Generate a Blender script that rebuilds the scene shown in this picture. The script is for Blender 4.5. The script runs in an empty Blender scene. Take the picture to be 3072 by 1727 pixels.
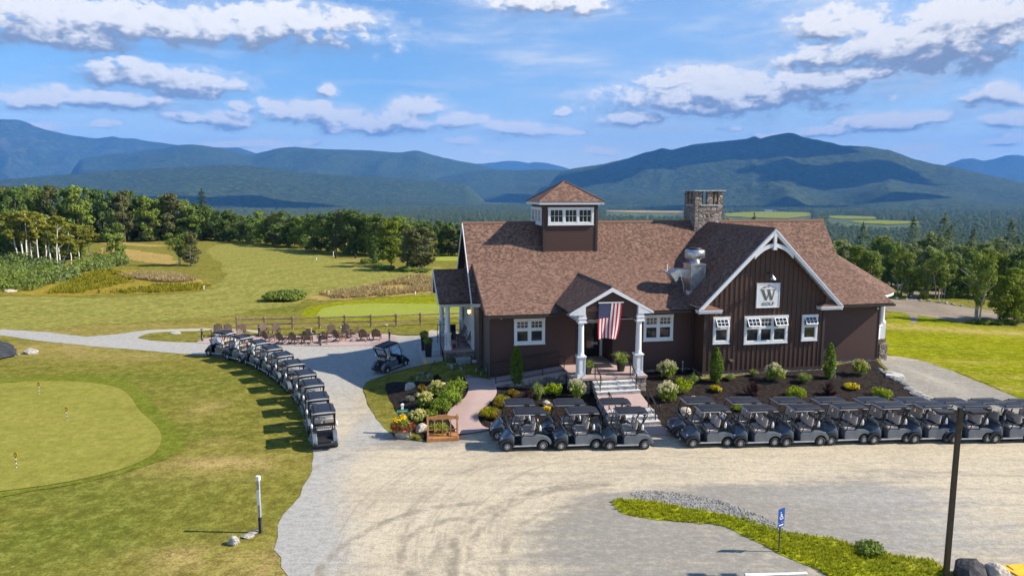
import bpy, bmesh, math, random
import numpy as np
from mathutils import Vector, Matrix, noise as mnoise
from mathutils.geometry import delaunay_2d_cdt
R = math.radians
random.seed(7)
scn = bpy.context.scene
COL = scn.collection
# ------------------------------------------------------------------ camera model
F, CX, CY, CH = 2130.0, 1536.0, 863.5, 12.6
PT = R(7.6)
def ray(px, py):
    x = (px-CX)/F; y = -(py-CY)/F
    return (x, math.cos(PT)+y*math.sin(PT), -math.sin(PT)+y*math.cos(PT))
def at(px, py, z=0.0):
    r = ray(px, py); t = (z-CH)/r[2]
    return Vector((r[0]*t, r[1]*t, z))
AZ = R(10.5)
OX, OY = 9.0377, 45.3495
cA, sA = math.cos(AZ), math.sin(AZ)
def W(u, v, z=0.0):
    return Vector((OX+u*cA-v*sA, OY+u*sA+v*cA, z))
def toloc(x, y):
    dx, dy = x-OX, y-OY
    return dx*cA+dy*sA, -dx*sA+dy*cA
def sm(t):
    t = min(1.0, max(0.0, t)); return t*t*(3-2*t)
def lerp(a, b, t): return a+(b-a)*t
def pw(pts, x):
    if x <= pts[0][0]: return pts[0][1]
    for (a, b), (c, d) in zip(pts, pts[1:]):
        if x <= c: return b+(d-b)*(x-a)/(c-a)
    return pts[-1][1]
EDGE = [(-60, 240), (-24, 235), (-8, 205), (4, 155), (14, 142), (24, 132), (60, 110)]
def gz(x, y):
    u, v = toloc(x, y)
    du = max(-11.0-u, 0.0, (u-16.9)*2.2); dv = max(-0.6-v, 0.0, v-15)
    d = math.hypot(du, dv)
    z = 1.0*(1-sm(d/8.2))
    if x > 22: z -= 1.6*sm((x-22)/40)*sm((y-42)/25)
    if y > 62:
        z += 0.30*sm((y-62)/30)*(1-.75*sm((y-95)/40))*(math.sin(x*.055+1.3)+math.sin(y*.06+x*.025))
    r = math.hypot(x, y)
    az = math.degrees(math.atan2(x, y))
    edge = pw(EDGE, az)
    s = r-edge
    if s > 0:
        z += pw([(0, 0), (60, -7.5), (250, -34), (700, -74), (1200, -90), (4500, -88), (9500, -30), (40000, -20)], s)
    return z
def hit(px, py, off=0.0):
    r = ray(px, py); n = math.hypot(r[0], r[1])
    t = 8.0; pt = t
    while t < 40000:
        z = CH+r[2]*t
        if z <= gz(r[0]*t, r[1]*t): break
        pt = t; t *= 1.02
    a, b = pt, t
    for _ in range(28):
        m = (a+b)/2
        if CH+r[2]*m <= gz(r[0]*m, r[1]*m): b = m
        else: a = m
    x, y = r[0]*b, r[1]*b
    return Vector((x, y, gz(x, y)+off))
def pxscale(p): return (math.cos(PT)*p[1]-math.sin(PT)*(p[2]-CH))/F     # metres per photo pixel at p
def proj(p):
    x, y, z = p[0], p[1], p[2]-CH
    w = y*math.cos(PT)-z*math.sin(PT)
    return CX+F*x/w, CY-F*(y*math.sin(PT)+z*math.cos(PT))/w
D = 1.1925
# ------------------------------------------------------------------ object helpers
def link(o, parent=None):
    COL.objects.link(o)
    if parent is not None: o.parent = parent
    return o
def tag(o, label=None, cat=None, group=None, kind=None):
    if label: o['label'] = label
    if cat: o['category'] = cat
    if group: o['group'] = group
    if kind: o['kind'] = kind
    return o
def empty(name, loc, rz=0.0):
    o = bpy.data.objects.new(name, None); o.location = loc; o.rotation_euler = (0, 0, rz)
    o.empty_display_size = .3
    return link(o)
def kids(o, allobs=None): return [c for c in o.children]
def copy_tree(o, parent=None):
    c = o.copy(); COL.objects.link(c)
    if parent is not None: c.parent = parent
    for ch in kids(o): copy_tree(ch, c)
    return c
class MB:
    def __init__(s): s.v = []; s.f = []; s.m = []; s.s = []; s.uv = []; s.T = None
    def _add(s, vs, fs, mi=0, smooth=False, uvs=None):
        b = len(s.v)
        if s.T is not None: vs = [s.T @ Vector(p) for p in vs]
        s.v.extend([tuple(p) for p in vs])
        for k, f in enumerate(fs):
            s.f.append(tuple(b+i for i in f)); s.m.append(mi); s.s.append(smooth)
            s.uv.append(uvs[k] if uvs else None)
    def box(s, a, b, mi=0):
        x0, y0, z0 = a; x1, y1, z1 = b
        vs = [(x0,y0,z0),(x1,y0,z0),(x1,y1,z0),(x0,y1,z0),(x0,y0,z1),(x1,y0,z1),(x1,y1,z1),(x0,y1,z1)]
        s._add(vs, [(0,3,2,1),(4,5,6,7),(0,1,5,4),(1,2,6,5),(2,3,7,6),(3,0,4,7)], mi)
    def hexa(s, bot, top, mi=0):
        s._add(list(bot)+list(top), [(0,3,2,1),(4,5,6,7),(0,1,5,4),(1,2,6,5),(2,3,7,6),(3,0,4,7)], mi)
    def bar(s, p0, p1, w, h=None, mi=0):
        h = h or w; p0 = Vector(p0); p1 = Vector(p1); d = (p1-p0).normalized()
        up = Vector((0,0,1)) if abs(d.z) < .95 else Vector((0,1,0))
        a = d.cross(up).normalized(); b = a.cross(d)
        a *= w/2; b *= h/2
        s.hexa([p0-a-b, p0+a-b, p0+a+b, p0-a+b], [p1-a-b, p1+a-b, p1+a+b, p1-a+b], mi)
    def tube(s, pts, r, n=8, mi=0, smooth=True, caps=True):
        pts = [Vector(p) for p in pts]; rs = r if isinstance(r, (list, tuple)) else [r]*len(pts)
        vs = []; prev = None
        for i, p in enumerate(pts):
            d = (pts[min(i+1, len(pts)-1)]-pts[max(i-1, 0)]).normalized()
            if prev is None:
                up = Vector((0,0,1)) if abs(d.z) < .9 else Vector((1,0,0))
                a = d.cross(up).normalized()
            else:
                a = (prev-d*prev.dot(d)).normalized()
            prev = a; b = d.cross(a)
            for k in range(n):
                t = 2*math.pi*k/n
                vs.append(p+(a*math.cos(t)+b*math.sin(t))*rs[i])
        fs = []
        for i in range(len(pts)-1):
            for k in range(n):
                fs.append((i*n+k, i*n+(k+1)%n, (i+1)*n+(k+1)%n, (i+1)*n+k))
        s._add(vs, fs, mi, smooth)
        if caps:
            s._add(vs[:n], [tuple(range(n))[::-1]], mi); s._add(vs[-n:], [tuple(range(n))], mi)
    def lathe(s, prof, c=(0,0,0), axis='z', n=16, mi=0, smooth=True):
        vs = []
        for r, h in prof:
            for k in range(n):
                t = 2*math.pi*k/n; a, b = r*math.cos(t), r*math.sin(t)
                p = (a, b, h) if axis == 'z' else (a, h, b)
                vs.append((c[0]+p[0], c[1]+p[1], c[2]+p[2]))
        fs = []
        for i in range(len(prof)-1):
            for k in range(n):
                q = (i*n+k, i*n+(k+1)%n, (i+1)*n+(k+1)%n, (i+1)*n+k)
                fs.append(q if axis == 'z' else q[::-1])
        s._add(vs, fs, mi, smooth)
    def prism(s, poly, fn, a, b, mi=0, smooth=False, scale_b=None):
        n = len(poly)
        va = [fn(p[0], p[1], a) for p in poly]
        vb = [fn(p[0], p[1], b) for p in poly]
        s._add(va+vb, [tuple(range(n))[::-1], tuple(range(n, 2*n))]+[(i, (i+1)%n, n+(i+1)%n, n+i) for i in range(n)], mi, smooth)
    def slab(s, poly, th, udir, mi=0, mi2=None, uvoff=0.0):
        """roof plane: polygon given at its top, thickness downwards, uv in metres"""
        P = [Vector(p) for p in poly]; n = len(P)
        nn = (P[1]-P[0]).cross(P[2]-P[0]).normalized()
        if nn.z < 0: P.reverse(); nn = -nn
        ud = Vector(udir).normalized(); vd = nn.cross(ud)
        uv = [((p.dot(ud)+uvoff), p.dot(vd)) for p in P]
        Q = [p-nn*th for p in P]
        s._add(P, [tuple(range(n))], mi, False, [uv])
        s._add(P+Q, [tuple(range(n, 2*n))[::-1]]+[(i, n+i, n+(i+1)%n, (i+1)%n) for i in range(n)], mi if mi2 is None else mi2)
    def sphere(s, c, r, n=8, m=6, mi=0, jit=0.0):
        vs = []
        rr = r if isinstance(r, (list, tuple)) else (r, r, r)
        for i in range(1, m):
            p = math.pi*i/m
            for k in range(n):
                t = 2*math.pi*k/n; j = 1+random.uniform(-jit, jit)
                vs.append((c[0]+rr[0]*math.sin(p)*math.cos(t)*j, c[1]+rr[1]*math.sin(p)*math.sin(t)*j, c[2]+rr[2]*math.cos(p)*j))
        top = len(vs); vs.append((c[0], c[1], c[2]+rr[2])); vs.append((c[0], c[1], c[2]-rr[2]))
        fs = [(i*n+k, (i+1)*n+k, (i+1)*n+(k+1)%n, i*n+(k+1)%n) for i in range(m-2) for k in range(n)]
        fs += [(top, k, (k+1)%n) for k in range(n)]
        fs += [(top+1, (m-2)*n+(k+1)%n, (m-2)*n+k) for k in range(n)]
        s._add(vs, fs, mi, True)
    def mesh(s, name, mats):
        me = bpy.data.meshes.new(name)
        me.from_pydata(s.v, [], s.f)
        for m in (mats if isinstance(mats, (list, tuple)) else [mats]): me.materials.append(m)
        me.polygons.foreach_set('material_index', s.m)
        me.polygons.foreach_set('use_smooth', s.s)
        if any(u is not None for u in s.uv):
            ul = me.uv_layers.new(name='UVMap')
            for p in me.polygons:
                u = s.uv[p.index]
                if u:
                    for li, q in zip(p.loop_indices, u): ul.data[li].uv = q
        me.update()
        return me
    def build(s, name, mats, parent=None, loc=None, rz=0.0, bevel=0.0):
        o = bpy.data.objects.new(name, s.mesh(name, mats))
        if loc is not None: o.location = loc
        o.rotation_euler = (0, 0, rz)
        if bevel:
            b = o.modifiers.new('bevel', 'BEVEL'); b.width = bevel; b.segments = 2; b.limit_method = 'ANGLE'; b.angle_limit = R(40)
        return link(o, parent)
# ------------------------------------------------------------------ materials
class NT:
    def __init__(s, name):
        s.m = bpy.data.materials.new(name); s.m.use_nodes = True
        s.t = s.m.node_tree; s.b = s.t.nodes['Principled BSDF']; s.out = s.t.nodes['Material Output']
    def n(s, ty, ins=None, **kw):
        nd = s.t.nodes.new(ty)
        for k, v in kw.items(): setattr(nd, k, v)
        for k, v in (ins or {}).items(): s.set(nd, k, v)
        return nd
    def set(s, nd, k, v):
        sk = nd.inputs[k]
        if isinstance(v, bpy.types.NodeSocket): s.t.links.new(v, sk)
        elif isinstance(v, (tuple, list)) and sk.type == 'RGBA': sk.default_value = (*v[:3], 1)
        else: sk.default_value = v
    def mix(s, f, a, b, mode='MIX'):
        nd = s.t.nodes.new('ShaderNodeMix'); nd.data_type = 'RGBA'; nd.blend_type = mode
        s.set(nd, 0, f); s.set(nd, 6, a); s.set(nd, 7, b)
        return nd.outputs[2]
    def math(s, op, a, b=0.0, c=0.0, clamp=False):
        nd = s.t.nodes.new('ShaderNodeMath'); nd.operation = op; nd.use_clamp = clamp
        s.set(nd, 0, a); s.set(nd, 1, b); s.set(nd, 2, c)
        return nd.outputs[0]
    def noise(s, scale, vec=None, detail=4, rough=.55, dist=0.0):
        nd = s.n('ShaderNodeTexNoise', {'Scale': scale, 'Detail': detail, 'Roughness': rough, 'Distortion': dist})
        if vec is not None: s.set(nd, 'Vector', vec)
        return nd.outputs[0]
    def ramp(s, f, lo, hi, a=0.0, b=1.0):
        nd = s.n('ShaderNodeMapRange', {'Value': f, 'From Min': lo, 'From Max': hi, 'To Min': a, 'To Max': b}, interpolation_type='SMOOTHSTEP')
        return nd.outputs[0]
    def pos(s): return s.n('ShaderNodeNewGeometry').outputs['Position']
    def obj(s): return s.n('ShaderNodeTexCoord').outputs['Object']
    def scaled(s, vec, sc, rot=(0,0,0)):
        nd = s.n('ShaderNodeMapping', {'Vector': vec, 'Scale': sc, 'Rotation': rot}); return nd.outputs[0]
    def bump(s, h, st=.3, d=.02):
        nd = s.n('ShaderNodeBump', {'Height': h, 'Strength': st, 'Distance': d})
        s.t.links.new(nd.outputs[0], s.b.inputs['Normal'])
    def done(s, col=None, rough=.8, metal=0.0, spec=.5):
        if col is not None: s.set(s.b, 'Base Color', col)
        s.set(s.b, 'Roughness', rough); s.set(s.b, 'Metallic', metal); s.set(s.b, 'Specular IOR Level', spec)
        return s.m
def plain(name, col, rough=.6, metal=0.0, var=.12, sc=6.0, spec=.5):
    t = NT(name)
    f = t.ramp(t.noise(sc, t.obj()), .3, .7)
    d = tuple(c*(1-var) for c in col); l = tuple(min(1, c*(1+var)) for c in col)
    return t.done(t.mix(f, d, l), rough, metal, spec)
MT = {}
MT['white'] = plain('white_paint', (.74, .75, .77), .5, var=.04)
MT['black'] = plain('black_metal', (.012, .012, .014), .4, var=.2)
MT['rubber'] = plain('rubber', (.035, .034, .033), .85, var=.25)
MT['dark'] = plain('dark_plastic', (.02, .021, .025), .55, var=.2)
MT['cartblue'] = plain('cart_paint', (.085, .115, .16), .22, .3, var=.10, sc=3)
MT['cartgrey'] = plain('cart_grey_paint', (.155, .178, .21), .24, .25, var=.10, sc=3)
MT['cartroof'] = plain('cart_roof', (.022, .026, .040), .5, var=.12, sc=4, spec=.22)
MT['roofedge'] = plain('cart_roof_edge', (.40, .41, .44), .4, var=.1)  # light grey edge, lightened further to paint in the sun glare on the roofs
MT['seat'] = plain('seat_vinyl', (.50, .43, .385), .6, var=.1)
MT['rim'] = plain('rim_silver', (.72, .72, .72), .4, .35, var=.05)
MT['steel'] = plain('galvanised_steel', (.52, .54, .56), .36, .85, var=.2, sc=3)
MT['chair'] = plain('brown_plastic_wood', (.145, .092, .062), .65, var=.25, sc=4)
MT['fence'] = plain('weathered_wood', (.33, .22, .145), .85, var=.3)
MT['cedar'] = plain('cedar_wood', (.42, .19, .065), .5, var=.2, sc=5)
MT['pole'] = plain('bronze_pole', (.035, .027, .02), .45, .3, var=.2)
MT['trim_br'] = plain('brown_trim', (.045, .027, .022), .6, var=.15)
MT['gutter'] = plain('dark_gutter', (.028, .02, .018), .45, var=.1)
MT['blue'] = plain('sign_blue', (.015, .07, .32), .45, var=.05)
MT['green'] = plain('sign_green', (.02, .20, .10), .5, var=.05)
MT['sand'] = plain('grey_lettering', (.12, .11, .075), .6, var=.03)
MT['yellow'] = plain('yellow_paint', (.85, .46, .01), .5, var=.1)
MT['red'] = plain('red_plastic', (.5, .02, .02), .4, var=.05)
MT['pot'] = plain('planter_dark', (.03, .032, .034), .5, var=.15)
MT['bark'] = plain('bark', (.10, .075, .055), .9, var=.35, sc=5)
MT['flagred'] = plain('flag_red', (.40, .010, .024), .7, var=.03)
MT['flagwhite'] = plain('flag_white', (.72, .70, .70), .7, var=.02)
MT['flagblue'] = plain('flag_blue', (.010, .014, .075), .7, var=.03)
MT['cooler'] = plain('cooler_grey', (.30, .31, .33), .5, var=.1)
def m_birch():
    t = NT('birch_bark'); p = t.obj()
    n = t.noise(3, t.scaled(p, (1, 1, 4)), 5)
    return t.done(t.mix(t.ramp(n, .58, .66), (.72, .69, .64), (.08, .07, .06)), .8)
MT['birch'] = m_birch()
MT['palebark'] = plain('pale_bark', (.36, .31, .24), .9, var=.3, sc=4)
def m_siding(name, c, step=None):
    t = NT(name); p = t.obj()
    n = t.noise(2.2, t.scaled(p, (1, 1, 9)), 5)
    n2 = t.noise(60, p, 3)
    d = tuple(x*.8 for x in c); l = tuple(x*1.2 for x in c)
    t.bump(n2, .15, .01)
    return t.done(t.mix(n, d, l), .62)
MT['siding'] = m_siding('clapboard_brown', (.066, .028, .021))
MT['batten'] = m_siding('board_brown', (.068, .031, .020))
MT['shingle_wall'] = m_siding('side_wall_brown', (.085, .058, .048))
def m_glass():
    t = NT('window_glass'); n = t.noise(1.2, t.obj(), 3)
    return t.done(t.mix(n, (.006, .008, .009), (.03, .035, .035)), .06, 0, .9)
MT['glass'] = m_glass()
def m_wind():
    t = NT('windshield_plastic')
    tr = t.n('ShaderNodeBsdfTransparent', {'Color': (.80, .84, .86)})
    gl = t.n('ShaderNodeBsdfGlossy', {'Color': (.9, .95, 1.0), 'Roughness': .12})
    df = t.n('ShaderNodeBsdfDiffuse', {'Color': (.46, .49, .52)})
    m1 = t.n('ShaderNodeMixShader', {0: .55}); t.t.links.new(gl.outputs[0], m1.inputs[1]); t.t.links.new(df.outputs[0], m1.inputs[2])
    m2 = t.n('ShaderNodeMixShader', {0: .55}); t.t.links.new(tr.outputs[0], m2.inputs[1]); t.t.links.new(m1.outputs[0], m2.inputs[2])
    t.t.links.new(m2.outputs[0], t.out.inputs[0]); return t.m
MT['wind'] = m_wind()
def m_roof():
    t = NT('asphalt_shingles'); uv = t.n('ShaderNodeTexCoord').outputs['UV']
    w = t.n('ShaderNodeTexNoise', {'Vector': uv, 'Scale': 3.0, 'Detail': 2})
    br = t.n('ShaderNodeTexBrick', {'Vector': uv, 'Color1': (0, 0, 0), 'Color2': (1, 1, 1), 'Mortar': (.5, .5, .5), 'Scale': 1.0, 'Mortar Size': .004, 'Brick Width': .20, 'Row Height': .14, 'Bias': 0.0}, offset=.37, squash=1.0)
    br2 = t.n('ShaderNodeTexBrick', {'Vector': t.scaled(uv, (1, 1, 1)), 'Color1': (0, 0, 0), 'Color2': (1, 1, 1), 'Mortar': (.5, .5, .5), 'Scale': 1.0, 'Mortar Size': .0, 'Brick Width': .13, 'Row Height': .14, 'Bias': 0.0}, offset=.61)
    f1 = t.n('ShaderNodeSeparateColor', {0: br.outputs[0]}).outputs[0]
    f2 = t.n('ShaderNodeSeparateColor', {0: br2.outputs[0]}).outputs[0]
    c = t.mix(t.ramp(f1, .1, .95), (.128, .074, .056), (.232, .142, .106))
    c = t.mix(t.ramp(f2, .68, .86, 0, .6), c, (.062, .038, .034))
    c = t.mix(t.ramp(f2, .05, .2, .4, 0), c, (.33, .20, .14))
    c = t.mix(t.ramp(t.noise(.35, uv, 4), .3, .7, 0, .35), c, (.15, .082, .06))
    sep = t.n('ShaderNodeSeparateXYZ', {0: uv})
    row = t.math('FRACT', t.math('DIVIDE', sep.outputs[1], .14))
    h = t.math('ADD', t.math('MULTIPLY', row, -1.0), t.math('MULTIPLY', f2, .5))
    t.bump(h, .55, .02)
    return t.done(c, .92, 0, .2)
MT['roof'] = m_roof()
def m_stone(name='field_stone', sc=3.2):
    t = NT(name); p = t.obj()
    wp = t.n('ShaderNodeVectorMath', {0: p, 1: t.n('ShaderNodeVectorMath', {0: t.n('ShaderNodeTexNoise', {'Vector': p, 'Scale': 2.0}).outputs[1], 3: .25}, operation='SCALE').outputs[0]}, operation='ADD').outputs[0]
    v1 = t.n('ShaderNodeTexVoronoi', {'Vector': t.scaled(wp, (1, 1, 1.35)), 'Scale': sc}, feature='F1')
    v2 = t.n('ShaderNodeTexVoronoi', {'Vector': t.scaled(wp, (1, 1, 1.35)), 'Scale': sc}, feature='DISTANCE_TO_EDGE')
    rnd = t.n('ShaderNodeSeparateColor', {0: v1.outputs['Color']}).outputs[0]
    c = t.mix(rnd, (.17, .14, .125), (.46, .40, .36))
    c = t.mix(t.math('MULTIPLY', t.noise(9, p, 4), .5), c, (.27, .22, .18))
    e = t.ramp(v2.outputs[0], .0, .06)
    c = t.mix(e, (.075, .062, .052), c)
    t.bump(t.ramp(v2.outputs[0], 0, .14), .8, .05)
    return t.done(c, .9, 0, .2)
MT['stone'] = m_stone()
def m_boulder(name, a, b):
    t = NT(name); p = t.obj()
    c = t.mix(t.ramp(t.noise(2.5, p, 6), .3, .7), a, b)
    c = t.mix(t.ramp(t.noise(14, p, 3), .6, .75, 0, .6), c, tuple(x*.45 for x in a))
    t.bump(t.noise(5, p, 6), .8, .08)
    return t.done(c, .9, 0, .2)
MT['boulder'] = m_boulder('boulder_cream', (.40, .34, .27), (.62, .55, .46))
MT['boulder_dark'] = m_boulder('boulder_dark', (.03, .03, .035), (.085, .085, .09))
MT['boulder_grey'] = m_boulder('boulder_grey', (.26, .25, .23), (.52, .50, .46))
def m_granite():
    t = NT('granite_top'); p = t.obj()
    return t.done(t.mix(t.noise(25, p, 4), (.46, .46, .46), (.60, .60, .60)), .75)
MT['granite'] = m_granite()
def m_graniteface():
    t = NT('granite_face'); p = t.obj(); n = t.noise(14, t.scaled(p, (1, 1, .35)), 5, .7)
    t.bump(n, .8, .04)
    return t.done(t.mix(t.ramp(n, .35, .65), (.16, .16, .17), (.42, .42, .43)), .85)
MT['graniteface'] = m_graniteface()
def m_paving(name, a, b):
    t = NT(name); p = t.pos()
    c = t.mix(t.ramp(t.noise(.6, p, 5), .3, .7), a, b)
    c = t.mix(t.math('MULTIPLY', t.noise(30, p, 3), .25), c, (.22, .16, .15))
    t.bump(t.noise(12, p, 4), .25, .01)
    return t.done(c, .85, 0, .3)
MT['pink'] = m_paving('pink_concrete', (.40, .29, .265), (.48, .355, .325))
MT['concrete'] = m_paving('pale_concrete', (.42, .42, .41), (.55, .54, .53))
def m_mulch():
    t = NT('dark_mulch'); p = t.pos()
    n = t.noise(4, p, 10, .92)
    c = t.mix(t.ramp(n, .43, .58), (.008, .0065, .006), (.045, .034, .030))
    c = t.mix(t.ramp(t.noise(90, p, 2), .66, .74), c, (.14, .10, .075))
    t.bump(t.noise(26, p, 5, .7), .9, .05)
    return t.done(c, .95, 0, .1)
MT['mulch'] = m_mulch()
def m_grass(name, a, b, c2, patch=.06, fine=9.0, stripe=None, tan=(.42, .30, .13), tanamt=.5, lo=.56, grain=.62):
    t = NT(name); p = t.pos()
    n1 = t.noise(patch, p, 5, .6, .4); n2 = t.noise(.45, p, 6, .65); n3 = t.noise(fine, p, 4, .7); n4 = t.noise(2.2, p, 6, .75)
    c = t.mix(t.ramp(n1, .33, .67), a, b)
    c = t.mix(t.ramp(n2, .38, .72, 0, .8), c, c2)
    c = t.mix(t.ramp(n1, lo, lo+.16, 0, tanamt), c, tan)
    c = t.mix(t.ramp(n4, .50, .68, 0, .60), c, tuple(x*.58 for x in a))
    c = t.mix(t.ramp(n4, .46, .28, 0, .30), c, tuple(x*1.0 for x in tan))
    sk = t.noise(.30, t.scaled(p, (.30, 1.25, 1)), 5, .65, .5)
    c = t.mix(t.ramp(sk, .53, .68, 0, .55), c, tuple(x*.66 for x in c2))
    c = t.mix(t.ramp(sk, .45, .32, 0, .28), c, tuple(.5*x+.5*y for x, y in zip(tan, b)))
    if stripe:
        w = t.n('ShaderNodeTexWave', {'Vector': t.scaled(p, (1, 1, 1), (0, 0, stripe[1])), 'Scale': stripe[0], 'Distortion': 3.0, 'Detail': 2, 'Detail Scale': .35}, wave_type='BANDS')
        c = t.mix(t.math('MULTIPLY', t.ramp(w.outputs[1], .3, .7), stripe[2]), c, tuple(x*1.5 for x in b))
    at_ = t.n('ShaderNodeAttribute', attribute_name='tan')
    c = t.mix(t.math('MULTIPLY', at_.outputs['Fac'], t.ramp(t.math('ADD', n2, t.math('MULTIPLY', n4, .6)), .55, 1.0), clamp=True), c, (.58, .40, .18))
    at2 = t.n('ShaderNodeAttribute', attribute_name='lush')
    c = t.mix(t.math('MULTIPLY', at2.outputs['Fac'], t.ramp(n2, .2, .55, .35, 1.0), clamp=True), c, (.125, .165, .022))
    c = t.mix(t.ramp(n3, .32, .68, 0, .62), c, tuple(x*.40 for x in a))
    c = t.mix(t.ramp(t.noise(3.4, p, 5, .8), .56, .72, 0, .4), c, tuple(min(1, x*1.45) for x in b))
    gr_ = t.noise(1.5, p, 10, .93)
    c = t.mix(t.ramp(gr_, .50, .425, 0, grain), c, tuple(x*.36 for x in a))
    c = t.mix(t.ramp(gr_, .50, .58, 0, grain*.75), c, tuple(min(1, x*1.75+.03) for x in b))
    t.bump(t.math('ADD', n3, t.math('MULTIPLY', t.noise(2.5, p, 5, .7), 1.5)), .5, .06)
    return t.done(c, .95, 0, .0)
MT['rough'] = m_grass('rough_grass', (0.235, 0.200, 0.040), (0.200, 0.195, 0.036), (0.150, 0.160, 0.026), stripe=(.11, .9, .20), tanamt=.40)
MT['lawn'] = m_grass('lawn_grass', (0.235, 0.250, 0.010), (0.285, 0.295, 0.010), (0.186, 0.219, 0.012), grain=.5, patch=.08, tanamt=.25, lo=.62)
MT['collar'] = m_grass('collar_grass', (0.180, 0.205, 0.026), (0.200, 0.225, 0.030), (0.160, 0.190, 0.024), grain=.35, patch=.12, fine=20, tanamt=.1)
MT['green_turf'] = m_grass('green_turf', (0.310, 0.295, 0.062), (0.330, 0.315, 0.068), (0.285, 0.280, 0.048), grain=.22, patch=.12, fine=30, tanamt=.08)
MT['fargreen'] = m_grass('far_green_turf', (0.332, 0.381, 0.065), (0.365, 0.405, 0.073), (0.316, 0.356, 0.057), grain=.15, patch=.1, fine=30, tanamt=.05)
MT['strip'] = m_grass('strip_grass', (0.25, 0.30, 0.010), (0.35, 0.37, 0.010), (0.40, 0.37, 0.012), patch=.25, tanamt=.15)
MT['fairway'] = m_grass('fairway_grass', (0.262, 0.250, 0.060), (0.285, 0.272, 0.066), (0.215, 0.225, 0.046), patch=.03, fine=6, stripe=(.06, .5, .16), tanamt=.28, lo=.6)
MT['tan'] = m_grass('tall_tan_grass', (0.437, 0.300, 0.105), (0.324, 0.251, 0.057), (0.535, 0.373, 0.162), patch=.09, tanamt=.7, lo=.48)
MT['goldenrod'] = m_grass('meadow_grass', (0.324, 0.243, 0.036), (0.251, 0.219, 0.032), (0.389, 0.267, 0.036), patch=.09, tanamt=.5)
def m_gravel(name, a, b, grey, trk=True):
    t = NT(name); p = t.pos()
    n1 = t.noise(.16, p, 6, .6, .6); n2 = t.noise(1.3, p, 6, .7); n3 = t.noise(16, p, 4, .75)
    at_ = t.n('ShaderNodeAttribute', attribute_name='grey').outputs['Fac']
    c = t.mix(t.ramp(n1, .3, .7), a, b)
    st = t.noise(.9, t.scaled(p, (.16, 1.6, 1), (0, 0, -.05)), 6, .65, .3)
    c = t.mix(t.ramp(st, .50, .66, 0, .5), c, (.33, .29, .225))
    c = t.mix(t.ramp(st, .47, .34, 0, .35), c, tuple(x*1.16 for x in b))
    g = t.math('ADD', at_, t.math('MULTIPLY', t.math('SUBTRACT', t.math('ADD', t.math('MULTIPLY', n2, .6), t.math('MULTIPLY', st, .6)), .6), 1.9))
    c = t.mix(t.ramp(g, .25, 1.0, 0, .85), c, grey)
    cl = t.math('ADD', t.n('ShaderNodeAttribute', attribute_name='cool').outputs['Fac'], t.math('MULTIPLY', t.math('SUBTRACT', n2, .5), .8))
    c = t.mix(t.ramp(cl, .15, .85, 0, .9), c, (.385, .39, .385))
    if trk:
        cc = hit(2040, 1600)
        for (cx, cy, r0, w_, ns, amt) in ((cc.x, cc.y, 8.5, 3.2, 2.6, .30),):
            v = t.n('ShaderNodeVectorMath', {0: p, 1: (cx, cy, 0)}, operation='SUBTRACT').outputs[0]
            s_ = t.n('ShaderNodeSeparateXYZ', {0: v})
            rr = t.math('SQRT', t.math('ADD', t.math('POWER', s_.outputs[0], 2.0), t.math('POWER', t.math('MULTIPLY', s_.outputs[1], 1.0), 2.0)))
            ang = t.math('ARCTAN2', s_.outputs[1], s_.outputs[0])
            cv = t.n('ShaderNodeCombineXYZ', {0: t.math('MULTIPLY', rr, 2.2), 1: t.math('MULTIPLY', ang, 1.3), 2: 0.0}).outputs[0]
            nn = t.noise(1.0, cv, 6, .78, .9)
            band = t.math('MULTIPLY', t.ramp(rr, r0-w_*1.6, r0-w_*.4), t.ramp(rr, r0+w_*2.2, r0+w_*1.0))
            side = t.ramp(s_.outputs[0], 4.0, -.5)
            bs = t.math('MULTIPLY', band, side)
            c = t.mix(t.math('MULTIPLY', bs, t.ramp(nn, .50, .64, 0, .60)), c, (.29, .262, .21))
            c = t.mix(t.math('MULTIPLY', bs, t.ramp(nn, .46, .34, 0, .25)), c, (.60, .56, .48))
        for (px, py, rad, aa) in ((1120, 1690, 5.3, .75), (1290, 1620, 2.4, .7), (1010, 1500, 9.5, .45), (1520, 1640, 6.2, .75), (1560, 1640, 6.0, .6), (1640, 1660, 5.0, .55), (1480, 1700, 7.4, .5), (1720, 1650, 4.4, .45), (1420, 1560, 9.0, .4)):
            q = hit(px, py)
            v = t.n('ShaderNodeVectorMath', {0: p, 1: (q.x+rad*.75, q.y-.3, 0)}, operation='SUBTRACT').outputs[0]
            v = t.n('ShaderNodeVectorMath', {0: v, 1: t.n('ShaderNodeVectorMath', {0: t.n('ShaderNodeTexNoise', {'Vector': p, 'Scale': .5}).outputs[1], 3: .7}, operation='SCALE').outputs[0]}, operation='ADD').outputs[0]
            s_ = t.n('ShaderNodeSeparateXYZ', {0: v})
            rr = t.math('SQRT', t.math('ADD', t.math('POWER', s_.outputs[0], 2.0), t.math('POWER', s_.outputs[1], 2.0)))
            dd = t.math('ABSOLUTE', t.math('SUBTRACT', rr, rad))
            fz = t.math('MULTIPLY', t.ramp(dd, .26, .06), t.math('MULTIPLY', t.ramp(s_.outputs[0], .4, -.6), t.ramp(n2, .35, .6)))
            c = t.mix(t.math('MULTIPLY', fz, min(1, aa*1.35)), c, (.27, .235, .175))
    c = t.mix(t.ramp(n3, .38, .68, 0, .50), c, (.23, .21, .175))
    c = t.mix(t.ramp(t.noise(5, p, 6, .8), .54, .70, 0, .25), c, (.26, .235, .19))
    gr_ = t.noise(3.6, t.scaled(p, (.7, 1, 1)), 9, .92)
    c = t.mix(t.ramp(gr_, .49, .43, 0, .42), c, (.20, .18, .145))
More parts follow.
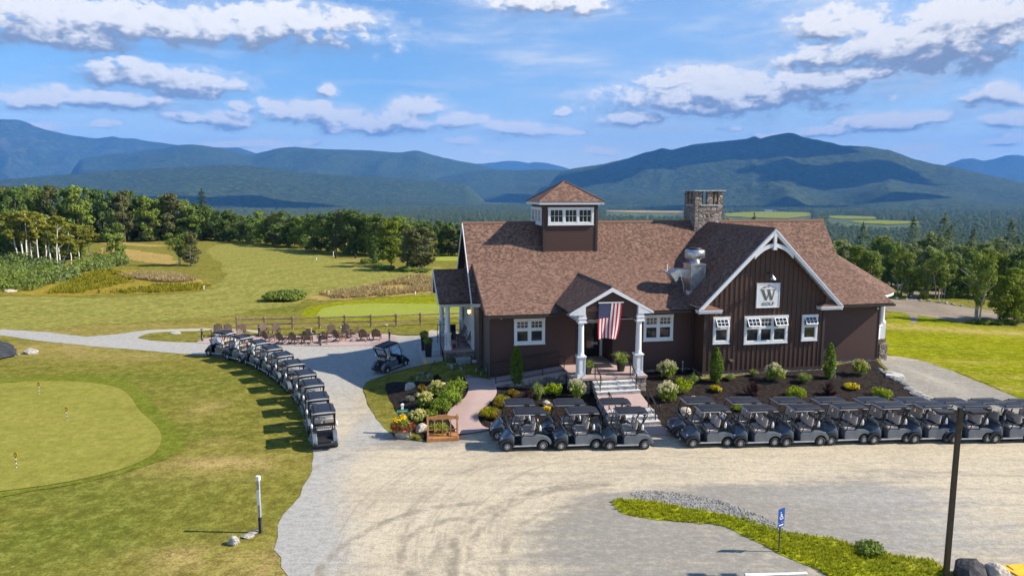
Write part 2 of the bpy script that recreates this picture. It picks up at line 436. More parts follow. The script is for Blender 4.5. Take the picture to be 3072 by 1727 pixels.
    c = t.mix(t.ramp(gr_, .51, .57, 0, .35), c, t.mix(.5, c, (.75, .68, .55)))
    c = t.mix(t.ramp(t.noise(42, p, 2, .6), .66, .74, 0, .6), c, (.11, .105, .10))
    t.bump(t.math('ADD', t.math('MULTIPLY', n2, 1.6), t.noise(28, p, 4, .7)), .5, .04)
    return t.done(c, .95, 0, .15)
MT['gravel'] = m_gravel('gravel', (.495, .425, .31), (.60, .515, .375), (.22, .216, .205))
MT['path'] = m_gravel('path_gravel', (.42, .42, .415), (.50, .49, .475), (.36, .36, .365), False)
MT['dirt'] = m_gravel('dirt', (.13, .10, .07), (.27, .21, .155), (.10, .08, .065), False)
MT['chips'] = m_boulder('stone_chips', (.13, .135, .14), (.30, .305, .31))
def m_leaf(name, a, b, hi, tr=.28, shade=None):
    t = NT(name)
    rp = t.n('ShaderNodeNewGeometry').outputs['Random Per Island']
    oi = t.n('ShaderNodeObjectInfo').outputs['Random']
    n = t.noise(.45, t.obj(), 3)
    c = t.mix(rp, a, b)
    c = t.mix(t.ramp(n, .42, .66, 0, .65), c, hi)
    c = t.mix(t.math('MULTIPLY', oi, .55), c, tuple(x*.62 for x in a))
    t.set(t.b, 'Base Color', c); t.set(t.b, 'Roughness', .75); t.set(t.b, 'Specular IOR Level', .2)
    tl = t.n('ShaderNodeBsdfTranslucent', {'Color': t.mix(.5, c, hi)})
    mx = t.n('ShaderNodeMixShader', {0: tr})
    t.t.links.new(t.b.outputs[0], mx.inputs[1]); t.t.links.new(tl.outputs[0], mx.inputs[2])
    t.t.links.new(mx.outputs[0], t.out.inputs[0])
    return t.m
MT['leaf_deep'] = m_leaf('leaf_deep_green', (0.081, 0.138, 0.034), (0.151, 0.231, 0.048), (0.206, 0.272, 0.052))
MT['leaf_mid'] = m_leaf('leaf_mid_green', (0.139, 0.204, 0.038), (0.235, 0.312, 0.052), (0.330, 0.381, 0.060))
MT['leaf_dusty'] = m_leaf('leaf_dusty_green', (0.12, 0.13, 0.05), (0.18, 0.19, 0.072), (0.21, 0.21, 0.075), 0.3)
MT['leaf_birch'] = m_leaf('leaf_birch', (0.21, 0.225, 0.03), (0.32, 0.33, 0.042), (0.36, 0.34, 0.045), 0.4)
MT['leaf_bright'] = m_leaf('leaf_bright', (0.144, 0.203, 0.018), (0.236, 0.304, 0.024), (0.304, 0.338, 0.027))
MT['needle'] = m_leaf('needles', (0.060, 0.114, 0.038), (0.116, 0.180, 0.052), (0.151, 0.204, 0.057), .15)
MT['leaf_arb'] = m_leaf('arborvitae', (0.092, 0.160, 0.014), (0.169, 0.261, 0.020), (0.220, 0.304, 0.024), .2)
MT['leaf_lime'] = m_leaf('lime_leaf', (0.216, 0.297, 0.008), (0.338, 0.419, 0.014), (0.405, 0.446, 0.016), .3)
MT['leaf_shrub'] = m_leaf('shrub_leaf', (0.151, 0.236, 0.024), (0.288, 0.371, 0.034), (0.338, 0.405, 0.034), .3)
MT['leaf_gold'] = m_leaf('gold_leaf', (.42, .36, .008), (.62, .50, .012), (.65, .50, .012), .25)
MT['leaf_orange'] = m_leaf('amber_leaf', (.16, .12, .012), (.32, .19, .014), (.36, .20, .014), .25)
MT['leaf_red'] = m_leaf('dark_red_leaf', (.025, .010, .012), (.060, .020, .022), (.085, .028, .024), .15)
MT['leaf_rust'] = m_leaf('rust_flower', (.14, .035, .012), (.30, .075, .02), (.34, .09, .02), .15)
MT['leaf_blue'] = m_leaf('blue_fescue', (.20, .21, .15), (.32, .33, .25), (.34, .34, .25), .2)
MT['leaf_grass'] = m_leaf('ornamental_grass', (0.186, 0.254, 0.051), (0.321, 0.389, 0.101), (0.371, 0.423, 0.119), .3)
MT['leaf_yelgrass'] = m_leaf('yellow_grass', (.24, .24, .012), (.40, .37, .018), (.44, .38, .02), .3)
MT['petal_cream'] = m_leaf('cream_petals', (.52, .50, .15), (.74, .70, .28), (.72, .68, .24), .2)
MT['petal_white'] = m_leaf('white_petals', (.55, .53, .28), (.78, .74, .48), (.74, .68, .38), .2)
MT['petal_yellow'] = m_leaf('yellow_petals', (.75, .48, .005), (.95, .66, .01), (.9, .62, .01), .2)
MT['petal_orange'] = m_leaf('orange_petals', (.7, .20, .005), (.85, .30, .01), (.8, .28, .01), .2)
MT['silver'] = m_leaf('silver_green_leaf', (0.169, 0.236, 0.068), (0.321, 0.389, 0.151), (0.254, 0.321, 0.051), .25)
MT['straw'] = m_leaf('straw', (0.4, 0.31, 0.14), (0.58, 0.45, 0.22), (0.56, 0.42, 0.18), 0.3)
MT['blade'] = m_leaf('grass_blade', (.23, .29, .010), (.36, .38, .012), (.42, .40, .012), .3)
def m_forest(name, a, b, c2, s1, s2, bump=4.0, fields=False):
    t = NT(name); p = t.pos()
    n1 = t.noise(s1, p, 6, .6); n2 = t.noise(s2, p, 4, .75)
    c = t.mix(t.ramp(n1, .35, .65), a, b)
    c = t.mix(t.ramp(n2, .42, .68), tuple(x*.35 for x in a), c)
    c = t.mix(t.ramp(t.noise(s1*4, p, 5), .55, .7, 0, .7), c, c2)
    gr_ = t.noise(s2*1.6, p, 7, .9)
    c = t.mix(t.ramp(gr_, .50, .42, 0, .55), c, tuple(x*.35 for x in a)); c = t.mix(t.ramp(gr_, .5, .58, 0, .4), c, tuple(x*1.5 for x in b))
    t.bump(n2, 1.0, bump)
    return t.done(c, .95, 0, .05)
MT['forestfar'] = m_forest('valley_forest_floor', (.14, .19, .07), (.17, .21, .08), (.10, .15, .06), .0016, .05, 8)
MT['mount'] = m_forest('mountain_forest', (.062, .092, .036), (.076, .102, .038), (.036, .064, .032), .0008, .022, 16)
MT['mountfar'] = m_forest('far_mountain', (.05, .075, .035), (.07, .085, .05), (.11, .10, .085), .0005, .01, 20)
# ------------------------------------------------------------------ camera, sun, sky
cam = bpy.data.cameras.new('camera'); camo = bpy.data.objects.new('camera', cam); COL.objects.link(camo)
cam.sensor_width = 36; cam.lens = 36*F/3072; cam.clip_end = 90000; cam.clip_start = .5
camo.location = (0, 0, CH); camo.rotation_euler = (R(90)-PT, 0, 0); scn.camera = camo
SUN_EL, SUN_AZ = 37.5, 92.5      # azimuth clockwise from +Y
sl = bpy.data.lights.new('sun', 'SUN'); sl.energy = 5.0; sl.angle = R(.55); sl.color = (1.0, .90, .74)
so = bpy.data.objects.new('sun', sl); COL.objects.link(so)
sd = Vector((math.sin(R(SUN_AZ))*math.cos(R(SUN_EL)), math.cos(R(SUN_AZ))*math.cos(R(SUN_EL)), math.sin(R(SUN_EL))))
so.rotation_euler = sd.to_track_quat('Z', 'Y').to_euler()
wd = bpy.data.worlds.new('World'); scn.world = wd; wd.use_nodes = True
def build_world():
    nt = wd.node_tree; nt.nodes.clear(); L = nt.links.new
    out = nt.nodes.new('ShaderNodeOutputWorld'); bg = nt.nodes.new('ShaderNodeBackground'); L(bg.outputs[0], out.inputs[0])
    sky = nt.nodes.new('ShaderNodeTexSky'); sky.sky_type = 'NISHITA'; sky.sun_disc = False
    sky.sun_elevation = R(SUN_EL); sky.sun_rotation = R(SUN_AZ); sky.altitude = 500; sky.air_density = 1.0; sky.dust_density = .35; sky.ozone_density = 2.2
    bg.inputs[1].default_value = .086
    def mk(g):
        def mth(op, a, b=0.0, c=0.0, clamp=False):
            n = g.nodes.new('ShaderNodeMath'); n.operation = op; n.use_clamp = clamp
            for i, v in enumerate((a, b, c)):
                if isinstance(v, bpy.types.NodeSocket): g.links.new(v, n.inputs[i])
                else: n.inputs[i].default_value = v
            return n.outputs[0]
        def vm(op, a, b):
            n = g.nodes.new('ShaderNodeVectorMath'); n.operation = op
            for i, v in enumerate((a, b)):
                if isinstance(v, bpy.types.NodeSocket): g.links.new(v, n.inputs[i])
                else: n.inputs[i].default_value = v
            return n.outputs[1] if op == 'DOT_PRODUCT' else n.outputs[0]
        def nz(vec, sc, det, ro):
            n = g.nodes.new('ShaderNodeTexNoise'); n.inputs['Scale'].default_value = sc; n.inputs['Detail'].default_value = det; n.inputs['Roughness'].default_value = ro
            g.links.new(vec, n.inputs['Vector']); return n
        return mth, vm, nz
    def ang(px, py):
        r = ray(px*D, py*D); return math.atan2(r[0], r[1]), math.atan2(r[2], math.hypot(r[0], r[1]))
    CL = [(330,55,640,66),(140,60,330,68),(720,45,270,44),(210,110,190,28),(420,200,230,46),(360,178,120,30),(560,205,90,26),(230,250,260,32),(90,255,110,26),
          (560,296,95,27),(745,282,95,34),(612,264,44,18),(1050,268,85,38),(945,305,185,36),(1170,300,70,24),(1295,325,120,24),(822,228,26,22),(1400,6,165,40),
          (1830,238,400,64),(1740,190,170,34),(1780,275,170,22),(2020,215,200,48),(2330,115,350,95),(2450,40,260,70),(2110,60,140,56),(2060,150,150,45),
          (2250,300,150,32),(2080,327,100,16),(2500,240,100,38),(2545,302,90,26),(1600,300,95,20),(1510,377,70,14),(1150,352,50,12),(600,362,110,12),(255,316,50,15),(110,318,80,14),
          (470,292,75,18),(690,258,44,16),(870,292,60,16),(1420,330,60,10),(2380,292,70,20),(1960,332,70,10),(2300,372,80,8),(1250,382,50,6),(770,356,36,8),(1650,200,80,20),(2150,190,120,20),(1840,326,24,9),(1410,278,34,14),(2520,350,90,16)]
    gr = bpy.data.node_groups.new('cloud_field', 'ShaderNodeTree')
    gr.interface.new_socket('P', in_out='INPUT', socket_type='NodeSocketVector'); gr.interface.new_socket('D', in_out='OUTPUT', socket_type='NodeSocketFloat')
    gr.interface.new_socket('V', in_out='OUTPUT', socket_type='NodeSocketFloat')
    gi = gr.nodes.new('NodeGroupInput'); go = gr.nodes.new('NodeGroupOutput')
    mth, vm, nz = mk(gr); P = gi.outputs[0]
    w = nz(vm('MULTIPLY', P, (1, 2.0, 1)), 13, 2, .5).outputs[1]
    Pw = vm('ADD', P, vm('MULTIPLY', vm('SUBTRACT', w, (.5, .5, .5)), (.07, .022, 0)))
    acc = None; num = None; den = None
    for (x, y, rx, ry) in CL:
        a, e = ang(x, y); a2, _ = ang(x+rx, y); _, e2 = ang(x, y-ry)
        q = vm('MULTIPLY', vm('SUBTRACT', Pw, (a, e, 0)), (1/abs(a2-a), 1/abs(e2-e), 0))
        # flat bases: squeeze the lower half
        d = mth('SUBTRACT', 1.0, vm('DOT_PRODUCT', q, q))
        acc = d if acc is None else mth('MAXIMUM', acc, d)
        sq = gr.nodes.new('ShaderNodeSeparateXYZ'); gr.links.new(q, sq.inputs[0]); wt = mth('POWER', mth('MAXIMUM', mth('ADD', d, .25), 0.0), 2.0)
        pq = mth('MULTIPLY', wt, sq.outputs[1]); num = pq if num is None else mth('ADD', num, pq); den = wt if den is None else mth('ADD', den, wt)
    acc = mth('MAXIMUM', acc, -1.5)
    f = nz(vm('MULTIPLY', P, (1, 1.6, 1)), 34, 7, .58).outputs[0]
    f2 = nz(vm('MULTIPLY', P, (1, 1.9, 1)), 95, 4, .6).outputs[0]
    dd = mth('ADD', mth('MULTIPLY', acc, .95), mth('ADD', mth('MULTIPLY', mth('SUBTRACT', f, .5), 2.9), mth('MULTIPLY', mth('SUBTRACT', f2, .5), 1.0)))
    gr.links.new(dd, go.inputs[0]); gr.links.new(mth('DIVIDE', num, mth('ADD', den, .02)), go.inputs[1])
    mth, vm, nz = mk(nt)
    tc = nt.nodes.new('ShaderNodeTexCoord'); sp = nt.nodes.new('ShaderNodeSeparateXYZ'); L(tc.outputs['Generated'], sp.inputs[0])
    az = mth('ARCTAN2', sp.outputs[0], sp.outputs[1]); el = mth('ARCSINE', sp.outputs[2])
    cb = nt.nodes.new('ShaderNodeCombineXYZ'); L(az, cb.inputs[0]); L(el, cb.inputs[1]); P = cb.outputs[0]
    def cf(v):
        n = nt.nodes.new('ShaderNodeGroup'); n.node_tree = gr; L(v, n.inputs[0]); cf.v = n.outputs[1]; return n.outputs[0]
    d0 = cf(P); V0 = cf.v; d1 = cf(vm('ADD', P, (.010, .012, 0))); d2 = cf(vm('ADD', P, (.012, .045, 0)))
    def ramp(v, lo, hi, a=0.0, b=1.0):
        n = nt.nodes.new('ShaderNodeMapRange'); n.interpolation_type = 'SMOOTHSTEP'
        L(v, n.inputs[0]); n.inputs[1].default_value = lo; n.inputs[2].default_value = hi; n.inputs[3].default_value = a; n.inputs[4].default_value = b
        return n.outputs[0]
    def mix(f, a, b):
        n = nt.nodes.new('ShaderNodeMix'); n.data_type = 'RGBA'
        for i, v in ((0, f), (6, a), (7, b)):
            if isinstance(v, bpy.types.NodeSocket): L(v, n.inputs[i])
            elif i: n.inputs[i].default_value = (*v, 1)
            else: n.inputs[i].default_value = v
        return n.outputs[2]
    mask = mth('MAXIMUM', ramp(d0, -.02, .60), ramp(d0, -.75, .35, 0, .30))
    lit = ramp(mth('ADD', mth('MULTIPLY', V0, .80), mth('ADD', mth('MULTIPLY', mth('SUBTRACT', d0, d1), .62), mth('MULTIPLY', mth('SUBTRACT', d0, d2), .25))), -.42, .52)
    thick = ramp(d0, .9, 2.2, 1.0, .62)
    ccol = mix(mth('MULTIPLY', lit, thick, clamp=True), (2.1, 2.3, 2.65), (7.9, 7.55, 6.95))
    # thin high cirrus veil
    ci = nz(vm('MULTIPLY', vm('ADD', P, vm('MULTIPLY', nz(P, 3, 2, .5).outputs[1], (.25, .05, 0))), (1.0, 5.5, 1)), 5.0, 7, .62).outputs[0]
    a0, e0 = ang(1750, 110); q = vm('MULTIPLY', vm('SUBTRACT', P, (a0, e0, 0)), (1/.34, 1/.13, 0))
    veil = mth('MULTIPLY', ramp(mth('SUBTRACT', 1.0, vm('DOT_PRODUCT', q, q)), -.6, .6), .42)
    cir = mth('ADD', ramp(ci, .48, .76, 0, .60), veil)
    cir = mth('MULTIPLY', cir, ramp(ci, .38, .66, .35, 1.15), clamp=True)
    hz = ramp(el, .15, .0, 0, .85)
    bl = nt.nodes.new('ShaderNodeMix'); bl.data_type = 'RGBA'; bl.blend_type = 'MULTIPLY'; bl.inputs[0].default_value = 1.0
    L(sky.outputs[0], bl.inputs[6]); bl.inputs[7].default_value = (.80, 1.0, 1.16, 1)
    c = mix(hz, bl.outputs[2], (8.2, 8.3, 8.3))
    c = mix(cir, c, (5.2, 5.7, 6.3))
    c = mix(mth('MULTIPLY', mask, ramp(el, .0, .03)), c, ccol)
    L(c, bg.inputs[0])
build_world()
scn.view_settings.view_transform = 'Standard'; scn.view_settings.look = 'None'; scn.view_settings.exposure = 0.88; scn.view_settings.gamma = 1.0
scn.view_settings.use_curve_mapping = False
scn.cycles.volume_bounces = 0; scn.cycles.max_bounces = 6; scn.cycles.diffuse_bounces = 3; scn.cycles.glossy_bounces = 3
scn.cycles.transparent_max_bounces = 12; scn.cycles.transmission_bounces = 3
scn.cycles.use_denoising = True; scn.cycles.sample_clamp_indirect = 8
# ------------------------------------------------------------------ terrain sheets
def z2(ox, oy, s):                       # zoomed-view pixels -> photo pixels
    return lambda pts: [(ox+x/s, oy+y/s) for x, y in pts]
def catmull(P, n=4):
    out = []; N = len(P)
    for i in range(N):
        p0, p1, p2, p3 = P[i-1], P[i], P[(i+1) % N], P[(i+2) % N]
        for k in range(n):
            t = k/n
            out.append(tuple(.5*((2*p1[j])+(-p0[j]+p2[j])*t+(2*p0[j]-5*p1[j]+4*p2[j]-p3[j])*t*t+(-p0[j]+3*p1[j]-3*p2[j]+p3[j])*t**3) for j in range(2)))
    return out
def wpoly(px, smooth=True, n=4, world=False):
    P = list(px) if world else [tuple(hit(x, y)[:2]) for x, y in px]
    return catmull(P, n) if smooth else P
def inside(x, y, poly):
    c = False; j = len(poly)-1
    for i in range(len(poly)):
        a, b = poly[i], poly[j]
        if (a[1] > y) != (b[1] > y) and x < (b[0]-a[0])*(y-a[1])/(b[1]-a[1])+a[0]: c = not c
        j = i
    return c
def inside_np(Q, poly):
    Q = np.asarray(Q, float); c = np.zeros(len(Q), bool)
    if not len(Q): return c
    x, y = Q[:, 0], Q[:, 1]; j = len(poly)-1
    for i in range(len(poly)):
        (ax, ay), (bx, by) = poly[i], poly[j]
        if ay != by: c ^= ((ay > y) != (by > y)) & (x < (bx-ax)*(y-ay)/(by-ay)+ax)
        j = i
    return c
def zone(name, mat, poly, off, step=.8, kind='structure', attr=None, ragged=0.0, label=None):
    rng = random.Random(name)
    P = []
    for i in range(len(poly)):
        a, b = poly[i], poly[(i+1) % len(poly)]
        L = math.hypot(b[0]-a[0], b[1]-a[1]); k = max(1, int(L/step))
        for j in range(k):
            t = j/k; x, y = lerp(a[0], b[0], t), lerp(a[1], b[1], t)
            if ragged:
                e = mnoise.noise(Vector((x*1.1, y*1.1, 3)))*ragged+mnoise.noise(Vector((x*4, y*4, 7)))*ragged*.5
                nx, ny = -(b[1]-a[1])/max(L, 1e-6), (b[0]-a[0])/max(L, 1e-6)
                x += nx*e; y += ny*e
            P.append((x, y))
    n = len(P); xs = [p[0] for p in P]; ys = [p[1] for p in P]
    V = [Vector(p) for p in P]; E = [(i, (i+1) % n) for i in range(n)]
    cand = []
    y = min(ys)+step*.5
    while y < max(ys):
        x = min(xs)+step*.5
        while x < max(xs):
            cand.append((x+rng.uniform(-.1, .1)*step, y+rng.uniform(-.1, .1)*step)); x += step
        y += step
    for q, ok in zip(cand, inside_np(cand, P)):
        if ok: V.append(Vector(q))
    r = delaunay_2d_cdt(V, E, [], 0, 1e-4)
    vs = [(p.x, p.y, gz(p.x, p.y)+off) for p in r[0]]
    cen = [(sum(r[0][i].x for i in f)/3, sum(r[0][i].y for i in f)/3) for f in r[2]]
    fs = [tuple(f) for f, ok in zip(r[2], inside_np(cen, P)) if ok]
    me = bpy.data.meshes.new(name); me.from_pydata(vs, [], fs); me.materials.append(mat)
    for p in me.polygons: p.use_smooth = True
    for an, fn in (attr or {}).items():
        A = me.attributes.new(an, 'FLOAT', 'POINT'); A.data.foreach_set('value', [fn(v[0], v[1]) for v in vs])
    o = bpy.data.objects.new(name, me); link(o); tag(o, kind=kind)
    if label: o['label'] = label
    # make sure normals look up
    if fs:
        me.update()
        if me.polygons[0].normal.z < 0: me.flip_normals()
    return o
za = z2(0, 1000, 1.992); zb = z2(700, 540, 3.147); zc = z2(560, 940, 3.147); zd = z2(1150, 1000, 3.0306)
ze = z2(2172, 1200, 2.748); zf = z2(2472, 1000, 3.62); zg = z2(2460, 700, 4.023); zh = z2(0, 540, 2.896); zi = z2(1950, 1000, 3.62)
def dpx(pts): return [(x*D, y*D) for x, y in pts]
TANB = [(690, 1390, 3.2, 1.1, 1.0), (640, 1330, 1.0, .8, .8), (480, 1440, 3, .8, .7), (620, 1225, .9, 1.5, .7), (140, 1045, 7, 2.2, .8), (330, 1070, 7, 1.5, .5), (740, 1700, 4, 1.5, .8), (560, 1660, 3, .6, .7), (300, 1000, 14, 1.6, .55),
        (60, 985, 14, 1.5, .45), (650, 925, 5, 1.0, .8), (560, 975, 12, 1.2, .6), (720, 955, 6, .8, .6), (900, 752, 7, 1.6, 1.0), (1010, 783, 7, 1.3, 1.0), (1080, 778, 5, 1.4, .9), (960, 765, 4, 1, .6), (840, 745, 6, 1, .7), (860, 775, 5, 1, .6),(200, 1500, 3, 1, .3)]
LUSH = [(180, 1640, 4, 2.2, .9), (450, 1130, 5, 1.2, .7), (600, 1160, 3, 2.5, .5), (420, 1560, 3, 1, .4), (790, 925, 7, 2.0, .9), (920, 930, 8, 1.5, 1.0), (1000, 895, 10, 1.5, .7), (60, 1560, 4, 2, .5), (330, 905, 12, 2, .4), (120, 1130, 8, 1.2, .8), (560, 1300, 2.5, 2, .5), (60,1495,9,1.0,.8), (330, 1445, 6, .9, .8)]
def blobs(B):
    Q = [(*hit(px, py)[:2], rx, ry, a) for px, py, rx, ry, a in B]
    def f(x, y):
        s = 0.0
        for qx, qy, rx, ry, a in Q:
            e = ((x-qx)/rx)**2+((y-qy)/ry)**2
            if e < 6: s += a*math.exp(-e)
        return min(1.0, s)
    return f
f_tan, f_lush = blobs(TANB), blobs(LUSH)
def build_ground():
    angs = [-178+i*4 for i in range(32)]+[-53+i for i in range(10)]+[-43+i*.22 for i in range(392)]+[44+i for i in range(10)]+[54+i*4 for i in range(32)]
    rs = [6.0]
    while rs[-1] < 20500:
        r = rs[-1]
        rs.append(r*(1.0085 if r < 260 else 1.022 if r < 6000 else 1.06))
    na = len(angs); cy0 = -4.0
    vs = []; T = []; Lh = []
    for r in rs:
        for a in angs:
            x = r*math.sin(R(a)); y = cy0+r*math.cos(R(a))
            far = r > 300
            vs.append((x, y, gz(x, y)))
            if far or y < 15: T.append(0.0); Lh.append(0.0)
            else: T.append(f_tan(x, y)); Lh.append(f_lush(x, y))
    fs = []; mi = []
    for i in range(len(rs)-1):
        for k in range(na):
            k2 = (k+1) % na
            fs.append((i*na+k, i*na+k2, (i+1)*na+k2, (i+1)*na+k))
            x, y, z = vs[i*na+k]
            az = math.degrees(math.atan2(x, y)); edge = pw(EDGE, az)
            mi.append(1 if math.hypot(x, y) > edge+14 else 0)
    c = len(vs); vs.append((0, cy0, 0.0)); T.append(0.0); Lh.append(0.0)
    for k in range(na): fs.append((c, (k+1) % na, k)); mi.append(0)
    me = bpy.data.meshes.new('ground'); me.from_pydata(vs, [], fs)
    me.materials.append(MT['rough']); me.materials.append(MT['forestfar'])
    me.polygons.foreach_set('material_index', mi); me.polygons.foreach_set('use_smooth', [True]*len(fs))
    for n, v in (('tan', T), ('lush', Lh)):
        A = me.attributes.new(n, 'FLOAT', 'POINT'); A.data.foreach_set('value', v)
    me.update()
    if me.polygons[10].normal.z < 0: me.flip_normals()
    tag(link(bpy.data.objects.new('ground', me)), kind='structure')
build_ground()
# --- fairways, greens, meadows
fair = wpoly([(-60, 985), (-60, 894), (200, 893), (420, 890), (640, 866), (668, 800), (622, 748), (700, 731), (860, 745), (1000, 775), (1180, 802), (1330, 802), (1330, 880), (1000, 888), (900, 910), (640, 950), (300, 972)], n=5)
zone('fairway', MT['fairway'], fair, .02, 1.3, ragged=1.6)
zone('meadow', MT['goldenrod'], wpoly(zh([(20, 985), (400, 905), (620, 850), (720, 800), (960, 780), (1300, 790), (1700, 860), (1810, 915), (1740, 960), (1300, 985), (700, 1000), (300, 1000)])), .025, 1.3, ragged=2.2)
zone('meadow', MT['tan'], wpoly(zh([(1010, 840), (1200, 815), (1500, 820), (1700, 870), (1780, 905), (1500, 905), (1200, 870)])), .04, 1.4, ragged=1.6)
zone('meadow', MT['tan'], wpoly(zh([(870, 650), (890, 590), (1000, 600), (1120, 600), (1300, 630), (1480, 660), (1520, 730), (1300, 715), (1080, 690)])), .025, 1.8, ragged=1.6)
zone('meadow', MT['tan'], wpoly(zh([(880, 540), (1000, 532), (1120, 545), (1300, 560), (1450, 570), (1300, 582), (1100, 565), (900, 555)])), .025, 1.8, ragged=.5)
zone('meadow', MT['tan'], wpoly(zb([(690, 1110), (800, 1080), (1050, 1040), (1250, 1010), (1450, 960), (1680, 925), (1800, 900), (2000, 980), (2000, 1040), (1700, 1075), (1400, 1100), (1050, 1130), (800, 1135)])), .025, 1.2, ragged=1.6)
zone('collar', MT['lawn'], wpoly(zb([(640, 1310), (690, 1210), (800, 1180), (1100, 1140), (1500, 1110), (1900, 1090), (2400, 1080), (2400, 1330), (1800, 1330), (800, 1330)])), .025, 1.4)
zone('putting_green', MT['fargreen'], wpoly(zb([(800, 1305), (815, 1240), (880, 1205), (1040, 1178), (1300, 1166), (1700, 1168), (2000, 1172), (2500, 1180), (2500, 1275), (1900, 1290), (1300, 1303), (1000, 1312)])), .04, 1.2)
zone('putting_green', MT['fargreen'], wpoly(zb([(1815, 745), (1900, 728), (2100, 722), (2500, 725), (2500, 760), (2050, 765), (1880, 762)])), .04, 2)
zone('collar', MT['collar'], wpoly(za([(0, 272), (300, 251), (560, 250), (720, 268), (830, 318), (905, 405), (985, 485), (1065, 560), (1105, 620), (1098, 685), (1015, 742), (850, 800), (600, 870), (300, 925), (0, 978), (-500, 1040), (-900, 900), (-900, 420), (-400, 290)])), .03, .7, ragged=.12)
zone('putting_green', MT['green_turf'], wpoly(za([(0, 303), (250, 288), (500, 294), (680, 322), (770, 372), (832, 462), (902, 525), (950, 580), (966, 635), (938, 700), (860, 760), (700, 822), (400, 892), (0, 948), (-500, 1000), (-860, 870), (-860, 440), (-400, 315)])), .06, .7)
# --- right-hand lawn and dirt track
lawn = [tuple(hit(x, y)[:2]) for x, y in [(2640, 1010), (2672, 940), (2720, 930), (2800, 950), (2920, 975), (3072, 985), (3300, 1000), (3700, 1120), (3700, 1400), (3320, 1275), (3063, 1195), (2960, 1150), (2850, 1110), (2750, 1078), (2660, 1060)]]
zone('lawn', MT['lawn'], catmull(lawn, 4), .015, 1.0, ragged=.25, attr={'tan': blobs([(2800, 1085, 9, .8, .6), (2950, 1130, 6, .7, .6), (3060, 1165, 8, .8, .6), (2760, 985, 12, 1.8, .7), (2950, 990, 14, 1.6, .6), (3000, 1000, 20, 1.2, .4)]), 'lush': blobs([(2700, 950, 8, 1.2, .8), (2800, 1040, 5, 1, .5), (2950, 1060, 5, 1, .4)])})
zone('dirt_track', MT['dirt'], wpoly(zg([(700, 790), (900, 800), (1200, 820), (1500, 850), (1800, 900), (2200, 950), (2462, 1000), (2700, 1060), (2300, 1085), (1800, 1082), (1500, 1040), (1200, 990), (1000, 965), (800, 930), (600, 900)])), .03, 1.2, ragged=.7)
zone('dirt_track', MT['dirt'], wpoly(zg([(730, 560), (850, 580), (1000, 640), (1200, 670), (1400, 700), (1650, 730), (1650, 750), (1400, 740), (1200, 700), (1000, 665), (820, 610), (700, 580)])), .03, 1.2, ragged=.4)
# --- gravel lot, drives and paths
lot = dpx([(722, 1448), (708, 1402), (692, 1382), (700, 1352), (697, 1322), (735, 1270), (765, 1225), (786, 1180), (790, 1150), (784, 1115), (772, 1075), (757, 1035), (736, 990), (702, 950), (660, 918), (605, 905), (550, 897)])
lot += za([(1050, 118), (800, 96), (550, 76), (250, 46), (0, 10), (-300, -10)])
lot += zh([(-400, 1250), (0, 1293), (400, 1322), (750, 1360), (870, 1352), (1000, 1340), (1300, 1302), (1750, 1288), (2000, 1290), (2250, 1305), (2260, 1330), (2150, 1345)])
lot += [(720, 1015), (900, 1030), (1100, 1025), (1180, 1000), (1300, 990), (1420, 1010), (1440, 1060), (1400, 1075), (1300, 1082)]
lot += zc([(2203, 490), (1980, 545), (1850, 592), (1740, 622), (1690, 655), (1668, 705), (1676, 770), (1705, 850), (1750, 935), (1800, 1000), (1860, 1070), (1930, 1135)])
lot += zd([(90, 945), (230, 965), (385, 985), (695, 925), (955, 885), (1150, 900), (1500, 880), (1980, 870), (2380, 878), (2565, 860)])
lot += [(2040, 1272), (2150, 1262), (2300, 1255), (2500, 1250), (2650, 1247), (2770, 1238), (2768, 1205), (2738, 1180), (2716, 1155), (2698, 1140), (2668, 1115), (2640, 1085), (2625, 1062)]
lot += zf([(690, 238), (900, 262), (1150, 320), (1400, 410), (1700, 540), (1950, 640), (2142, 725)])
lot += [(3200, 1262), (3400, 1330), (3700, 1430)]
lotw = [tuple(hit(x, y)[:2]) for x, y in lot]+[(60, 26), (60, -12), (-15, -12), (-12, 8), tuple(hit(800, 1850)[:2]), tuple(hit(850, 1760)[:2])]
greyb = blobs([(2720, 1095, 5, 4, .9), (2790, 1130, 5, 4, .95), (2880, 1165, 6, 4, .95), (2970, 1200, 6, 4, .95), (3060, 1230, 6, 3, .9), (2100, 1640, 5, 3, 1.1), (1850, 1640, 4, 3, .8), (2300, 1480, 5, 1.3, .9), (2480, 1500, 4, 1.6, .9), (1940, 1495, 3, .8, .9), (2560, 1590, 4, 1.6, .7), (2700, 1500, 5, 1.3, .4), (1860, 1560, 2, 1.5, .7),
               (960, 1380, 2.2, 1.6, .75), (870, 1560, 1.6, 3, .75), (870, 1690, 2, 2, .6), (1000, 1180, 3, 5, .40), (1100, 1270, 1.5, 3, .55), (1200, 1322, 3, .7, .6), (1180, 1070, 5, 4, .35), (1330, 1330, 4, .8, .6), (1240, 1345, 3, .6, .5), (2300, 1330, 14, .9, .35), (1950, 1400, 6, .6, .3),
               (300, 1015, 14, 2, .5), (100, 1005, 14, 2, .5), (560, 1045, 9, 2, .5), (700, 1060, 6, 2, .5), (2900, 1700, 5, 3, .6), (2650, 1420, 4, .6, .35), (2800, 1430, 5, .7, .4)])
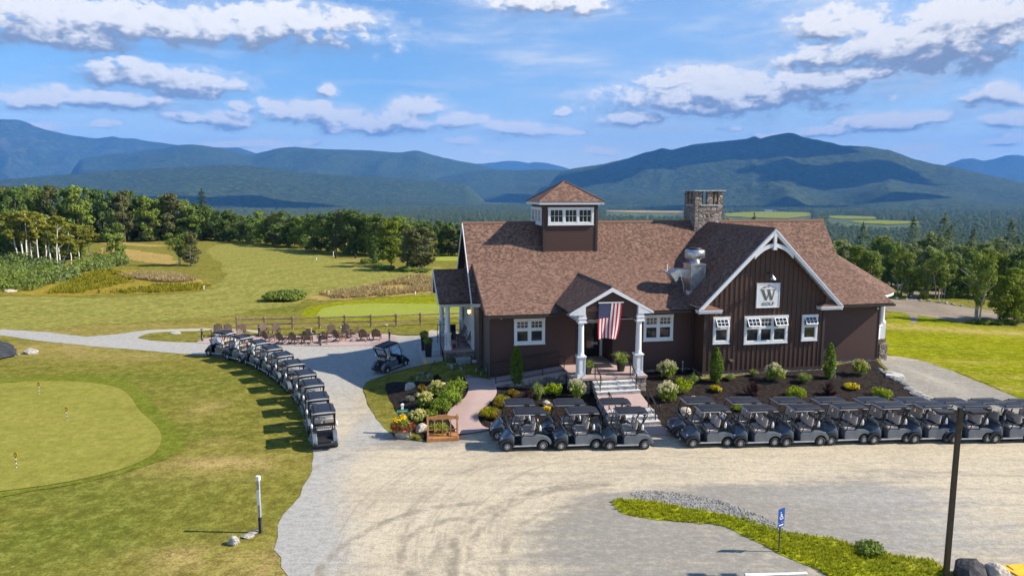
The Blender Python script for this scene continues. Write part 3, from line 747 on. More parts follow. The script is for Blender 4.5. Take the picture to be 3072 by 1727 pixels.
coolb = blobs([(100, 1000, 14, 3, 1), (300, 1020, 14, 3, 1), (480, 1045, 10, 3, 1), (600, 1070, 8, 3, .9), (700, 1020, 10, 2, .8), (860, 1090, 6, 4, .75), (960, 1150, 4, 4, .7), (1060, 1090, 7, 4, .8), (1250, 1040, 8, 5, .9), (1000, 1230, 1.6, 4, .5), (1120, 1290, 1.5, 3, .8), (930, 1390, 2.0, 3, .8), (860, 1560, 2.2, 4, .9), (850, 1700, 2.5, 3, .9),
               (2850, 1600, 6, 3, .5), (2600, 1480, 7, 1.5, .4)])
zone('gravel_lot', MT['gravel'], lotw, .015, .65, ragged=.16, attr={'grey': greyb, 'cool': coolb})
zone('grass_island', MT['rough'], wpoly(zh([(1200, 1366), (1300, 1332), (1480, 1318), (1700, 1312), (1850, 1312), (1850, 1405), (1740, 1412), (1500, 1407), (1300, 1392)])), .025, .8, ragged=.15)
zone('grass_island', MT['rough'], wpoly(zc([(560, 165), (700, 190), (1250, 170), (1900, 135), (2250, 130), (2250, 200), (1960, 200), (1700, 195), (1250, 195), (760, 215), (560, 200)])), .06, .8, ragged=.1)
zone('grass_island', MT['rough'], wpoly([(1262, 1100), (1200, 1115), (1150, 1129), (1104, 1148), (1094, 1162), (1097, 1190), (1115, 1233), (1148, 1278), (1180, 1304), (1240, 1318), (1272, 1322), (1330, 1310), (1340, 1250), (1395, 1140), (1450, 1120), (1450, 1095), (1340, 1096)]), .03, .6, ragged=.08)
zone('patio', MT['pink'], wpoly(zc([(100, 270), (220, 228), (480, 215), (620, 207), (760, 216), (1000, 212), (1300, 205), (1650, 190), (1900, 192), (1975, 228), (1965, 262), (1900, 290), (1650, 305), (1250, 310), (880, 300), (600, 285), (350, 285), (160, 285)])), .04, .7)
BED_A = zd([(20, 460), (180, 445), (440, 440), (600, 430), (735, 400), (772, 480), (772, 530), (742, 590), (682, 640), (622, 690), (582, 745), (602, 810), (642, 860), (690, 928), (560, 960), (390, 985), (330, 930), (250, 880), (170, 800), (90, 660), (40, 560)])
BED_B = zd([(985, 442), (1016, 470), (1032, 540), (1012, 590), (962, 650), (882, 712), (862, 780), (902, 850), (957, 887), (1300, 905), (1830, 872), (1990, 850), (2010, 700), (1985, 640), (1900, 525), (1850, 395), (1725, 345), (1300, 360), (1000, 430)])
BED_C = zd([(2255, 515), (2440, 680), (2500, 790), (2567, 862)])+[(2040, 1274), (2150, 1264), (2300, 1256), (2500, 1252), (2650, 1248), (2765, 1238), (2760, 1205), (2732, 1182), (2712, 1158), (2692, 1142), (2664, 1118), (2640, 1095), (2610, 1080), (2465, 1105), (2300, 1118), (2106, 1138), (2080, 1110), (1905, 1122), (1895, 1150)]
for b in (BED_A, BED_B, BED_C): zone('mulch_bed', MT['mulch'], wpoly(b, n=2), .05, .4, ragged=.06)
zone('mulch_bed', MT['boulder_dark'], wpoly(za([(-60, 50), (20, 55), (70, 75), (100, 110), (104, 132), (60, 145), (0, 158), (-60, 160)])), .12, .5, ragged=.15)
zone('walkway', MT['pink'], wpoly(zd([(740, 392), (772, 480), (772, 530), (742, 590), (682, 640), (622, 690), (582, 745), (602, 810), (642, 860), (690, 925), (955, 886), (902, 850), (862, 780), (882, 710), (962, 650), (1012, 590), (1032, 540), (1016, 470), (990, 436), (860, 412)]), n=3), .09, .35)
STRIP = ze([(-520, 890), (-330, 915), (-200, 925), (0, 940), (200, 985), (380, 1050), (500, 1085), (700, 1118), (950, 1150), (1080, 1200), (1320, 1262), (1500, 1292), (1720, 1322), (1830, 1410), (1900, 1480), (1700, 1560), (1100, 1560), (850, 1448), (700, 1372), (560, 1302), (440, 1252), (300, 1182), (150, 1112), (0, 1042), (-200, 1010), (-400, 980), (-530, 930)])
STRIP = [(x if x > 2172 else 1832+(x-1980)*.0+max(0, x-1980)*1.77, y) for x, y in STRIP]
STRIP = dpx([(1538, 1268), (1556, 1256), (1640, 1262), (1720, 1276), (1800, 1290)])+ze([(0, 945), (200, 985), (380, 1050), (500, 1085), (700, 1118), (950, 1150), (1080, 1200), (1320, 1262), (1500, 1292), (1720, 1322), (1830, 1410), (1900, 1480), (1700, 1560), (1100, 1560), (850, 1448), (700, 1372), (560, 1302), (440, 1252), (300, 1182), (150, 1112), (0, 1042)])+dpx([(1760, 1318), (1660, 1308), (1570, 1292)])
STRIPW = wpoly(STRIP, n=2)
zone('grass_strip', MT['strip'], STRIPW, .03, .4, ragged=.16, attr={'lush': blobs([(2480, 1640, 2, .5, .8), (2700, 1690, 1.5, .5, .7), (2150, 1590, 2, .3, .5)]), 'tan': blobs([(2790, 1680, 2, .8, .7), (2500, 1610, 2, .3, .5)])})
# ------------------------------------------------------------------ clubhouse
house = empty('clubhouse', W(0, 0, 0), AZ)
tag(house, 'dark brown clubhouse with shingled roofs, white trim, cupola and stone chimney', 'building')
def T_front(v): return Matrix(((1,0,0,0),(0,1,0,v),(0,0,1,0),(0,0,0,1)))          # x=u, -y outwards
def T_left(u): return Matrix(((0,1,0,u),(-1,0,0,0),(0,0,1,0),(0,0,0,1)))          # x = -v, -y outwards = -u
def clap(mb, x0, x1, z0, z1, step=.19, y=0.0, mi=0, shape=None):
    """lapped boards on the plane y, facing -y; shape(z)->(x0,x1) for gables"""
    z = z0
    while z < z1-.01:
        zt = min(z+step, z1)
        a0, a1 = (x0, x1) if shape is None else shape(z)
        b0, b1 = (x0, x1) if shape is None else shape(zt)
        if a1-a0 > .02:
            vs = [(a0, y-.024, z), (a1, y-.024, z), (b1, y-.012, zt), (b0, y-.012, zt), (a0, y-.004, z), (a1, y-.004, z)]
            mb._add(vs, [(0,1,2,3), (4,5,1,0)], mi)
        z = zt
def wall_front(name, u0, u1, v, z0, z1, mat='siding', th=.2):
    m = MB(); m.box((u0, v, z0), (u1, v+th, z1)); clap(m, u0, u1, z0, z1, y=v)
    for u in (u0, u1): m.box((u-.07 if u == u1 else u-.0, v-.05, z0), (u+.0 if u == u1 else u+.07, v-.001, z1), 1)
    return m.build(name, [MT[mat], MT['trim_br']], house)
ZF = 1.75
wall_front('front_wall', -10.55, -5.0, 0, 1.2, 5.25)
wall_front('front_wall', -2.62, 2.95, 0, 1.2, 5.25)
wall_front('front_wall', 11.4, 16.65, 0, 1.2, 5.25)
# entry recess
m = MB(); m.box((-5.2, 0, ZF), (-5.0, 2.1, 5.2)); m.box((-2.62, .2, ZF), (-2.42, 2.1, 5.2)); m.box((-5.0, 2.1, ZF), (-2.62, 2.3, 5.2)); m.box((-5.0, 0.0, 5.0), (-2.62, 2.1, 5.2))
m.T = T_left(-2.62); clap(m, -2.1, -.2, ZF+.15, 5.0); m.T = None
m.build('entry_wall', [MT['siding']], house)
# door with white frame
m = MB()
for a, b in ((-4.95, -4.80), (-2.84, -2.66)): m.box((a, 1.98, ZF), (b, 2.098, 4.15))
m.box((-4.80, 1.98, 4.02), (-2.84, 2.098, 4.2)); dr = m.build('door_frame', MT['white'], house)
m = MB(); m.box((-4.80, 2.02, ZF+.02), (-2.84, 2.09, 4.02))
dr = m.build('entry_door', MT['glass'], house)
m = MB()
for u in (-4.78, -3.87, -3.80, -2.90): m.box((u, 1.995, ZF+.05), (u+.05, 2.018, 3.98))
m.box((-3.45, 1.985, 2.55), (-2.98, 2.016, 2.72), 1)
m.build('door_bars', [MT['black'], MT['granite']], dr)
m = MB()
for k in range(9):
    a = math.pi*k/8; m.bar((-3.82, 2.05, 4.35), (-3.82-.8*math.cos(a), 2.05, 4.35+.42*math.sin(a)), .03)
pts = [(-3.82-.85*math.cos(math.pi*k/12), 2.05, 4.35+.45*math.sin(math.pi*k/12)) for k in range(13)]; m.tube(pts, .04, 5); m.bar(pts[0], pts[-1], .06)
m.build('fan_light', MT['white'], house)
# left walls
m = MB(); m.prism([(0, 1.0), (0, 5.2), (5.4, 7.5), (5.4, 1.0)], lambda a, b, c: (c, a, b), -10.548, -10.35)
m.T = T_left(-10.55); clap(m, -3.1, -.06, 1.0, 5.3); m.T = None; m.box((-10.6, -.03, 1.0), (-10.551, .10, 5.2), 1)
m.build('side_wall', [MT['shingle_wall'], MT['trim_br']], house)
m = MB(); m.prism([(3.2, 1.0), (3.2, 5.1), (8.2, 10.15), (13.2, 5.1), (13.2, 1.0)], lambda a, b, c: (c, a, b), -10.85, -10.6)
m.build('gable_end_wall', MT['shingle_wall'], house)
m = MB(); m.prism([(.2, -1.2), (.2, 5.1), (5.5, 7.5), (8.2, 10.15), (13.2, 5.1), (13.2, -1.2)], lambda a, b, c: (c, a, b), 16.4, 16.648)
m.box((-10.6, 13.2, 0.2), (16.4, 13.4, 5.1)); m.build('rear_wall', MT['siding'], house)
# front gable block
gu0, gu1, gv, gc, gz0 = 2.95, 11.4, -1.5, 7.3, 10.42
def gshape(z): h = 10.1-z; return (max(gu0, gc-h), min(gu1, gc+h))
m = MB()
m.prism([(gu0, 1.15), (gu1, 1.15), (gu1, 5.9), (gc, 10.1), (gu0, 5.9)], lambda a, b, c: (a, c, b), gv, gv+.2)
for z_ in (): pass
u = gu0+.02
while u < gu1:
    zt = 10.1-abs(u-gc)-.05
    zt = min(zt, 10.1)
    m.box((u, gv-.035, 1.15), (u+.055, gv-.001, max(5.5, zt) if zt > 5.5 else min(5.9, zt+.0)))
    u += .335
m.box((gu0-.03, gv-.05, 1.15), (gu0+.14, gv-.036, 5.4), 1); m.box((gu1-.14, gv-.05, 1.15), (gu1+.03, gv-.036, 5.4), 1)
m.box((gu0+.14, gv-.045, 5.62), (gu1-.14, gv-.0355, 5.66), 1); m.box((gu0+.14, gv-.06, 1.16), (gu1-.14, gv-.0355, 1.27), 1)
m.build('gable_wall', [MT['batten'], MT['trim_br']], house)
for a in (gu0, gu1-.2):
    m = MB(); m.box((a, gv+.2, 1.15), (a+.2, .3, 5.4)); m.build('gable_side_wall', MT['batten'], house)
# stone bases
for a, b, v in ((-10.57, -6.3, 0), (-1.55, 2.93, 0), (11.42, 16.67, 0), (gu0-.02, gu1+.02, gv)):
    m = MB(); m.box((a, v-.05, -.6), (b, v+.21, 1.197 if v == 0 else 1.147)); m.build('stone_base', MT['stone'], house)
for a, b in (((gu0-.04, gv+.21, -.6), (gu0+.1, -.06, 1.147)), ((-10.6, .21, -.6), (-10.4, 5.4, .999)), ((16.45, .21, -2.0), (16.68, 13.2, 1.0))):
    m = MB(); m.box(a, b); m.build('stone_base', MT['stone'], house)
m = MB()
for a, b, v, z in ((-1.5, 2.9, 0, 1.2), (11.45, 16.66, 0, 1.2), (gu0-.03, gu1+.03, gv, 1.15)): m.box((a, v-.075, z+.001), (b, v-.052, z+.05))
m.build('water_table', MT['trim_br'], house)
# roofs
rm = [MT['roof'], MT['white'], MT['trim_br']]
m = MB(); m.slab([(-10.95,-.75,5.21), (17.1,-.75,5.21), (17.0,5.55,7.82), (-10.95,5.55,7.82)], .14, (1,0,0), 0, 2)
m.build('lower_roof', rm, house)
m = MB(); m.slab([(-11.3,5.42,7.75), (17.0,5.42,7.75), (17.45,8.2,10.53), (-11.3,8.2,10.53)], .14, (1,0,0), 0, 2, .13)
m.slab([(-11.3,3.1,5.43), (-10.58,3.1,5.43), (-10.58,5.42,7.75), (-11.3,5.42,7.75)], .14, (1,0,0), 0, 2, .13)
m.slab([(-11.3,13.9,4.83), (17.3,13.9,4.83), (17.45,8.2,10.53), (-11.3,8.2,10.53)], .14, (1,0,0), 0, 2, .13)
m.build('main_roof', rm, house)
m = MB()
for k in range(92):
    u = -11.3+k*.3125; m.hexa([(u, 8.02, 10.37), (u+.30, 8.02, 10.375), (u+.30, 8.38, 10.375), (u, 8.38, 10.37)], [(u, 8.05, 10.42), (u+.31, 8.05, 10.40), (u+.31, 8.35, 10.40), (u, 8.35, 10.42)])
    m.hexa([(u, 8.02, 10.40), (u+.31, 8.02, 10.40), (u+.31, 8.38, 10.40), (u, 8.38, 10.40)], [(u, 8.17, 10.575), (u+.31, 8.17, 10.56), (u+.31, 8.23, 10.56), (u, 8.23, 10.575)])
m.build('ridge_cap', MT['roof'], house)
m = MB(); m.bar((-11.33, 3.0, 5.22), (-11.33, 8.2, 10.40), .05, .24); m.bar((-11.33, 13.9, 4.72), (-11.33, 8.2, 10.40), .05, .24)
m.box((-11.36, 3.02, 5.14), (-10.62, 3.08, 5.36)); m.bar((-10.985, -.7, 5.13), (-10.985, 5.5, 7.70), .04, .16, 1)
m.build('rake_fascia', [MT['white'], MT['trim_br']], house)
m = MB(); m.prism([(3.0, 5.0), (5.45, 7.6), (-.4, 5.2)], lambda a, b, c: (c, a, b), -10.75, -10.56); m.build('roof_cheek', MT['trim_br'], house)
for a, b in ((-10.97, -6.36), (-1.30, 2.35), (12.28, 17.12)):
    m = MB(); m.box((a, -.90, 5.02), (b, -.762, 5.16)); m.box((a+.02, -.761, 5.04), (b-.02, -.05, 5.07), 1)
    m.build('gutter', [MT['gutter'], MT['trim_br']], house)
m = MB()
for s in (-1, 1):
    e = gc+s*4.9
    m.slab([(gc,-2.0,gz0), (gc,8.12,gz0), (gc+s*2.61,5.52,7.80), (e,-.05,5.50), (e,-2.0,5.50)], .14, (0,1,0), 0, 1)
m.build('gable_roof', rm, house)
m = MB()
for k in range(30):
    v = -2.0+k*.33; m.hexa([(gc-.2,v,gz0-.2),(gc+.2,v,gz0-.2),(gc+.2,v+.34,gz0-.2),(gc-.2,v+.34,gz0-.2)],[(gc-.03,v,gz0+.04),(gc+.03,v,gz0+.04),(gc+.03,v+.33,gz0+.03),(gc-.03,v+.33,gz0+.03)])
m.build('ridge_cap', MT['roof'], house)
# gable rakes, cornice returns and arched truss
m = MB()
for s in (-1, 1):
    a = Vector((gc, -2.05, gz0-.04)); b = Vector((gc+s*4.98, -2.05, 5.38)); dn = Vector((0, 0, -.34))
    m.hexa([a+dn, b+dn*.9, b+dn*.9+Vector((0,.08,0)), a+dn+Vector((0,.08,0))], [a, b, b+Vector((0,.08,0)), a+Vector((0,.08,0))])
    a2 = a+Vector((0, -.03, -.02)); b2 = b+Vector((s*.04, -.03, -.02)); d2 = Vector((0, 0, -.10))
    m.hexa([a2+d2, b2+d2, b2+d2+Vector((0,.028,0)), a2+d2+Vector((0,.028,0))], [a2, b2, b2+Vector((0,.028,0)), a2+Vector((0,.028,0))])
m.build('rake_fascia', MT['white'], house)
for s in (-1, 1):
    m = MB(); x0, x1 = sorted((gc+s*4.98, gc+s*3.45))
    m.box((x0, -2.08, 5.13), (x1, -1.54, 5.31)); m.box((x0-.03, -2.11, 5.26), (x1+.03, -1.53, 5.33))
    xo, xi = gc+s*4.98, gc+s*3.42
    m._add([(xo,-2.1,5.34), (xi,-2.1,5.34), (xi,-1.54,5.34), (xo,-1.54,5.34), (xo+(xi-xo)*.35,-1.54,5.72)], [(0,1,4), (1,2,4), (3,0,4), (0,3,2,1)], 1)
    m.build('cornice_return', [MT['white'], MT['roof']], house)
m = MB()
n = 14
for k in range(n):
    t0, t1 = -1+2*k/n, -1+2*(k+1)/n
    f = lambda t: 9.46-.72*t*t
    th = .26
    x0, x1 = gc+1.32*t0, gc+1.32*t1
    m.hexa([(x0,-2.0,f(t0)-th), (x1,-2.0,f(t1)-th), (x1,-1.9,f(t1)-th), (x0,-1.9,f(t0)-th)], [(x0,-2.0,f(t0)), (x1,-2.0,f(t1)), (x1,-1.9,f(t1)), (x0,-1.9,f(t0))])
m.box((gc-.09, -2.06, 9.12), (gc+.09, -1.88, 10.15)); m.box((gc-.13, -2.08, 9.05), (gc+.13, -1.86, 9.12))
m.build('gable_truss', MT['white'], house)
# windows: frame mesh + panes + sash
def window(T, x0, x1, z0, z1, cols, kind='double', opened=(), name='window'):
    fr = MB(); fr.T = T; pn = MB(); pn.T = T
    bw = .145
    d0, d1 = -.13, -.037
    fr.box((x0-.03, d0-.012, z0-.05), (x1+.03, d1, z0)); fr.box((x0, d0, z0), (x1, d1, z0+bw)); fr.box((x0-.02, d0-.012, z1-bw), (x1+.02, d1, z1))
    fr.box((x0, d0, z0+bw), (x0+bw, d1, z1-bw)); fr.box((x1-bw, d0, z0+bw), (x1, d1, z1-bw))
    W_ = (x1-x0-2*bw); cw = W_/cols; mull = .13; sashes = []
    zm = z0+bw+(z1-z0-2*bw)*.585
    for c in range(cols):
        a = x0+bw+c*cw+(mull/2 if c else 0); b = x0+bw+(c+1)*cw-(mull/2 if c < cols-1 else 0)
        if c: fr.box((a-mull, d0+.01, z0+bw), (a, d1, z1-bw))
        if kind == 'cupola':
            opens = [(z0+bw, z1-bw, True)]
        else:
            fr.box((a, d0+.012, zm-.055), (b, d1, zm+.055)); opens = [(z0+bw, zm-.055, False), (zm+.055, z1-bw, True)]
        for (p, q, grid) in opens:
            sw = .05; is_open = grid and c in opened
            tgt = MB() if is_open else fr
            if not is_open: tgt.T = T; y0, y1, py = -.095, -.05, -.062
            else: y0, y1, py = -.045, 0.0, -.02; tgt.T = T @ Matrix.Translation((0, -.10, q)) @ Matrix.Rotation(R(-32), 4, 'X') @ Matrix.Translation((0, 0, -q))
            tgt.box((a, y0, p), (b, y1, p+sw)); tgt.box((a, y0, q-sw), (b, y1, q)); tgt.box((a, y0, p+sw), (a+sw, y1, q-sw)); tgt.box((b-sw, y0, p+sw), (b, y1, q-sw))
            if grid:
                for k in (1, 2):
                    x = a+sw+(b-a-2*sw)*k/3; tgt.box((x-.013, y0+.004, p+sw), (x+.013, y1, q-sw))
                zz = (p+q)/2; tgt.box((a+sw, y0+.006, zz-.013), (b-sw, y1-.002, zz+.013))
            if is_open:
                tgt.box((a+sw*.5, py, p+sw*.5), (b-sw*.5, py+.012, q-sw*.5), 1); sashes.append(tgt)
                pn.box((a, -.05, p), (b, -.042, q))
            else: pn.box((a+sw*.5, -.062, p+sw*.5), (b-sw*.5, -.05, q-sw*.5))
    return fr, pn, sashes
def add_window(*a, **k):
    fr, pn, sh = window(*a, **k)
    w = fr.build('window', MT['white'], house); pn.build('pane', MT['glass'], w)
    for s in sh: s.build('open_sash', [MT['white'], MT['glass']], w)
add_window(T_front(0), -9.07, -7.10, 3.21, 4.84, 2)
add_window(T_front(0), -.56, 1.46, 3.12, 4.81, 2)
add_window(T_front(gv), 3.53, 4.65, 3.09, 4.80, 1, opened=(0,))
add_window(T_front(gv), 5.68, 8.72, 2.99, 4.78, 3, opened=(0, 2))
add_window(T_front(gv), 9.74, 10.86, 3.06, 4.76, 1, opened=(0,))
# cupola
m = MB(); m.box((-5.82, 6.16, 7.9), (-1.83, 9.85, 11.9)); clap(m, -5.82, -1.83, 8.3, 11.8, y=6.16)
m.T = T_left(-5.82); clap(m, -9.85, -6.16, 8.3, 11.8); m.T = None
m.box((-5.84, 6.10, 8.3), (-5.68, 6.123, 11.8), 1); m.box((-1.97, 6.10, 8.3), (-1.81, 6.123, 11.8), 1); m.box((-5.88, 6.12, 8.3), (-5.857, 6.28, 11.8), 1)
cup = m.build('cupola', [MT['siding'], MT['trim_br']], house)
cx_, cv_, ch_, cd_ = -3.82, 8.0, 2.40, 2.25
m = MB(); m.box((cx_-ch_+.04, cv_-cd_+.04, 11.80), (cx_+ch_-.04, cv_+cd_-.04, 11.99), 1)
A_ = [(cx_-ch_,cv_-cd_,12.0), (cx_+ch_,cv_-cd_,12.0), (cx_+ch_,cv_+cd_,12.0), (cx_-ch_,cv_+cd_,12.0)]; ap = (cx_, cv_, 13.46)
for i in range(4):
    a, b = A_[i], A_[(i+1) % 4]; m.slab([a, b, ap], .03, Vector(b)-Vector(a), 0, 2)
for a in A_: m.tube([Vector(a)+Vector((0,0,.0)), Vector(ap)], .06, 5, 0)
m.build('cupola_roof', rm, cup)
for T, x0, x1 in ((T_front(6.16), -5.48, -2.14), (T_left(-5.82), -9.65, -6.32)):
    fr, pn, sh = window(T, x0, x1, 10.38, 11.60, 3, kind='cupola')
    fr.build('cupola_window', MT['white'], cup); pn.build('cupola_pane', MT['glass'], cup)
# chimney
m = MB(); u0, u1, v0, v1 = 6.2, 8.45, 7.4, 9.35
m.box((u0, v0, 8.4), (u1, v1, 11.72))
def pil(a, b, c, d): m.box((a, c, 11.72), (b, d, 12.74))
U_ = [u0, u0+.52, u0+.96, u0+1.40, u0+1.85, u1]; V_ = [v0, v0+.5, v0+.85, v0+1.1, v0+1.5, v1]
for (a, b) in ((0,1), (2,3), (4,5)):
    for (c, d) in ((v0, v0+.3), (v1-.3, v1)): pil(U_[a], U_[b], c, d)
pil(u0, u0+.3, V_[2], V_[3]); pil(u1-.3, u1, V_[2], V_[3]); 
for (c, d) in ((v0+.3, V_[1]), (V_[4], v1-.3)): pil(u0, u0+.3, c, d); pil(u1-.3, u1, c, d)
chm = m.build('chimney', MT['stone'], house)
m = MB(); m.box((u0-.13, v0-.13, 12.742), (u1+.13, v1+.13, 12.82)); m.build('chimney_cap', MT['steel'], chm)
m = MB(); m.box((u0+.42, v0-.05, 11.66), (u1-.30, v0-.002, 11.73)); m.box((u0-.05, v0+.35, 11.66), (u0-.002, v1-.35, 11.73)); m.build('sill_stone', MT['granite'], chm)
# vent pipe on the roof
m = MB(); m.tube([(2.58, 3.83, 7.05), (2.58, 3.83, 7.66)], .06, 8); m.lathe([(.2, 7.08), (.07, 7.2)], (2.58, 3.83, 0), n=8); m.build('vent_pipe', MT['white'], house)
# entry porch
pz = 5.68; pr = 7.15; pu = -3.82
m = MB()
for s in (-1, 1):
    e = pu+s*2.53
    m.slab([(pu,-3.4,pr), (pu,4.0,pr), (e,.5,pz), (e,-3.4,pz)], .12, (0,1,0), 0, 2)
for k in range(23):
    v = -3.4+k*.32; m.hexa([(pu-.2,v,pr-.14),(pu+.2,v,pr-.14),(pu+.2,v+.33,pr-.14),(pu-.2,v+.33,pr-.14)],[(pu-.03,v,pr+.04),(pu+.03,v,pr+.04),(pu+.03,v+.32,pr+.03),(pu-.03,v+.32,pr+.03)])
m.build('porch_roof', rm, house)
m = MB()
for s in (-1, 1):
    a = Vector((pu, -3.45, pr-.03)); b = Vector((pu+s*2.58, -3.45, pz-.04)); dn = Vector((0, 0, -.26)); w = Vector((0, .09, 0))
    m.hexa([a+dn, b+dn*.5, b+dn*.5+w, a+dn+w], [a, b, b+w, a+w])
    xi = pu+s*1.62; xo = pu+s*2.50
    m.prism([(xo, pz-.16), (xi, pz-.16), (xi, pz+.34), ], lambda p, q, c: (p, c, q), -3.44, -3.02)
    x0, x1 = sorted((pu+s*2.0, pu+s*1.58)); m.box((x0, -3.40, 5.08), (x1, -2.98, pz-.161)); m.box((x0-.04, -3.43, 5.28), (x1+.04, -2.95, 5.36)); m.box((x0-.05, -3.44, 5.04), (x1+.05, -2.94, 5.12))
    x0, x1 = sorted((pu+s*1.96, pu+s*1.66)); m.box((x0, -2.97, 5.12), (x1, -.04, 5.5))
m.build('porch_trim', MT['white'], house)
m = MB(); arc = [(-5.42+3.2*k/10, 5.12+.30*math.sin(math.pi*k/10)) for k in range(11)]
m.prism([(-5.42, 6.12), (-5.42, 5.12)]+arc[1:-1]+[(-2.22, 5.12), (-2.22, 6.12), (pu, 6.98)], lambda a, b, c: (a, c, b), -3.2, -3.02)
for z in np.arange(5.5, 6.9, .17):
    h = min(1.6, 6.98-z); m.box((pu-h, -3.215, z), (pu+h, -3.201, z+.012))
m.build('porch_gable', MT['siding'], house)
m = MB(); m.box((-5.9, -3.0, 5.13), (-1.75, 0, 5.16)); m.build('porch_ceiling', MT['white'], house)
def column(u, v, z0, z1, zp, w=.23):
    m = MB(); m.box((u-w-.03, v-w-.03, z0), (u+w+.03, v+w+.03, z0+.22)); m.box((u-w, v-w, z0+.22), (u+w, v+w, zp-.08)); m.box((u-w-.05, v-w-.05, zp-.08), (u+w+.05, v+w+.05, zp))
    for s in (-1, 1):
        m.box((u-w+.04, v-w-.016, z0+.28), (u-w+.10, v-w-.001, zp-.12)); m.box((u+w-.10, v-w-.016, z0+.28), (u+w-.04, v-w-.001, zp-.12))
    m.box((u-w+.10, v-w-.016, z0+.28), (u+w-.10, v-w-.001, z0+.34)); m.box((u-w+.10, v-w-.016, zp-.18), (u+w-.10, v-w-.001, zp-.12))
    m.lathe([(.0, zp), (.22, zp+.001), (.23, zp+.05), (.185, zp+.09), (.18, zp+.3), (.165, z1-.25), (.155, z1-.12), (.2, z1-.06), (.2, z1)], (u, v, 0), n=18)
    return m.build('porch_column', MT['white'], house)
column(-5.63, -3.17, ZF, 5.04, 3.06); column(-2.05, -3.17, ZF, 5.04, 3.06)
m = MB(); m.box((-6.15, -3.5, ZF-.13), (-1.55, -.052, ZF)); m.box((-5.0, -.05, ZF-.13), (-2.62, 1.97, ZF-.001)); m.build('porch_floor', MT['pink'], house)
m = MB(); m.box((-6.1, -3.42, -.3), (-5.1, -.2, ZF-.131)); m.box((-2.42, -3.42, -.3), (-1.6, -.2, ZF-.131)); m.box((-5.1, -3.2, -.3), (-2.42, -.2, ZF-.131)); m.build('porch_base', MT['stone'], house)
m = MB(); m.box((-4.4, -1.2, ZF+.001), (-2.9, -.1, ZF+.02)); mat_ = m.build('door_mat', MT['dark'], None, W(0,0,0), AZ); tag(mat_, 'black door mat lying before the entry door', 'mat')
# side porch
sz, sr = 5.15, 7.15
m = MB()
for e in (5.45, 11.05): m.slab([(-13.42,8.25,sr), (-10.85,8.25,sr), (-10.85,e,sz), (-13.30,e,sz)], .13, (1,0,0), 0, 2)
m.build('side_porch_roof', rm, house)
m = MB(); m.prism([(5.7, 5.0), (10.8, 5.0), (8.25, 6.95)], lambda a, b, c: (c, a, b), -13.12, -12.95); m.bar((-13.38, 5.45, 5.02), (-13.46, 8.25, 7.02), .05, .2); m.bar((-13.38, 11.05, 5.02), (-13.46, 8.25, 7.02), .05, .2)
m.box((-13.3, 5.40, 5.0), (-10.9, 5.47, 5.14), 1); m.box((-13.0, 5.62, 4.78), (-10.62, 5.92, 5.01)); m.box((-13.0, 10.6, 4.78), (-10.9, 10.9, 5.01)); m.box((-13.0, 5.92, 4.78), (-12.7, 10.6, 5.01))
m.build('side_porch_trim', [MT['white'], MT['gutter']], house)
column(-12.68, 5.82, ZF, 4.78, 2.95, .2); column(-12.68, 10.75, ZF, 4.78, 2.95, .2); column(-11.15, 10.75, ZF, 4.78, 2.95, .2)
m = MB(); m.box((-13.0, 5.4, ZF-.13), (-10.86, 11.2, ZF)); m.build('side_porch_floor', MT['pink'], house)
m = MB(); m.box((-12.9, 5.5, .2), (-10.86, 11.1, ZF-.131)); m.build('side_porch_base', MT['stone'], house)
m = MB(); pn = MB()
m.box((-10.98, 5.5, 4.5), (-10.851, 10.9, 4.75)); m.box((-10.98, 5.5, ZF), (-10.851, 10.9, ZF+.18))
for k in range(8):
    v = 5.5+k*.757; m.box((-10.99, v, ZF+.18), (-10.851, v+.14, 4.5))
    if k < 7: pn.box((-10.90, v+.14, ZF+.18), (-10.87, v+.757, 4.5)); m.box((-10.96, v+.14, 2.7), (-10.902, v+.757, 2.78))
g = m.build('porch_glazing', MT['white'], house); pn.build('pane', MT['glass'], g)
# round porch at the right end
cu, cv, cr, cz = 17.0, 7.5, 5.3, 5.3
m = MB(); N = 22
def ring(r, k, z): a = R(-98+196*k/N); return (cu+r*math.cos(a), cv+r*math.sin(a), z)
apx = (cu, cv, 8.55)
for k in range(N):
    a, b = ring(cr, k, cz), ring(cr, k+1, cz); m.slab([a, b, apx], .05, Vector(b)-Vector(a), 0, 2, k*1.0)
m.build('round_porch_roof', rm, house)
def ringwall(name, r0, r1, z0, z1, mat):
    m = MB()
    for k in range(N):
        m.hexa([ring(r1,k,z0), ring(r1,k+1,z0), ring(r0,k+1,z0), ring(r0,k,z0)], [ring(r1,k,z1), ring(r1,k+1,z1), ring(r0,k+1,z1), ring(r0,k,z1)])
    m.build(name, mat, house)
ringwall('round_porch_fascia', 4.5, 5.22, 5.02, 5.25, MT['white']); ringwall('round_porch_beam', 4.55, 4.85, 4.65, 5.015, MT['white'])
ringwall('round_porch_parapet', 4.6, 4.75, ZF, 2.75, MT['white']); ringwall('round_porch_rail', 4.55, 4.83, 2.755, 2.84, MT['white']); ringwall('round_porch_floor', .3, 4.85, ZF-.35, ZF-.002, MT['trim_br'])
ringwall('round_porch_base', .3, 4.6, -1.6, ZF-.352, MT['stone'])
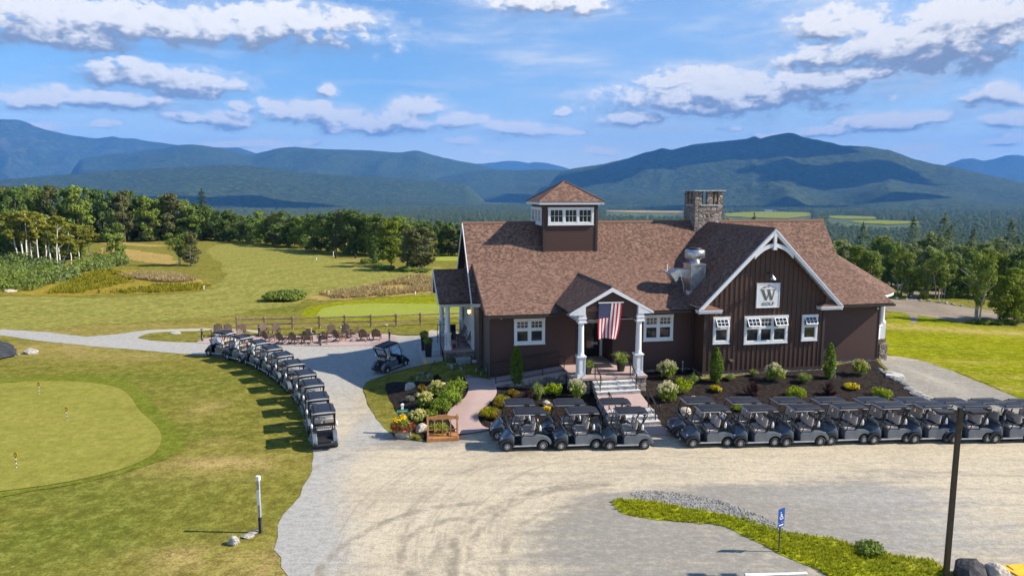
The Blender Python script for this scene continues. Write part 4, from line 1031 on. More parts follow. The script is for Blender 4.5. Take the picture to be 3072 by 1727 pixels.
for k in (1, 5, 9, 13, 17, 21):
    p = ring(4.69, k, 0); m = MB(); m.box((p[0]-.21, p[1]-.21, ZF+.0), (p[0]+.21, p[1]+.21, 2.95)); m.lathe([(.0, 2.95), (.22, 2.951), (.18, 3.05), (.165, 4.5), (.2, 4.6), (.2, 4.66)], (p[0], p[1], 0), n=14); m.build('porch_column', MT['white'], house)
    p = ring(4.75, k, 0); m = MB(); m.box((p[0]-.32, p[1]-.32, -1.6), (p[0]+.32, p[1]+.32, ZF-.354)); m.build('stone_pier', MT['stone'], house)
# flood lamps under the eave, downpipe, wall vent
for u, z in ((-10.62, 4.95), (-9.9, 4.92), (16.35, 4.75)):
    m = MB(); m.sphere((u, -.16, z), .075, 8, 6); m.tube([(u, -.04, z+.05), (u, -.16, z+.03)], .025, 6); m.build('flood_lamp', MT['white'], house)
for a in (11.42, 2.75):
    m = MB(); m.box((a, -.13, 1.0), (a+.11, -.052, 5.0)); m.build('downpipe', MT['trim_br'], house)
m = MB(); m.box((4.75, gv-.2, 1.75), (4.95, gv-.05, 1.95)); m.prism([(gv-.26, 1.9), (gv-.05, 1.9), (gv-.05, 2.02)], lambda a, b, c: (c, a, b), 4.72, 4.98); m.build('dryer_vent', MT['trim_br'], house)
# --- exhaust fan on the gable roof slope
fan = empty('exhaust_fan', W(0, 0, 0), AZ); tag(fan, 'galvanised kitchen exhaust fan on a sloped box on the gable roof', 'roof fan')
rz = lambda u: 10.42-(gc-u)*1.004
m = MB(); a, b, c, d = 2.98, 3.98, .75, 1.95
m.hexa([(a,c,rz(a)-.05), (b,c,rz(b)-.05), (b,d,rz(b)-.05), (a,d,rz(a)-.05)], [(a,c,7.88), (b,c,7.88), (b,d,7.88), (a,d,7.88)])
m.hexa([(a-.2,c-.12,rz(a-.2)+.005), (a+.1,c-.12,rz(a+.1)+.005), (a+.1,d+.1,rz(a+.1)+.005), (a-.2,d+.1,rz(a-.2)+.005)], [(a-.2,c-.12,rz(a-.2)+.06), (a+.1,c-.12,rz(a+.1)+.06), (a+.1,d+.1,rz(a+.1)+.06), (a-.2,d+.1,rz(a-.2)+.06)])
for p, q in (((a,c),(a,c)), ((b,c),(b,c))): m.bar((p[0], p[1]-.015, rz(p[0])), (p[0], p[1]-.015, 7.9), .05, .03)
m.box((a-.05, c-.05, 7.881), (b+.05, d+.05, 7.95)); m.build('duct_box', MT['steel'], fan)
m = MB(); cc = ((a+b)/2, (c+d)/2, 0)
m.lathe([(.36, 7.951), (.36, 8.2), (.60, 8.30), (.66, 8.36), (.66, 8.82), (.60, 8.86), (.42, 8.87)], cc, n=24); m.build('fan_bowl', MT['steel'], fan)
m = MB(); m.lathe([(.42, 8.871), (.42, 8.98), (.38, 9.0), (0, 9.0)], cc, n=20); m.box((cc[0]+.6, cc[1]-.12, 8.5), (cc[0]+.78, cc[1]+.12, 8.72)); m.build('fan_cap', MT['dark'], fan)
m = MB(); m.hexa([(2.15,.95,7.12), (a-.001,.95,7.0), (a-.001,1.8,7.0), (2.15,1.8,7.12)], [(2.15,.95,7.6), (a-.001,.95,7.6), (a-.001,1.8,7.6), (2.15,1.8,7.6)])
m.hexa([(2.0,.9,6.78), (2.16,.9,6.95), (2.16,1.85,6.95), (2.0,1.85,6.78)], [(1.62,.9,7.32), (2.16,.9,7.62), (2.16,1.85,7.62), (1.62,1.85,7.32)]); m.build('intake_hood', MT['steel'], fan)
m = MB(); m.box((2.3, .88, 7.15), (2.42, .948, 7.32)); m.tube([(2.36, .9, 7.15), (2.38, .85, 6.95), (2.5, .9, 6.7), (2.62, .95, 6.1)], .018, 5); m.build('junction_box', MT['white'], fan)
# --- hanging sign with lettering
sg = MB(); sg.box((6.42, gv-.14, 5.33), (7.99, gv-.06, 6.88)); sgo = sg.build('wall_sign', MT['white'], None, W(0,0,0), AZ); tag(sgo, 'square white sign with a large W and GOLF on the brown gable', 'sign')
b = MB()
for x0, x1, z0, z1 in ((6.40,8.01,5.31,5.35), (6.40,8.01,6.86,6.90), (6.40,6.44,5.35,6.86), (7.97,8.01,5.35,6.86)): b.box((x0, gv-.16, z0), (x1, gv-.055, z1))
b.build('sign_border', MT['white'], sgo)
def flat(polys, y0, y1, name, mat, parent, fn):
    m = MB()
    for p in polys: m.prism(p, fn, y0, y1)
    return m.build(name, mat, parent)
sx, sz0, sc = 7.205, 5.80, 1.0
w_ = [[(-.46,.66),(-.28,.66),(-.07,.10),(-.13,0),(-.19,0)], [(-.13,0),(-.07,0),(.06,.44),(.02,.50)], [(-.05,.66),(.10,.66),(.28,.10),(.21,0),(.15,0),(-.02,.48)], [(.21,0),(.28,0),(.43,.66),(.37,.66)],
      [(-.52,.66),(-.22,.66),(-.22,.70),(-.52,.70)], [(-.10,.66),(.16,.66),(.16,.70),(-.10,.70)], [(.26,.66),(.50,.66),(.50,.70),(.26,.70)]]
mt_ = [[(-.50,.76),(-.30,.90),(-.26,.87),(-.42,.76)], [(-.30,.90),(-.19,.83),(-.17,.87),(-.29,.94)], [(-.22,.82),(.04,1.00),(.04,1.05),(-.25,.86)], [(.04,1.0),(.44,.79),(.50,.76),(.04,1.05)], [(-.04,.93),(.06,.85),(.04,.95)]]
flat([[(sx+p[0]*1.08, sz0+p[1]) for p in q] for q in w_], gv-.152, gv-.141, 'sign_letter', MT['sand'], sgo, lambda a, b, c: (a, c, b))
flat([[(sx+p[0]*1.08, sz0+p[1]-.03) for p in q] for q in mt_], gv-.152, gv-.141, 'mountain_emblem', MT['sand'], sgo, lambda a, b, c: (a, c, b))
def text(name, body, size, loc, rot, mat, parent, ext=.005, off=0.0, space=1.0):
    cu_ = bpy.data.curves.new(name, 'FONT'); cu_.body = body; cu_.size = size; cu_.extrude = ext; cu_.align_x = 'CENTER'; cu_.offset = off; cu_.space_character = space
    o = bpy.data.objects.new(name+'_tmp', cu_); COL.objects.link(o)
    me = bpy.data.meshes.new_from_object(o.evaluated_get(bpy.context.evaluated_depsgraph_get())); bpy.data.objects.remove(o)
    me.materials.clear(); me.materials.append(mat)
    t = bpy.data.objects.new(name, me); t.location = loc; t.rotation_euler = rot; return link(t, parent)
text('sign_lettering', 'GOLF', .30, (sx, gv-.147, 5.47), (R(90), 0, 0), MT['sand'], sgo, .005, .008, 1.22)
lp = empty('gooseneck_lamp', W(0, 0, 0), AZ); tag(lp, 'small gooseneck lamp on the gable above the white sign', 'lamp')
m = MB(); m.box((7.13, gv-.06, 7.42), (7.27, gv-.036, 7.6)); m.tube([(7.2, gv-.06, 7.5), (7.2, gv-.28, 7.62), (7.2, gv-.5, 7.58), (7.2, gv-.58, 7.42)], .022, 6); m.build('lamp_arm', MT['black'], lp)
m = MB(); m.lathe([(.04, 7.44), (.07, 7.38), (.22, 7.22), (.225, 7.2)], (7.2, gv-.58, 0), n=14); m.build('lamp_shade', MT['steel'], lp)
# --- flag
fl = empty('flag', W(0, 0, 0), AZ); tag(fl, 'American flag hung vertically from the entry porch gable', 'flag')
def flagpt(s, t):            # s across 0..1, t down 0..1
    wv = t*(.3+.7*t)
    u = -4.63+1.44*s*(1-.20*wv)+.0*t-.06*math.sin(3*t)*(1-s)
    y = -3.38-.10*wv*math.sin(s*9+t*2.2)-.05*t*math.sin(s*4+5*t)
    return (u, y, 6.2-2.17*t-.10*t*math.sin(s*3.14)*-1-.05*t*s)
m = MB(); nx, ny = 39, 40; vs = [flagpt(i/nx, j/ny) for j in range(ny+1) for i in range(nx+1)]
for j in range(ny):
    for i in range(nx):
        st = i//3; can = i < 21 and j < 17
        k = j*(nx+1)+i
        m._add([vs[k], vs[k+nx+1], vs[k+nx+2], vs[k+1]], [(0,1,2,3)], 2 if can else (0 if st % 2 == 0 else 1), True)
for r_ in range(11):
    for c_ in range(9):
        if (r_+c_) % 2: continue
        s, t = (c_+1)/10*.535, (r_+1)/12*.42
        p = Vector(flagpt(s, t))+Vector((0, -.008, 0)); rr = .020
        star = []
        for k in range(10):
            q = rr if k % 2 == 0 else rr*.45; a = math.pi*k/5; star.append((p.x+q*math.sin(a), p.z+q*math.cos(a)))
        m.prism(star, lambda a, b, c: (a, c, b), p.y-.002, p.y, 1)
m.build('flag_cloth', [MT['flagred'], MT['flagwhite'], MT['flagblue']], fl)
m = MB(); m.box((-4.66, -3.40, 6.19), (-3.10, -3.36, 6.25)); m.build('flag_bar', MT['flagwhite'], fl)
# --- ramp, steps and rails
def rail(m, pts, h=.95, post=.045, mid=True):
    P = [Vector(p) for p in pts]; up = Vector((0, 0, h))
    for p in P: m.bar(p, p+up, post)
    for a, b in zip(P, P[1:]):
        m.bar(a+up, b+up, .045, .05)
        if mid: m.bar(a+Vector((0,0,.12)), b+Vector((0,0,.12)), .03)
rp = empty('entry_ramp', W(0, 0, 0), AZ); tag(rp, 'pink concrete ramp with black rails along the left front wall', 'ramp')
m = MB(); m.hexa([(-10.6,-1.75,.3), (-6.16,-1.75,.3), (-6.16,-.2,.3), (-10.6,-.2,.3)], [(-10.6,-1.75,1.16), (-6.16,-1.75,1.75), (-6.16,-.2,1.75), (-10.6,-.2,1.16)])
m.build('ramp_slab', MT['pink'], rp)
m = MB(); m.hexa([(-10.4,-1.82,.2), (-6.2,-1.82,.2), (-6.2,-1.755,.2), (-10.4,-1.755,.2)], [(-10.4,-1.82,1.08), (-6.2,-1.82,1.66), (-6.2,-1.755,1.66), (-10.4,-1.755,1.08)]); m.build('ramp_wall', MT['stone'], rp)
m = MB(); f = lambda u: 1.16+(u+10.6)/4.44*.59
rail(m, [(u, -1.68, f(u)) for u in (-10.5, -9.0, -7.6, -6.25)]); m.tube([(-10.5,-1.68,2.11), (-10.66,-1.68,2.08), (-10.68,-1.68,1.7), (-10.5,-1.68,1.5)], .022, 6); m.build('handrail', MT['black'], rp)
m = MB(); rail(m, [(u, -.32, f(u)) for u in (-10.5, -8.9, -7.5, -6.25)]); m.build('handrail', MT['black'], rp); m = MB(); rail(m, [(-12.05, .45, 1.02), (-10.75, -.1, 1.1)]); m.build('handrail', MT['black'], rp)
def steps(label, u0, u1, v0, ztop, n, tread=.38, rise=.185):
    t = empty('stone_steps', W(0, 0, 0), AZ); tag(t, label, 'steps')
    for k in range(n):
        z = ztop-k*rise; va = v0-k*tread
        m = MB(); m.box((u0-.02*k, va-tread, z-rise-.25), (u1+.02*k, va+.1, z-.03), 1); m.box((u0-.02*k-.005, va-tread-.01, z-.03), (u1+.02*k+.005, va+.1, z))
        m.build('step', [MT['granite'], MT['graniteface']], t)
    for u in (u0+.22, u1-.16):
        m = MB(); pa = Vector((u, v0+.12, ztop)); pb = Vector((u, v0-(n-.6)*tread, ztop-(n-1)*rise))
        m.bar(pa, pa+Vector((0,0,.98)), .045); m.bar(pb, pb+Vector((0,0,.95)), .045); m.bar(pa+Vector((0,0,.98)), pb+Vector((0,-.12,.86)), .05)
        m.bar(pa+Vector((0,0,.2)), pb+Vector((0,0,.2)), .03)
        q = pb+Vector((0,-.12,.86)); m.tube([q, q+Vector((0,-.14,-.02)), q+Vector((0,-.17,-.2)), q+Vector((0,-.06,-.32))], .02, 6)
        q = pa+Vector((0,0,.98)); m.tube([q, q+Vector((0,.15,0)), q+Vector((0,.18,-.2))], .02, 6)
        m.build('handrail', MT['black'], t)
steps('upper flight of three granite steps with black rails below the entry porch', -5.02, -2.45, -3.52, 1.565, 3)
q = toloc(*at(1955, 1222.7, .82)[:2]); lu, lv = q
steps('lower flight of granite steps with black rails behind the parked carts', lu-2.65, lu, lv, .80, 3, .40, .18)
m = MB(); va, vb = -4.60, lv+.08
m.hexa([(lu-2.62,vb,.2), (lu+.02,vb,.2), (-2.42,va,.5), (-5.06,va,.5)], [(lu-2.62,vb,.80), (lu+.02,vb,.80), (-2.42,va,1.02), (-5.06,va,1.02)])
tag(m.build('landing_path', MT['pink'], None, W(0,0,0), AZ), kind='structure')
q2 = toloc(*at(1996, 1284, .1)[:2])
m = MB(); vc = lv-3*.40-.0
m.hexa([(lu-2.7,vc-1.0,-.1), (q2[0],vc-1.0,-.1), (lu+.05,vc+.1,-.1), (lu-2.68,vc+.1,-.1)], [(lu-2.7,vc-1.0,.12), (q2[0],vc-1.0,.12), (lu+.05,vc+.1,.25), (lu-2.68,vc+.1,.25)])
tag(m.build('landing_path', MT['pink'], None, W(0,0,0), AZ), kind='structure')
ss = empty('stone_steps', W(0, 0, 0), AZ); tag(ss, 'pale granite block steps at the left side porch', 'steps')
m = MB(); m.box((-14.4, 6.2, .2), (-13.02, 10.6, 1.12)); m.build('step_pad', MT['concrete'], ss)
m = MB(); m.box((-13.55, 7.0, 1.121), (-13.01, 9.6, 1.45)); m.build('step', MT['granite'], ss)
for v in (6.8, 9.8):
    m = MB(); m.bar((-13.1, v, 1.12), (-13.1, v, 2.75), .045); m.bar((-13.1, v, 2.75), (-12.5, v, 2.85), .045); m.build('handrail', MT['black'], ss)
# ------------------------------------------------------------------ golf carts  (+x forward, y left)
def make_cart():
    t = empty('golf_cart', (0, 0, 0))
    XF, XR = .88, -.80
    def arch(xc, r, n=9, z0=.27): return [(xc+r*math.cos(a), max(z0, .235+r*math.sin(a))) for a in [math.pi*(k+.15)/(n+.3) for k in range(n+1)]]
    side = [(.20,.27), (.22,.62), (.16,.70), (-.30,.72), (-.52,.76), (-.80,.74), (-1.02,.66), (-1.16,.52), (-1.22,.36), (-1.20,.29)]
    A = arch(XR, .305)   # from front(x larger) to rear
    rear_prof = side+[p for p in A[::-1]]
    m = MB()
    for s in (-1, 1):
        y0, y1 = sorted((s*.36, s*.585))
        m.prism(rear_prof, lambda a, b, c: (a, c, b), y0, y1)
    m.prism([(.20,.27), (.22,.62), (.16,.70), (-.30,.72), (-.55,.74), (-.62,.55), (-.62,.27)], lambda a, b, c: (a, c, b), -.36, .36)
    m.build('rear_body', MT['cartgrey'], t, bevel=.03)
    m = MB(); m.box((-1.17, -.355, .40), (-.63, .355, .47)); m.box((-.66, -.355, .47), (-.625, .355, .72)); m.build('bag_well', MT['dark'], t)
    m = MB(); m.box((-1.30, -.45, .27), (-1.17, .45, .37)); m.box((-1.24, -.52, .30), (-1.18, -.45, .44)); m.box((-1.24, .45, .30), (-1.18, .52, .44)); m.build('rear_bumper', MT['dark'], t, bevel=.02)
    # front cowl: lofted cross sections
    secs = [(.56,.585,.28,.86), (.66,.585,.44,.90), (.78,.575,.555,.87), (.92,.55,.57,.78), (1.05,.50,.55,.68), (1.16,.43,.45,.58), (1.22,.36,.36,.48)]
    m = MB(); vs = []; n = 8
    for x, w, zb_, zt in secs:
        ring_ = [(-w,zb_), (-w,(zb_+zt)/2+.02), (-w*.93,zt-.05), (-w*.62,zt), (w*.62,zt), (w*.93,zt-.05), (w,(zb_+zt)/2+.02), (w,zb_)]
        vs += [(x, y, z) for y, z in ring_]
    fs = [tuple(range(n)), tuple(range((len(secs)-1)*n, len(secs)*n))[::-1]]
    for i in range(len(secs)-1):
        for k in range(n): fs.append((i*n+k, (i+1)*n+k, (i+1)*n+(k+1) % n, i*n+(k+1) % n))
    m._add(vs, fs, 0, True); m.build('front_cowl', MT['cartblue'], t)
    m = MB()
    for s in (-1, 1):
        y0, y1 = sorted((s*.40, s*.60)); B = [(XF+r*math.cos(a), .235+r*math.sin(a)) for r, a in [(.27, math.pi*k/8*.98+.02) for k in range(9)]]; B2 = [(XF+r*math.cos(a), .235+r*math.sin(a)) for r, a in [(.345, math.pi*k/8) for k in range(9)]][::-1]
        m.prism(B+B2, lambda a, b, c: (a, c, b), y0, y1)
    m.box((.56, -.56, .27), (.62, .56, .84)); m.box((1.12, -.38, .24), (1.26, .38, .36)); m.build('front_arch', MT['dark'], t)
    m = MB(); m.box((-.48, -.60, .22), (.62, .60, .285)); m.build('rocker_panel', MT['roofedge'], t, bevel=.015)
    m = MB(); m.box((.22, -.56, .286), (.60, .56, .30)); m.build('floor_mat', MT['dark'], t)
    m = MB(); m.box((-1.0, -.30, .14), (1.0, .30, .26)); m.build('chassis', MT['black'], t)
    m = MB(); m.box((-.34, -.53, .722), (.20, .53, .85)); m.build('seat', MT['seat'], t, bevel=.05)
    m = MB()
    for s in (-1, 1):
        y0, y1 = sorted((s*.03, s*.52)); m.hexa([(-.40,y0,.93), (-.31,y0,.93), (-.31,y1,.93), (-.40,y1,.93)], [(-.50,y0+(.05 if s > 0 else .0)*1,1.34), (-.42,y0+.03,1.34), (-.42,y1-.03,1.34), (-.50,y1-.05*(s > 0),1.34)])
    m.box((-.42, -.06, .95), (-.34, .06, 1.22)); m.build('seat_back', MT['seat'], t, bevel=.04)
    m = MB()
    for s in (-1, 1): m.tube([(.12,s*.55,.75), (.08,s*.57,.93), (-.10,s*.57,.98), (-.38,s*.55,.97)], .022, 6)
    m.bar((-.42, -.52, .97), (-.42, .52, .97), .05); m.bar((-.42,-.40,.74), (-.44,-.40,1.0), .05); m.bar((-.42,.40,.74), (-.44,.40,1.0), .05); m.build('hip_restraint', MT['black'], t)
    # roof: crowned panel with two ribs
    m = MB(); xs = [-.94, -.82, .40, .52]; ys = [-.53, -.48, -.28, 0, .28, .48, .53]
    zt = lambda x, y: 1.825-.055*(abs(y)/.53)**4-.03*((x+.21)/.73)**4
    vs = [(x, y, zt(x, y)) for x in xs for y in ys]; ny = len(ys)
    fs = [(i*ny+k, (i+1)*ny+k, (i+1)*ny+k+1, i*ny+k+1) for i in range(3) for k in range(ny-1)]; m._add(vs, fs, 0, True)
    lo = [(x, y, 1.745) for x in (-.94, .52) for y in (-.53, .53)]
    def edge(pts):
        for a, b in zip(pts, pts[1:]): m._add([a, b, (b[0], b[1], 1.715), (a[0], a[1], 1.715)], [(0,1,2,3)], 1)
    edge([vs[i*ny] for i in range(4)]); edge([vs[i*ny+ny-1] for i in range(3, -1, -1)]); edge([vs[k] for k in range(ny-1, -1, -1)]); edge([vs[3*ny+k] for k in range(ny)])
    m._add([(-.94,-.53,1.715), (.52,-.53,1.715), (.52,.53,1.715), (-.94,.53,1.715)], [(0,1,2,3)], 1)
    for s in (-1, 1): m.hexa([(-.80,s*.38-.05,1.80), (.40,s*.38-.05,1.80), (.40,s*.38+.05,1.80), (-.80,s*.38+.05,1.80)], [(-.78,s*.38-.03,1.835), (.38,s*.38-.03,1.835), (.38,s*.38+.03,1.835), (-.78,s*.38+.03,1.835)], 2)
    m.build('roof', [MT['cartroof'], MT['roofedge'], MT['dark']], t)
    for s in (-1, 1):
        m = MB(); y0, y1 = sorted((s*.531, s*.55)); m.box((-.66, y0, 1.72), (-.42, y1, 1.775)); m.build('roof_handle', MT['black'], t)
    for s in (-1, 1):
        m = MB(); m.tube([(.60,s*.53,.84), (.56,s*.54,1.2), (.47,s*.51,1.62), (.40,s*.49,1.72)], .024, 6); m.build('strut', MT['black'], t)
        m = MB(); m.tube([(-.46,s*.47,.76), (-.60,s*.50,1.1), (-.78,s*.50,1.45), (-.90,s*.50,1.64), (-.86,s*.5,1.76)], .028, 6); m.build('strut', MT['black'], t)
    m = MB(); m.hexa([(-.80,-.48,1.58), (-.76,-.48,1.58), (-.76,.48,1.58), (-.80,.48,1.58)], [(-.86,-.50,1.70), (-.82,-.50,1.70), (-.82,.50,1.70), (-.86,.50,1.70)])
    m.hexa([(-.62,-.50,1.06), (-.58,-.50,1.06), (-.58,.50,1.06), (-.62,.50,1.06)], [(-.66,-.50,1.16), (-.62,-.50,1.16), (-.62,.50,1.16), (-.66,.50,1.16)])
    for s in (-1, 1): m.hexa([(-.60,s*.48-.025,1.06), (-.56,s*.48-.025,1.06), (-.56,s*.48+.025,1.06), (-.60,s*.48+.025,1.06)], [(-.80,s*.46-.03,1.60), (-.76,s*.46-.03,1.60), (-.76,s*.46+.03,1.60), (-.80,s*.46+.03,1.60)])
    m.box((-.78, -.40, .80), (-.60, .40, .86)); m.bar((-.70,-.30,.72), (-.66,-.30,1.08), .04); m.bar((-.70,.30,.72), (-.66,.30,1.08), .04)
    m.build('bag_rack', MT['black'], t)
    m = MB(); m.bar((-.735, -.32, .89), (-.735, .34, .89), .03)
    for k in range(8): m.tube([(-.72-.03*(k % 2), -.30+k*.085, .88), (-.74, -.30+k*.085, .98)], .012, 5)
    m.build('club_clips', MT['rim'], t)
    for s in (-1, 1):
        m = MB(); m.lathe([(0,.98), (.055,.98), (.055,1.16), (.03,1.2), (.03,1.24), (0,1.24)], (-.66, s*.575, 0), n=8); m.build('sand_bottle', MT['white'], t)
    m = MB(); m.hexa([(.60,-.52,.87), (.612,-.52,.87), (.612,.52,.87), (.60,.52,.87)], [(.86,-.48,1.25), (.872,-.48,1.25), (.872,.48,1.25), (.86,.48,1.25)]); m.build('windshield', MT['wind'], t)
    m = MB(); m.tube([(.56,.27,.80), (.30,.27,1.02)], .025, 6)
    c = Vector((.29,.27,1.03)); ax = Vector((-.26,0,.22)).normalized(); e1 = Vector((0,1,0)); e2 = ax.cross(e1)
    m.tube([c+(e1*math.cos(a)+e2*math.sin(a))*.165 for a in [2*math.pi*k/16 for k in range(17)]], .02, 6, caps=False)
    m.bar(c-e1*.16, c+e1*.16, .03, .02); m.build('steering_wheel', MT['black'], t)
    m = MB(); m.box((.50,-.54,.70), (.60,.54,.88)); m.box((.44,-.20,.72), (.50,.20,.82)); m.build('dashboard', MT['dark'], t, bevel=.02)
    for s in (-1, 1):
        m = MB(); m.sphere((1.10, s*.36, .585), (.07, .07, .045), 8, 6); m.build('headlight', MT['rim'], t)
    for x in (XF, XR):
        for s in (-1, 1):
            w = MB(); c = (x, s*.49, .23)
            w.lathe([(.135,-.10), (.18,-.11), (.222,-.085), (.23,-.05), (.23,.05), (.222,.085), (.18,.11), (.135,.10)], c, 'y', 22)
            wo = w.build('wheel', MT['rubber'], t)
            r = MB(); y0 = .49+.055
            r.lathe([(.14,-.06), (.136,.05), (.118,.075), (.108,.06)], (x, s*.49, .23), 'y', 20) if s > 0 else r.lathe([(.108,-.06), (.118,-.075), (.136,-.05), (.14,.06)], (x, s*.49, .23), 'y', 20)
            yo = s*(.49+.07)
            for k in range(8):
                a = 2*math.pi*k/8; r.bar((x+.03*math.cos(a), yo, .23+.03*math.sin(a)), (x+.118*math.cos(a), yo, .23+.118*math.sin(a)), .034, .02)
            r.lathe([(0, s*.09), (.045, s*.09), (.05, s*.05)], (x, s*.49, .23), 'y', 12)
            r.lathe([(0, s*.03), (.125, s*.03)], (x, s*.49, .23), 'y', 16, 1)
            r.build('rim', [MT['rim'], MT['black']], wo)
    return t
cart0 = make_cart(); used = [False]
NTH = ['first', 'second', 'third', 'fourth', 'fifth', 'sixth', 'seventh', 'eighth', 'ninth', 'tenth', 'eleventh', 'twelfth', 'thirteenth', 'fourteenth', 'fifteenth']
def place_cart(x, y, heading, label, group):
    t = cart0 if not used[0] else copy_tree(cart0)
    used[0] = True
    heading += math.radians(random.uniform(-1.8, 1.8)); x += random.uniform(-.04, .04); y += random.uniform(-.05, .05)
    fx, fy = math.cos(heading), math.sin(heading)
    zf_, zr_ = gz(x+fx*.85, y+fy*.85), gz(x-fx*.8, y-fy*.8)
    t.scale = (1.05, 1.05, 1.05); t.location = (x, y, (zf_+zr_)/2+.012); t.rotation_euler = (0, -math.atan2(zf_-zr_, 1.65), heading)
    tag(t, label, 'golf cart', group)
    return t
# curved row on the left: roof centres in the photo
rc = zc([(330,183), (500,220), (668,266), (786,320), (890,382), (1005,456), (1105,552), (1175,648), (1230,768), (1276,892)])
cpos = []
for px, py in rc:
    p = at(px, py, 1.82)
    for _ in range(3): p = at(px, py, 1.82+gz(p.x, p.y))
    cpos.append((p.x, p.y))
for i, (x, y) in enumerate(cpos):
    a = cpos[max(i-1, 0)]; b = cpos[min(i+1, 9)]
    h = math.atan2(a[1]-b[1], a[0]-b[0])
    if i == 0: h += R(14)
    lb = 'golf cart at the head of the curved row, beside the patio bollard' if i == 0 else 'golf cart at the near end of the curved row, its rear towards us' if i == 9 else '%s golf cart counted from the patio end of the curved row on the lawn edge' % NTH[i]
    place_cart(x, y, h, lb, 'golf carts in the curved row')
# front row: contact points of the near wheels (front, rear)
FR = [((1522, 1353.5), (1625, 1351.5)), ((1683, 1350), (1784, 1348)), ((1834, 1350), (1932, 1348.5))]
HD = math.pi+R(5.2)
def from_contacts(f, r):
    a, b = at(*f), at(*r); mx, my = (a.x+b.x)/2, (a.y+b.y)/2
    h = math.atan2(a.y-b.y, a.x-b.x); h = HD
    # near side is the cart's left (+y) when it heads to -x ; move inwards by half the track
    nx, ny = -math.sin(h), math.cos(h)
    return mx-nx*.56-math.cos(h)*.04, my-ny*.56-math.sin(h)*.04
for i, (f, r) in enumerate(FR):
    x, y = from_contacts(f, r)
    place_cart(x, y, HD, ['front line golf cart left of the steps, nearest the wooden rack', 'front line golf cart left of the steps, middle of three', 'front line golf cart left of the steps, right of its trio'][i], 'golf carts parked by the steps')
def roofpt(px, py, h):      # far front roof corner of a cart seen in the photo -> cart centre
    p = at(px, py, 1.80)
    for _ in range(3): p = at(px, py, 1.80+gz(p.x, p.y))
    c, s = math.cos(h), math.sin(h); lx, ly = .546, -.556
    return p.x-(c*lx-s*ly), p.y-(s*lx+c*ly)
q = z2(1450, 1100, 4.684)([(285, 452), (965, 455), (1605, 458)])
for i, (px, py) in enumerate(q):
    x, y = roofpt(px, py, HD)
    place_cart(x, y, HD, ['back line golf cart left of the steps, by the yellow grass', 'back line golf cart left of the steps, by the yellow daylilies', 'back line golf cart standing before the lower stone steps'][i], 'golf carts parked by the steps')
fx = [zi([(475, 1240)])[0], zi([(995, 1234)])[0], zi([(1505, 1226)])[0], zi([(1985, 1212)])[0]]+zf([(558, 1198), (1010, 1192), (1452, 1192), (1893, 1188)])
rx = [zi([(815, 1238)])[0], zi([(1327, 1233)])[0], zi([(1822, 1222)])[0], zf([(412, 1205)])[0]]+zf([(865, 1198), (1310, 1198), (1727, 1196), (2170, 1192)])
for i, (f, r) in enumerate(zip(fx, rx)):
    x, y = from_contacts(f, r)
    place_cart(x, y, HD, 'front line golf cart right of the steps, %s' % ['next to the steps', 'second from the steps', 'third from the steps', 'fourth from the steps', 'fifth from the steps', 'third from the right edge', 'partly behind the lamp pole', 'cut by the right edge'][i], 'golf carts parked right of the steps')
bx = zi([(320, 706), (812, 706), (1290, 705), (1742, 708)])+zf([(305, 708), (737, 708), (1150, 714), (1552, 720), (1950, 728)])
for i, (px, py) in enumerate(bx):
    x, y = roofpt(px, py, HD)
    place_cart(x, y, HD, 'back line golf cart right of the steps, %s' % ['next to the steps before the boulder', 'second from the steps', 'third from the steps', 'fourth from the steps', 'fifth from the steps', 'before the tan boulder', 'below the end of the rock edging', 'behind the lamp pole head', 'cut by the right edge'][i], 'golf carts parked right of the steps')
a, b = hit(*zc([(1905, 549)])[0]), hit(*zc([(2052, 507)])[0])
h = R(52); nx, ny = math.sin(h), -math.cos(h)
place_cart((a.x+b.x)/2-nx*.52, (a.y+b.y)/2-ny*.52, h, 'lone golf cart parked in the shade near the side porch', None)
